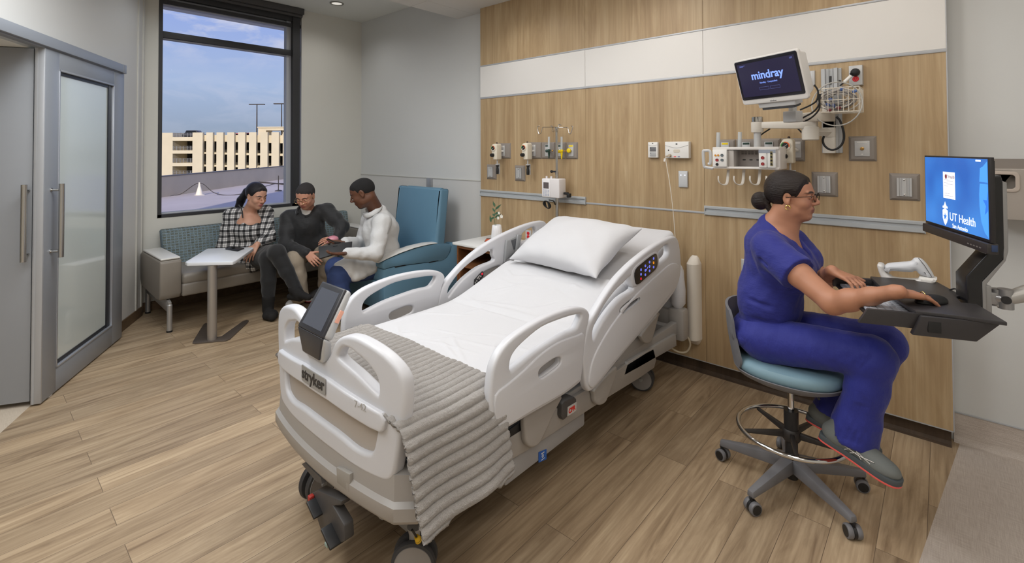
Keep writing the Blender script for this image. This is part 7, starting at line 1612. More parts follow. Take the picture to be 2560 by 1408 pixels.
# scanner in cradle
scn = empty('barcode_scanner', 'white handheld barcode scanner resting in its cradle on the tray', 'scanner', WS(-.05, -.2, TR)); yS = 2.68
def st3(pts, y, n=4): return [(p.x, p.z) for p in crv([at(x, y_, 1, y) for x, y_ in pts], n, True)]
crd = [(2194, 660), (2204, 658.5), (2211, 664), (2213, 676), (2226, 689), (2240, 695), (2290, 698), (2298, 691), (2306, 690), (2338, 694), (2342, 699), (2328, 714), (2316, 715), (2225, 706), (2210, 700), (2199, 680)]
zoff = None
b = plate(st3(crd, yS), [], .07, .012, Matrix(((1, 0, 0, 0), (0, 0, -1, yS), (0, 1, 0, 0), (0, 0, 0, 1)))); q_ = MB(); q_.add(b); pt(scn, 'cradle', q_, M_wplas)
gun = [(2211, 667), (2218, 659), (2240, 656), (2275, 653), (2284, 646), (2292, 644.5), (2305, 648), (2320, 664), (2335, 690), (2330, 694), (2318, 692), (2300, 686), (2292, 678), (2286, 677), (2276, 680), (2230, 677), (2222, 682), (2214, 676)]
b = plate(st3(gun, yS, 3), [], .052, .02, Matrix(((1, 0, 0, 0), (0, 0, -1, yS), (0, 1, 0, 0), (0, 0, 0, 1))), 4); q_ = MB(); q_.add(b); pt(scn, 'scanner_body', q_, mat('scanner white', (214, 216, 220), .35))
m = MB(); m.tube([at(x, y, 1, yS-.0255) for x, y in ((2296, 645), (2312, 665), (2329, 692))], .0013, 6); pt(scn, 'housing_seam', m, M_print)
# computer monitor
cm = empty('computer_monitor', 'thin all-in-one computer monitor with blue login screen facing the nurse', 'computer monitor', WS(0, 0, 1.25))
z0_, z1_ = 1.25, 1.568
m = MB(); m.bb((0, -.243, z0_+.036), (.012, .240, z1_), .0015); m.bb((.010, -.235, z0_+.05), (.018, .232, z1_-.01), .003); m.xf(WM()); pt(cm, 'monitor_shell', m, mat('monitor black', (34, 32, 34), .4))
m = MB(); m.bb((.018, -.22, z0_+.06), (.022, .215, z1_-.02), .001); m.xf(WM()); pt(cm, 'rear_cover', m, M_bar)
m = MB(); m.bb((-.012, -.243, z0_), (.02, .240, z0_+.034), .004); m.xf(WM()); pt(cm, 'chin_bar', m, mat('chin charcoal', (46, 42, 42), .45))
def screen_mat():
    m = bpy.data.materials.new('blue login screen'); m.use_nodes = True; nt = m.node_tree; b = nt.nodes['Principled BSDF']; b.inputs['Roughness'].default_value = .2; b.inputs['Base Color'].default_value = (.01, .03, .1, 1)
    t = N(nt, 'ShaderNodeTexCoord'); n = N(nt, 'ShaderNodeTexNoise', i_Scale=5, i_Detail=1); nt.links.new(t.outputs['Object'], n.inputs[0]); r_5 = ramp(nt, [(.3, lin((30, 98, 190))), (.7, lin((58, 140, 228)))]); nt.links.new(n.outputs[0], r_5.inputs[0]); nt.links.new(r_5.outputs[0], b.inputs['Emission Color']); b.inputs['Emission Strength'].default_value = .95; return m
m = MB(); m.bb((-.0008, -.237, z0_+.046), (.0, .228, z1_-.006)); m.xf(WM()); scr = pt(cm, 'login_screen', m, screen_mat())
def emi(n, c, s_=.9): return mat(n, c, .4, emit=(c, s_))
SM = WM() @ Matrix(((0, 0, -1, 0), (1, 0, 0, 0), (0, 1, 0, 0), (0, 0, 0, 1)))
def sxy(x, y):   # picture point on the screen plane -> l, z
    p = atp(x, y, WS(0, 0, 0), ww)-wsO; return p.dot(wl), p.z
a, b_ = sxy(2358, 429), sxy(2389, 500)
m = MB(); m.bb((a[0], b_[1], .0009), (b_[0], a[1], .0012)); m.xf(SM); q = pt(cm, 'login_card', m, emi('card white', (222, 224, 230)), par=scr)
W3 = b_[0]-a[0]; H3 = a[1]-b_[1]; m = MB()
for fy_, x0, x1 in ((.70, .1, .5), (.66, .3, .85), (.58, .1, .4), (.54, .3, .9), (.46, .1, .4), (.18, .1, .6), (.1, .1, .85)): m.bb((a[0]+W3*x0, b_[1]+H3*fy_, .0012), (a[0]+W3*x1, b_[1]+H3*(fy_+.012), .0014))
m.xf(SM); pt(cm, 'card_lines', m, emi('card line', (150, 150, 160), .6), par=scr); bx = text_bm('UT Health', .018, .0001, SM @ Matrix.Translation((a[0]+W3*.58, b_[1]+H3*.82, .0013))); pt(cm, 'card_heading', bx, emi('card heading', (110, 70, 76), .6), par=scr)
m = MB(); m.ball((a[0]+W3*.26, b_[1]+H3*.82, .0012), (.007, .010, .0004), 12); m.xf(SM); pt(cm, 'card_crest', m, emi('crest maroon', (120, 40, 50), .6), par=scr)
lx, lz = sxy(2388, 545); M_wt = emi('screen white', (235, 240, 250)); bx = text_bm('UT Health', .043, .0002, SM @ Matrix.Translation((lx+.052, lz+.0, .0012))); pt(cm, 'screen_lettering', bx, M_wt, par=scr); lx2, lz2 = sxy(2390, 558); bx = text_bm('San Antonio', .022, .0002, SM @ Matrix.Translation((lx2+.03, lz-.032, .0012))); pt(cm, 'screen_lettering_small', bx, M_wt, par=scr)
sx_, sz_ = sxy(2364, 540); sh_ = [(-.020, .022), (-.020, -.008), (-.012, -.024), (0, -.036), (.012, -.024), (.020, -.008), (.020, .022), (.010, .026), (0, .030), (-.010, .026)]
m = MB(); m.poly([(sx_+a_1, sz_+b_1) for a_1, b_1 in sh_], .0009, .0013, 2); m.bb((sx_-.019, sz_+.030, .0009), (sx_+.019, sz_+.038, .0013)); m.poly([(sx_-.012, sz_+.038), (sx_+.012, sz_+.038), (sx_+.004, sz_+.048), (sx_, sz_+.056), (sx_-.004, sz_+.048)], .0009, .0013, 2); m.xf(SM); pt(cm, 'shield_emblem', m, M_wt, par=scr)
def star(cx_, cz_, R_, rot=0): return [(cx_+(R_ if k % 2 == 0 else R_*.4)*math.sin(rot+k*PI/5), cz_+(R_ if k % 2 == 0 else R_*.4)*math.cos(rot+k*PI/5)) for k in range(10)]
m = MB(); m.poly(star(sx_, sz_-.002, .016), .0013, .0015, 2); m.xf(SM); pt(cm, 'emblem_star', m, emi('emblem blue', (44, 116, 210), .8), par=scr)
sx2, sz2 = sxy(2450, 500)
m = MB(); m.poly([(.228, 1.30), (.205, 1.315), (.185, 1.35), (.176, 1.40), (.175, 1.44), (.180, 1.478), (.228, 1.478)], .0009, .0011, 2); m.poly([(.178, 1.484), (.183, 1.53), (.20, 1.536), (.228, 1.555), (.228, 1.484)], .0009, .0011, 2); m.xf(SM); pt(cm, 'faint_shield', m, emi('pale shield blue', (66, 142, 226), .85), par=scr)
m = MB(); m.poly([p for p in [(.228, 1.455), (.222, 1.425), (.198, 1.425), (.216, 1.405), (.208, 1.375), (.228, 1.39)]], .0013, .0014, 2); m.xf(SM); pt(cm, 'faint_star', m, emi('mid star blue', (40, 108, 204), .85), par=scr)
c1, c2 = sxy(2446, 402), sxy(2440, 603)
m = MB(); m.bb((c1[0]-.016, c1[1]-.003, .0009), (c1[0]+.016, c1[1]+.003, .0012)); m.xf(SM); pt(cm, 'corner_text', m, M_wt, par=scr)
m = MB(); m.bb((c2[0]-.018, c2[1]-.004, .0009), (c2[0]+.022, c2[1]+.007, .0012)); m.xf(SM); pt(cm, 'asset_sticker', m, M_white)
m = MB(); m.bb((.0, .226, z0_+.008), (.016, .2415, z0_+.03), .001); m.xf(WM()); pt(cm, 'usb_port', m, mat('port blue black', (40, 58, 92), .3)); m = MB()
for k in range(5): m.bb((-.0135, .12+.019*k, z0_+.012), (-.0115, .13+.019*k, z0_+.016))
m.xf(WM()); pt(cm, 'status_icons', m, M_bar)
# upright carrying monitor and tray, articulated arm to the side wall
up_ = empty('jointed_wall_mount', 'black and silver jointed wall mount holding the monitor and keyboard tray', 'wall mount', WS(.1, 0, 1.1))
def wup(name, m, mt): m.xf(WM()); return pt(up_, name, m, mt)
pro = [(.055, 1.485), (.12, 1.50), (.125, 1.475), (.125, 1.24), (.12, 1.20), (.06, 1.115), (.06, .99), (.015, 1.0), (.015, 1.13), (.075, 1.215), (.07, 1.24)]
m = MB(); 
def slabp(pts, l0, l1, bev, mt, nm):
    m = MB(); b = plate(pts, [], abs(l1-l0), bev, Matrix(((1, 0, 0, 0), (0, 0, 1, (l0+l1)/2), (0, 1, 0, 0), (0, 0, 0, 1)))); m.add(b); return wup(nm, m, mt)
slabp(pro, -.042, .042, .006, mat('gloss black upright', (24, 24, 26), .25), 'upright')
slabp([(.121, 1.482), (.136, 1.474), (.136, 1.23), (.128, 1.195), (.072, 1.105), (.072, .97), (.060, .97), (.060, 1.115), (.121, 1.20)], -.04, .04, .003, M_bar, 'silver_rail')
m = MB(); m.bb((.015, -.03, 1.36), (.045, .03, 1.46), .003); wup('vesa_mount', m, M_bar)
m = MB(); m.bb((.072, -.03, .985), (.092, .03, 1.10), .004); m.bb((.09, -.02, 1.03), (.12, .02, 1.075), .006); m.cyl((.12, 0, 1.025), (.12, 0, 1.085), .02); wup('tilt_bracket', m, M_bar)
pA = WS(.19, -.01, 1.05); pB = V((.98, 3.05, 1.22))
e0_ = WS(.11, 0, 1.055)
e1_ = V((e0_.x+.03, e0_.y-.005, 1.055)); e2_ = V((.62, 2.66, 1.27))
m = MB(); m.tube([e0_, e1_], [.02, .022], 14); m.cyl(e1_-V((0, 0, .035)), e1_+V((0, 0, .035)), .022); pt(up_, 'lower_joint', m, M_bar)
m = MB(); m.tube([e1_, e1_.lerp(e2_, .15), e2_.lerp(e1_, .15), e2_], [.022, .03, .03, .026], 12); pt(up_, 'spring_arm', m, mat('satin arm aluminium', (172, 170, 166), .4, .4))
m = MB(); m.cyl(e1_-V((.0, .026, .0)), e1_+V((.0, .026, .0)), .014); pt(up_, 'pivot', m, M_dark)
m = MB(); m.cyl(e2_-V((0, 0, .05)), e2_+V((0, 0, .05)), .03); pt(up_, 'pivot', m, M_dark)
m = MB(); e3_ = V((.66, YG, 1.20)); m.tube([e2_, V((.66, YG-.03, 1.20))], .026, 16); m.bb((.60, YG-.03, 1.05), (.72, YG-.0005, 1.35), .004); pt(up_, 'wall_bracket', m, M_bar)
m = MB(); m.tube(crv([wsp3 for wsp3 in (WS(.02, -.10, TR+.0), WS(.03, -.08, TR+.01), WS(.02, -.03, TR+.012))], 4), .0028, 8); o = m.build('mouse_cable', M_black); tag(o, 'short black cable running across the tray to the black upright', 'cable')
# ---------------------------------------------------------------- visitors on the sofa and the doctor
F0, R0 = FW, RT
def plaid():
    m = bpy.data.materials.new('black white plaid'); m.use_nodes = True; nt = m.node_tree; b = nt.nodes['Principled BSDF']; b.inputs['Roughness'].default_value = .8
    t = N(nt, 'ShaderNodeTexCoord'); sp_1 = N(nt, 'ShaderNodeSeparateXYZ'); nt.links.new(t.outputs['Object'], sp_1.inputs[0])
    def M_(op, a, b_=None, v=None):
        n = N(nt, 'ShaderNodeMath', operation=op); nt.links.new(a, n.inputs[0])
        if b_ is not None: nt.links.new(b_, n.inputs[1])
        if v is not None: n.inputs[1].default_value = v
        return n.outputs[0]
    u0 = M_('ADD', M_('MULTIPLY', sp_1.outputs[0], v=.75), M_('MULTIPLY', sp_1.outputs[1], v=.75)); outs = []
    for src in (u0, sp_1.outputs[2]):
        fr = M_('FRACT', M_('MULTIPLY', M_('ADD', src, v=10.), v=1/.056)); wide = M_('LESS_THAN', fr, v=.42); th = M_('LESS_THAN', M_('ABSOLUTE', M_('SUBTRACT', fr, v=.72)), v=.05); outs.append(M_('ADD', M_('MULTIPLY', wide, v=.5), M_('MULTIPLY', th, v=.22)))
    s_ = M_('ADD', outs[0], outs[1]); r_6 = ramp(nt, [(0, lin((208, 206, 204))), (.3, lin((128, 126, 126))), (.55, lin((96, 95, 96))), (.95, lin((22, 22, 24)))]); nt.links.new(s_, r_6.inputs[0]); nt.links.new(r_6.outputs[0], b.inputs['Base Color']); return m
def bbx(pts, m=.2): P = np.array(pts); return P.min(0)-m, P.max(0)+m
M_blk = mat('black knit', (26, 26, 28), .85, sheen=.2); M_boot = mat('black suede boot', (24, 22, 22), .9)
def limb(S, pts, rs, k=.02): return S.chain(pts, rs, k)
# woman ------------------------------------------------------------
wc = J(641, 491, 4.98); wf_ = unit(R0*.80-F0*.42-UPW*.26); hs = 1.10
wr_ = root_at('seated_visitor', 'woman in black and white plaid tunic with ponytail and crossed legs on the sofa', J(610, 660, 5.05))
sh1, sh2 = J(581, 540, 4.98), J(662, 534, 5.16); el1, el2 = J(562, 612, 4.92), J(672, 592, 5.0); w1_, w2_ = J(530, 664, 4.92), J(642, 612, 4.80); hip = J(612, 640, 5.06)
S = SDF(*bbx([wc, sh1, sh2, el1, w1_+R0*-.1, hip, w2_], .22), .0062, [(2, wc[2]-.14, wc[2]+.16, .0042)])
f, r, u = head(S, wc, wf_, hs)
S.cap(wc-UPW*.05-R0*.02, J(622, 530, 5.04), .055, .06, .03); S.cap(sh1, sh2, .06, .06, .04); S.ell(J(622, 565, 5.03), (.14, .14, .145), .04); S.ell(J(614, 615, 5.06), (.14, .14, .12), .04); S.ell(hip, (.15, .15, .09), .04)
S.chain([sh1, el1, w1_], [.055, .042, .027]); S.chain([sh2, el2, w2_], [.055, .042, .027])
hand(S, w1_, J(492, 669, 4.86)-w1_, UPW, F0, (.12, .12, .15, .2), .3, 1.05); hand(S, w2_, J(622, 642, 4.72)-w2_, -F0+UPW*.5, -R0, (.2, .25, .3, .35), .3, 1.05)
smesh(S, 'body', skinmat('fair skin'), wr_, colfn=skincol(wc, f, r, u, hs, (194, 146, 122), (176, 104, 104), (54, 46, 48))); eyes(wr_, wc, f, r, u, hs)
hp = lambda a, b, d: wc+(r*a+f*b+u*d)*hs
def wx_(S): S.ell(hp(0, -.03, .045), np.array((.068, .076, .076))*hs, .03, '+', np.stack([r, f, u], 1)); S.chain([hp(0, -.10, .04), hp(0, -.145, .0), J(603, 500, 5.14), J(592, 530, 5.14), J(590, 552, 5.12)], [.03, .036, .04, .035, .012], .015)
hair_shell(wr_, wc, wf_, hs, hairmat('black brown hair', (26, 23, 28), .3), [(-.1, -.07), (-.05, -.06), (-.02, -.02), (.0, .01), (.03, .02), (.05, .042), (.066, .068), (.085, .080)], .009, wx_, .0042, lo=[J(590, 545, 5.1)])
S = SDF(*bbx([sh1, sh2, el1, hip, w2_, J(600, 690, 4.9), w1_], .2), .006)
S.cap(sh1, sh2, .082, .082, 0); S.ell(J(620, 575, 5.02), (.155, .15, .15), .05); S.ell(J(614, 620, 5.04), (.17, .165, .13), .05); S.cap(J(585, 650, 5.0), J(650, 640, 4.92), .105, .10, .05); S.cap(J(588, 668, 4.9), J(632, 664, 4.84), .075, .07, .05)
S.chain([sh1, sh1*.5+el1*.5, el1, el1*.35+w1_*.65], [.078, .075, .066, .05], .03); S.chain([sh2, el2, el2*.3+w2_*.7], [.078, .066, .05], .03)
nk = J(628, 534, 4.98); S.cap(nk+UPW*.06, nk, .10, .075, .006, '-'); S.cap(nk-F0*.05, J(643, 572, 4.84), .095, .034, .006, '-'); S.cap(nk-F0*.12, J(643, 572, 4.74), .075, .035, .006, '-')
folds(S, [(J(596, 560, 4.86), J(586, 640, 4.86), .012, '-'), (J(590, 604, 4.84), J(660, 610, 4.86), .008, '-'), (J(640, 650, 4.8), J(620, 680, 4.8), .012, '-'), (J(662, 560, 4.95), J(655, 600, 4.9), .011, '-')], .02)
S.wob(wav(27, 24, 31, .003)); smesh(S, 'plaid_tunic', plaid(), wr_, smooth=2)
M_strap = M_blk
m = MB(); m.tube(crv([V(J(x, y, d)) for x, y, d in ((597, 513, 4.98), (603, 521, 4.93), (606, 533, 4.90), (607, 545, 4.88))], 5), .006, 8); pt(wr_, 'strap', m, M_blk)
kA, kB = J(672, 645, 4.72), J(692, 632, 4.68); aA, aB = J(671, 757, 4.70), J(743, 727, 4.66)
S = SDF(*bbx([hip, kA, kB, aA, aB, aB+R0*.15], .2), .006)
S.cap(J(622, 655, 5.0), kA, .10, .078, .03); S.cap(J(640, 640, 5.08), kB, .10, .08, .03); S.chain([kA, kA*.5+aA*.5, aA], [.078, .068, .052], .02); S.chain([kB, kB*.5+aB*.5, aB], [.08, .066, .05], .02)
folds(S, [(J(660, 690, 4.62), J(690, 686, 4.62), .005, '-'), (J(655, 735, 4.62), J(690, 737, 4.62), .005, '-')], .01); S.wob(wav(30, 26, 33, .002)); smesh(S, 'trousers', M_blk, wr_, smooth=2)
S = SDF(*bbx([aA, aB, J(672, 800, 4.6), J(775, 745, 4.55)], .12), .0045)
S.cap(J(671, 745, 4.70), J(670, 775, 4.70), .058, .050, 0); S.ell(J(676, 788, 4.62), (.07, .07, .052), .03); S.cap(J(668, 788, 4.74), J(680, 792, 4.55), .042, .040, .02)
S.cap(J(735, 722, 4.66), J(748, 735, 4.62), .052, .045, .02); S.cap(J(748, 736, 4.62), J(772, 744, 4.5), .042, .026, .02); S.cap(J(725, 742, 4.68), J(750, 745, 4.6), .030, .034, .02)
S.g = np.maximum(S.g, (.012-S.ax[2][None, None, :])).astype(np.float32); smesh(S, 'ankle_boot', M_boot, wr_)
# man ---------------------------------------------------------------
mc = J(764, 491, 5.02); mf = unit(-F0*.86-UPW*.42-R0*.03); hs = 1.12
mr = root_at('seated_visitor', 'man in black jacket and khaki trousers with glasses leaning forward on the sofa', J(780, 620, 5.2))
sh1, sh2 = J(722, 546, 5.16), J(817, 528, 5.20); el1, el2 = J(714, 612, 5.02), J(856, 566, 5.10); w1_, w2_ = J(768, 634, 4.84), J(841, 600, 4.96); hip = J(772, 625, 5.38)
S = SDF(*bbx([mc, sh1, sh2, hip, w1_, w2_, J(805, 655, 4.75)], .18), .0065, [(2, mc[2]-.16, mc[2]+.14, .0042)])
f, r, u = head(S, mc, mf, hs, jaw=1.08)
S.cap(mc-UPW*.06+F0*.05, J(768, 528, 5.22), .062, .068, .03); S.cap(sh1, sh2, .06, .06, .04); S.ell(J(772, 575, 5.26), (.15, .15, .15), .04); S.ell(hip, (.16, .16, .10), .04)
S.chain([sh1, el1, w1_], [.055, .046, .031]); S.chain([sh2, el2, w2_], [.055, .046, .031])
hand(S, w1_, J(790, 656, 4.76)-w1_, -F0*.8+UPW*.45, R0, (.35, .4, .45, .5), .4, 1.12); hand(S, w2_, J(806, 600, 4.84)-w2_, UPW*.6-F0*.6, -F0, (.4, .4, .4, .4), .5, 1.1)
smesh(S, 'body', skinmat('ruddy skin'), mr, colfn=skincol(mc, f, r, u, hs, (196, 142, 118), (168, 98, 90), (60, 50, 46), beard=((132, 104, 92), .35, .05))); eyes(mr, mc, f, r, u, hs)
hp = lambda a, b, d: mc+(r*a+f*b+u*d)*hs
SHL = [(-.1, -.055), (-.05, -.045), (-.02, -.015), (.0, .012), (.022, .018), (.034, .045), (.052, .052), (.064, .066), (.085, .072)]
hair_shell(mr, mc, mf, hs, mat('short dark hair', (46, 42, 42), .85, bump=(300, .5)), SHL, .0045, None, .0038)
m = MB()
for q in (-1, 1):
    m.tube([V(hp(q*.034+.025*math.cos(a), .104, .004+.019*math.sin(a))) for a in [2*PI*k/22 for k in range(22)]], .0016, 6, closed=True); m.tube([V(hp(q*.059, .103, .012)), V(hp(q*.078, .0, .006))], .0016, 6)
m.tube([V(hp(-.01, .105, .014)), V(hp(.01, .105, .014))], .0022, 6); pt(mr, 'eyeglasses', m, mat('gold rim', (200, 176, 130), .25, .9))
def collar(root, c, ax, R_, h, mt, gap=.5, tilt=0, face=None):
    ax = unit(ax); f_ = unit(face-ax*np.dot(face, ax)); s_ = np.cross(ax, f_); m = MB(); n_ = 30; rings = []
    for rr, hh in ((R_, 0), (R_*.98, h), (R_*1.10, h*1.04), (R_*1.28, h*.35), (R_*1.24, h*.2)):
        rings.append([V(c+ax*(hh+(.35*h*math.cos(a) if False else 0)-abs(math.pi-a)**3*.0012*0)+(f_*math.cos(a)+s_*math.sin(a))*rr*(1+.12*math.cos(a))) for a in [gap+(2*PI-2*gap)*k/n_ for k in range(n_+1)]])
    R2 = [[m.b.verts.new(v) for v in q] for q in rings]
    for A, B in zip(R2[:-1], R2[1:]):
        for k in range(n_): m.b.faces.new([A[k], A[k+1], B[k+1], B[k]])
    o = pt(root, 'collar', m, mt, 180); so = o.modifiers.new('s', 'SOLIDIFY'); so.thickness = .006; return o
def jacket(root, sh, el, wr, tor, name, mt, extra=(), fd=(), neckc=None, k=.96, step=.006, rs=(.084, .078, .066, .050)):
    S = SDF(*bbx([*sh, *el, *wr, *[t[0] for t in tor]], .24), step); S.cap(sh[0], sh[1], rs[0], rs[0], 0)
    for c_, rr in tor: S.ell(c_, rr, .05)
    for e_ in extra: S.cap(*e_, .04)
    for a, b, c_ in zip(sh, el, wr): S.chain([a, a*.5+b*.5, b, b*(1-k)+c_*k], rs, .03)
    if neckc is not None:
        for nc_ in neckc: S.cap(*nc_, .006, '-')
    folds(S, fd, .018); S.wob(wav(25, 22, 29, .0028)); return smesh(S, name, mt, root, smooth=2)
M_jk = mat('black jacket cloth', (30, 30, 32), .7, sheen=.2, bump=(9, .6, (1, 1, 2.)))
nk = J(764, 522, 5.1)
jacket(mr, (sh1, sh2), (el1, el2), (w1_, w2_), [(J(768, 560, 5.22), (.19, .18, .16)), (J(772, 590, 5.28), (.19, .18, .15))], 'jacket', M_jk, [(J(745, 606, 5.2), J(800, 606, 5.25), .11, .11)], [(J(730, 580, 4.98), J(758, 612, 4.95), .010, '-'), (J(725, 600, 4.95), J(760, 626, 4.86), .008, '-'), (J(835, 555, 5.0), J(850, 580, 5.0), .008, '-'), (J(790, 545, 5.0), J(786, 590, 5.02), .010, '-'), (J(740, 560, 5.0), J(748, 590, 5.0), .009, '-')], [(nk+UPW*.08+F0*.1, nk, .085, .062), (J(766, 528, 5.0), J(773, 560, 4.96), .05, .012)])
collar(mr, J(766, 530, 5.16), unit(mc-J(770, 560, 5.3)), .078, .05, M_jk, .45, face=-F0-R0*.1)
S = SDF(*bbx([J(768, 545, 5.05)], .16), .005); S.cap(J(766, 520, 5.14), J(771, 548, 5.12), .055, .045, 0); smesh(S, 'undershirt', M_white, mr)
M_khaki = mat('khaki cloth', (158, 144, 126), .8, bump=(9, .7, (2, 2, 1)))
k1, k2 = J(736, 652, 4.86), J(822, 640, 5.02); a1_, a2_ = J(748, 738, 4.82), J(812, 712, 5.12)
S = SDF(*bbx([hip, k1, k2, a1_, a2_], .2), .006); S.ell(hip, (.18, .18, .11), 0); S.cap(J(756, 630, 5.32), k1, .105, .092, .04); S.cap(J(795, 625, 5.35), k2, .105, .085, .04); S.chain([k1, k1*.5+a1_*.5, a1_], [.092, .092, .085], .03); S.chain([k2, k2*.5+a2_*.5, a2_], [.085, .08, .07], .03)
S.g = np.maximum(S.g, (.085-S.ax[2][None, None, :])).astype(np.float32)
folds(S, [(J(726, 665, 4.74), J(748, 690, 4.74), .009, '-'), (J(738, 690, 4.72), J(752, 730, 4.72), .009, '-'), (J(728, 650, 4.75), J(750, 640, 4.75), .008, '-'), (J(722, 690, 4.75), J(740, 735, 4.72), .008, '-')], .02); S.wob(wav(26, 23, 30, .003)); smesh(S, 'khaki_trousers', M_khaki, mr, smooth=2)
M_snk = mat('white sneaker', (206, 202, 198), .6); M_rsole = mat('red sole', (178, 44, 50), .5)
hl_ = at(752, 752, 2, .03); tl_ = at(727, 768, 2, .03)
d_ = (tl_-hl_).normalized(); shoe(mr, np.array(hl_)-np.array(d_)*.02, np.array(tl_)+np.array(d_)*.1, UPW, 1.02, M_snk, M_wht, M_rsole, 'sneaker'); hl_ = at(812, 735, 2, .03); tl_ = at(795, 742, 2, .03); d_ = (tl_-hl_).normalized(); shoe(mr, np.array(hl_)-np.array(d_)*.02, np.array(tl_)+np.array(d_)*.1, UPW, 1.02, mat('black white sneaker', (92, 90, 90), .6), M_wht, M_rsole, 'sneaker')
m = MB(); wd = unit(w1_-el1); a_1 = unit(np.cross(wd, UPW)); b_1 = np.cross(wd, a_1); wcn = w1_+wd*.0; m.tube([V(wcn+(a_1*math.cos(a)+b_1*math.sin(a))*.034) for a in [2*PI*k/22 for k in range(22)]], .003, 6, closed=True); m.tube([V(wcn+wd*.02+(a_1*math.cos(a)+b_1*math.sin(a)*.9)*.033) for a in [2*PI*k/22 for k in range(22)]], .0018, 6, closed=True); pt(mr, 'bracelet', m, M_dark)
# pink mask in the man's hand
S = SDF(*bbx([J(830, 598, 4.8)], .13), .004); S.ell(J(832, 598, 4.82), (.055, .055, .035), 0); S.ell(J(830, 606, 4.82), (.045, .045, .03), .01, '-'); S.cap(J(826, 597, 4.78), J(818, 606, 4.76), .010, .006, .01); o = S.mesh('oxygen_mask', mat('clear pink plastic', (224, 150, 166), .25, alpha=.8)); tag(o, 'pale pink oxygen mask held in the man\'s left hand', 'oxygen mask')
# doctor ------------------------------------------------------------
dc = J(907, 484, 4.66); df = unit(-R0*.86-UPW*.42-F0*.10); hs = 1.18
dr = root_at('doctor', 'man in white coat and jeans holding a tablet, seated on the blue recliner', J(930, 650, 4.8))
sh1, sh2 = J(955, 556, 4.62), J(925, 552, 4.98); el1, el2 = J(940, 634, 4.46), J(905, 610, 4.98); w1_, w2_ = J(866, 634, 4.34), J(862, 605, 4.72); hip = J(948, 655, 4.78)
S = SDF(*bbx([dc, sh1, sh2, hip, w1_, w2_, J(805, 640, 4.3)], .18), .0065, [(2, dc[2]-.17, dc[2]+.17, .0042)])
f, r, u = head(S, dc, df, hs, jaw=1.05, nose=1.02)
S.cap(dc-UPW*.03+R0*.06, J(945, 535, 4.80), .064, .07, .03); S.cap(sh1, sh2, .06, .06, .04); S.ell(J(950, 585, 4.80), (.13, .13, .15), .04); S.ell(hip, (.11, .11, .08), .04)
S.chain([sh1, el1, w1_], [.055, .046, .031]); S.chain([sh2, el2, w2_], [.055, .046, .031])
hand(S, w1_, J(825, 636, 4.22)-w1_, -F0*.1-UPW*.9, -F0+UPW*.2, (.1, .15, .2, .25), .2, 1.12, .1); hand(S, w2_, J(835, 606, 4.64)-w2_, F0*.3-UPW*.9, -F0+UPW*.6, (.2, .2, .2, .2), .3, 1.1)
smesh(S, 'body', skinmat('deep brown skin'), dr, colfn=skincol(dc, f, r, u, hs, (98, 62, 44), (112, 66, 58), (22, 18, 18), beard=((20, 16, 16), 1., .030), scalp=None)); eyes(dr, dc, f, r, u, hs)
hp = lambda a, b, d: dc+(r*a+f*b+u*d)*hs
hair_shell(dr, dc, df, hs, mat('short black hair', (20, 18, 19), .85, bump=(300, .5)), SHL, .0045, None, .0038)
M_coat = mat('white coat cloth', (206, 206, 206), .75, bump=(9, .6, (1, 1, 2.)))
nk = J(932, 530, 4.75)
jacket(dr, (sh1, sh2), (el1, el2), (w1_, w2_), [(J(950, 578, 4.80), (.175, .175, .17)), (J(957, 622, 4.80), (.155, .165, .16))], 'white_coat', M_coat, [(J(948, 532, 4.80), J(962, 570, 4.82), .085, .13), (J(955, 640, 4.80), J(940, 660, 4.8), .14, .11), (J(935, 655, 4.74), J(873, 668, 4.52), .115, .10), (J(940, 662, 4.9), J(880, 665, 4.76), .10, .09), (J(890, 690, 4.5), J(850, 668, 4.48), .055, .055), (J(905, 682, 4.56), J(950, 660, 4.7), .06, .06)],
    [(J(945, 590, 4.42), J(925, 625, 4.36), .010, '-'), (J(905, 622, 4.3), J(880, 640, 4.26), .007, '-'), (J(935, 608, 4.38), J(955, 645, 4.4), .012, '-'), (J(985, 600, 4.6), J(950, 612, 4.55), .010, '-'), (J(985, 580, 4.62), J(955, 590, 4.5), .008, '-'), (J(912, 560, 4.6), J(900, 600, 4.6), .010, '-'), (J(980, 622, 4.6), J(950, 628, 4.5), .009, '-')], [(nk+UPW*.10-R0*.03, nk, .080, .055)])
collar(dr, J(937, 530, 4.76), unit(dc-J(962, 570, 4.82)), .080, .052, M_coat, .35, face=-R0)
m = MB(); m.lathe([(.008, 0), (.008, .005)], V(hp(.078, -.002, -.028)), V(r)); pt(dr, 'ear_stud', m, M_chrome)
M_jean = mat('blue denim', (44, 62, 108), .8, bump=(500, .2), var=.12, vscale=14)
k1, k2 = J(846, 688, 4.45), J(838, 668, 4.72); a1_, a2_ = J(862, 785, 4.42), J(840, 745, 4.74)
S = SDF(*bbx([hip, k1, k2, a1_, a2_], .16), .006); S.cap(J(935, 672, 4.72), k1, .10, .088, 0); S.cap(J(935, 665, 4.9), k2, .10, .088, .03); S.chain([k1, k1*.5+a1_*.5, a1_], [.090, .074, .066], .03); S.chain([k2, k2*.5+a2_*.5, a2_], [.088, .074, .066], .03)
folds(S, [(J(822, 690, 4.34), J(860, 702, 4.34), .006, '-'), (J(828, 712, 4.34), J(862, 716, 4.34), .006, '-'), (J(835, 755, 4.34), J(870, 752, 4.34), .006, '-')], .014); S.wob(wav(30, 26, 33, .002)); smesh(S, 'jeans', M_jean, dr, smooth=2)
M_lth = mat('brown leather', (134, 66, 34), .3, coat=.3)
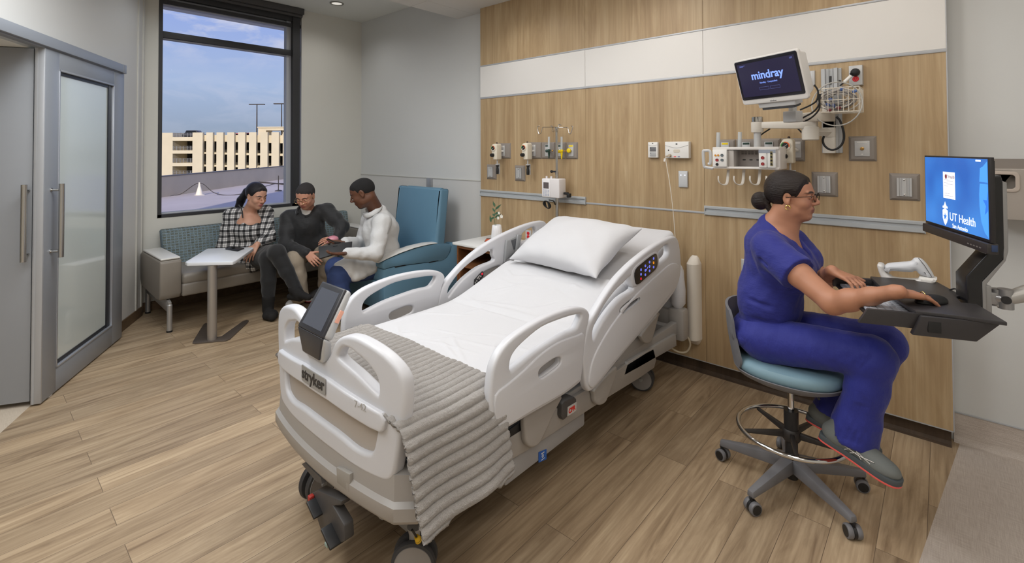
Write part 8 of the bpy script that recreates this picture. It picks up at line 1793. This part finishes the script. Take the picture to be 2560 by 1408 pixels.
hl_ = at(852, 815, 2, .03); tl_ = at(876, 812, 2, .03); shoe(dr, J(856, 797, 4.50), J(882, 812, 4.24), UPW, 1.03, M_lth, mat('brown sole', (60, 34, 24), .5), mat('brown sole', (1, 1, 1)), 'dress_shoe', False); shoe(dr, J(846, 752, 4.80), J(838, 772, 4.58), UPW, 1.0, M_lth, mat('brown sole', (1, 1, 1)), mat('brown sole', (1, 1, 1)), 'dress_shoe', False)
m = MB(); wd = unit(w1_-el1); a_1 = unit(np.cross(wd, UPW)); b_1 = np.cross(wd, a_1)
for o_ in (-.012, -.004, .004): m.tube([V(w1_+wd*(o_-.004)+(a_1*math.cos(a)+b_1*math.sin(a))*.0355) for a in [2*PI*k/22 for k in range(22)]], .0045, 6, closed=True)
pt(dr, 'wristwatch', m, M_chrome)
m = MB(); m.box(V(J(951, 640, 4.57)), (.04, .03, .075), .01, rot=Matrix.Rotation(.4, 4, 'Y')); pt(dr, 'belt_clip', m, M_dark)
# tablet
T_ = [V(J(*p)) for p in ((796, 616, 4.32), (881, 603, 4.46), (879, 623, 4.36), (798, 646, 4.20))]
tcen = sum(T_, V())/4; nT = (T_[1]-T_[0]).cross(T_[3]-T_[0]).normalized()
if nT.dot(V(-FW)) > 0: nT = -nT
tb = empty('tablet_computer', 'black tablet computer in a rugged case held out by the doctor', 'tablet', tcen)
m = MB(); m.hexa(T_+[p+nT*.018 for p in T_], .006, 2); pt(tb, 'rugged_case', m, mat('tablet black', (36, 36, 38), .5))
m = MB(); a, b = T_[0].lerp(T_[1], .42).lerp(T_[3].lerp(T_[2], .42), .22), T_[0].lerp(T_[1], .55).lerp(T_[3].lerp(T_[2], .55), .22); m.tube([a-nT*.003, b-nT*.003], .006, 8); pt(tb, 'case_handle', m, M_dark)
I_ = [T_[0].lerp(T_[2], .08), T_[1].lerp(T_[3], .08), T_[2].lerp(T_[0], .08), T_[3].lerp(T_[1], .08)]
m = MB(); m.hexa([p+nT*.0185 for p in I_]+[p+nT*.0195 for p in I_]); pt(tb, 'tablet_screen', m, mat('tablet glass', (70, 84, 104), .1))
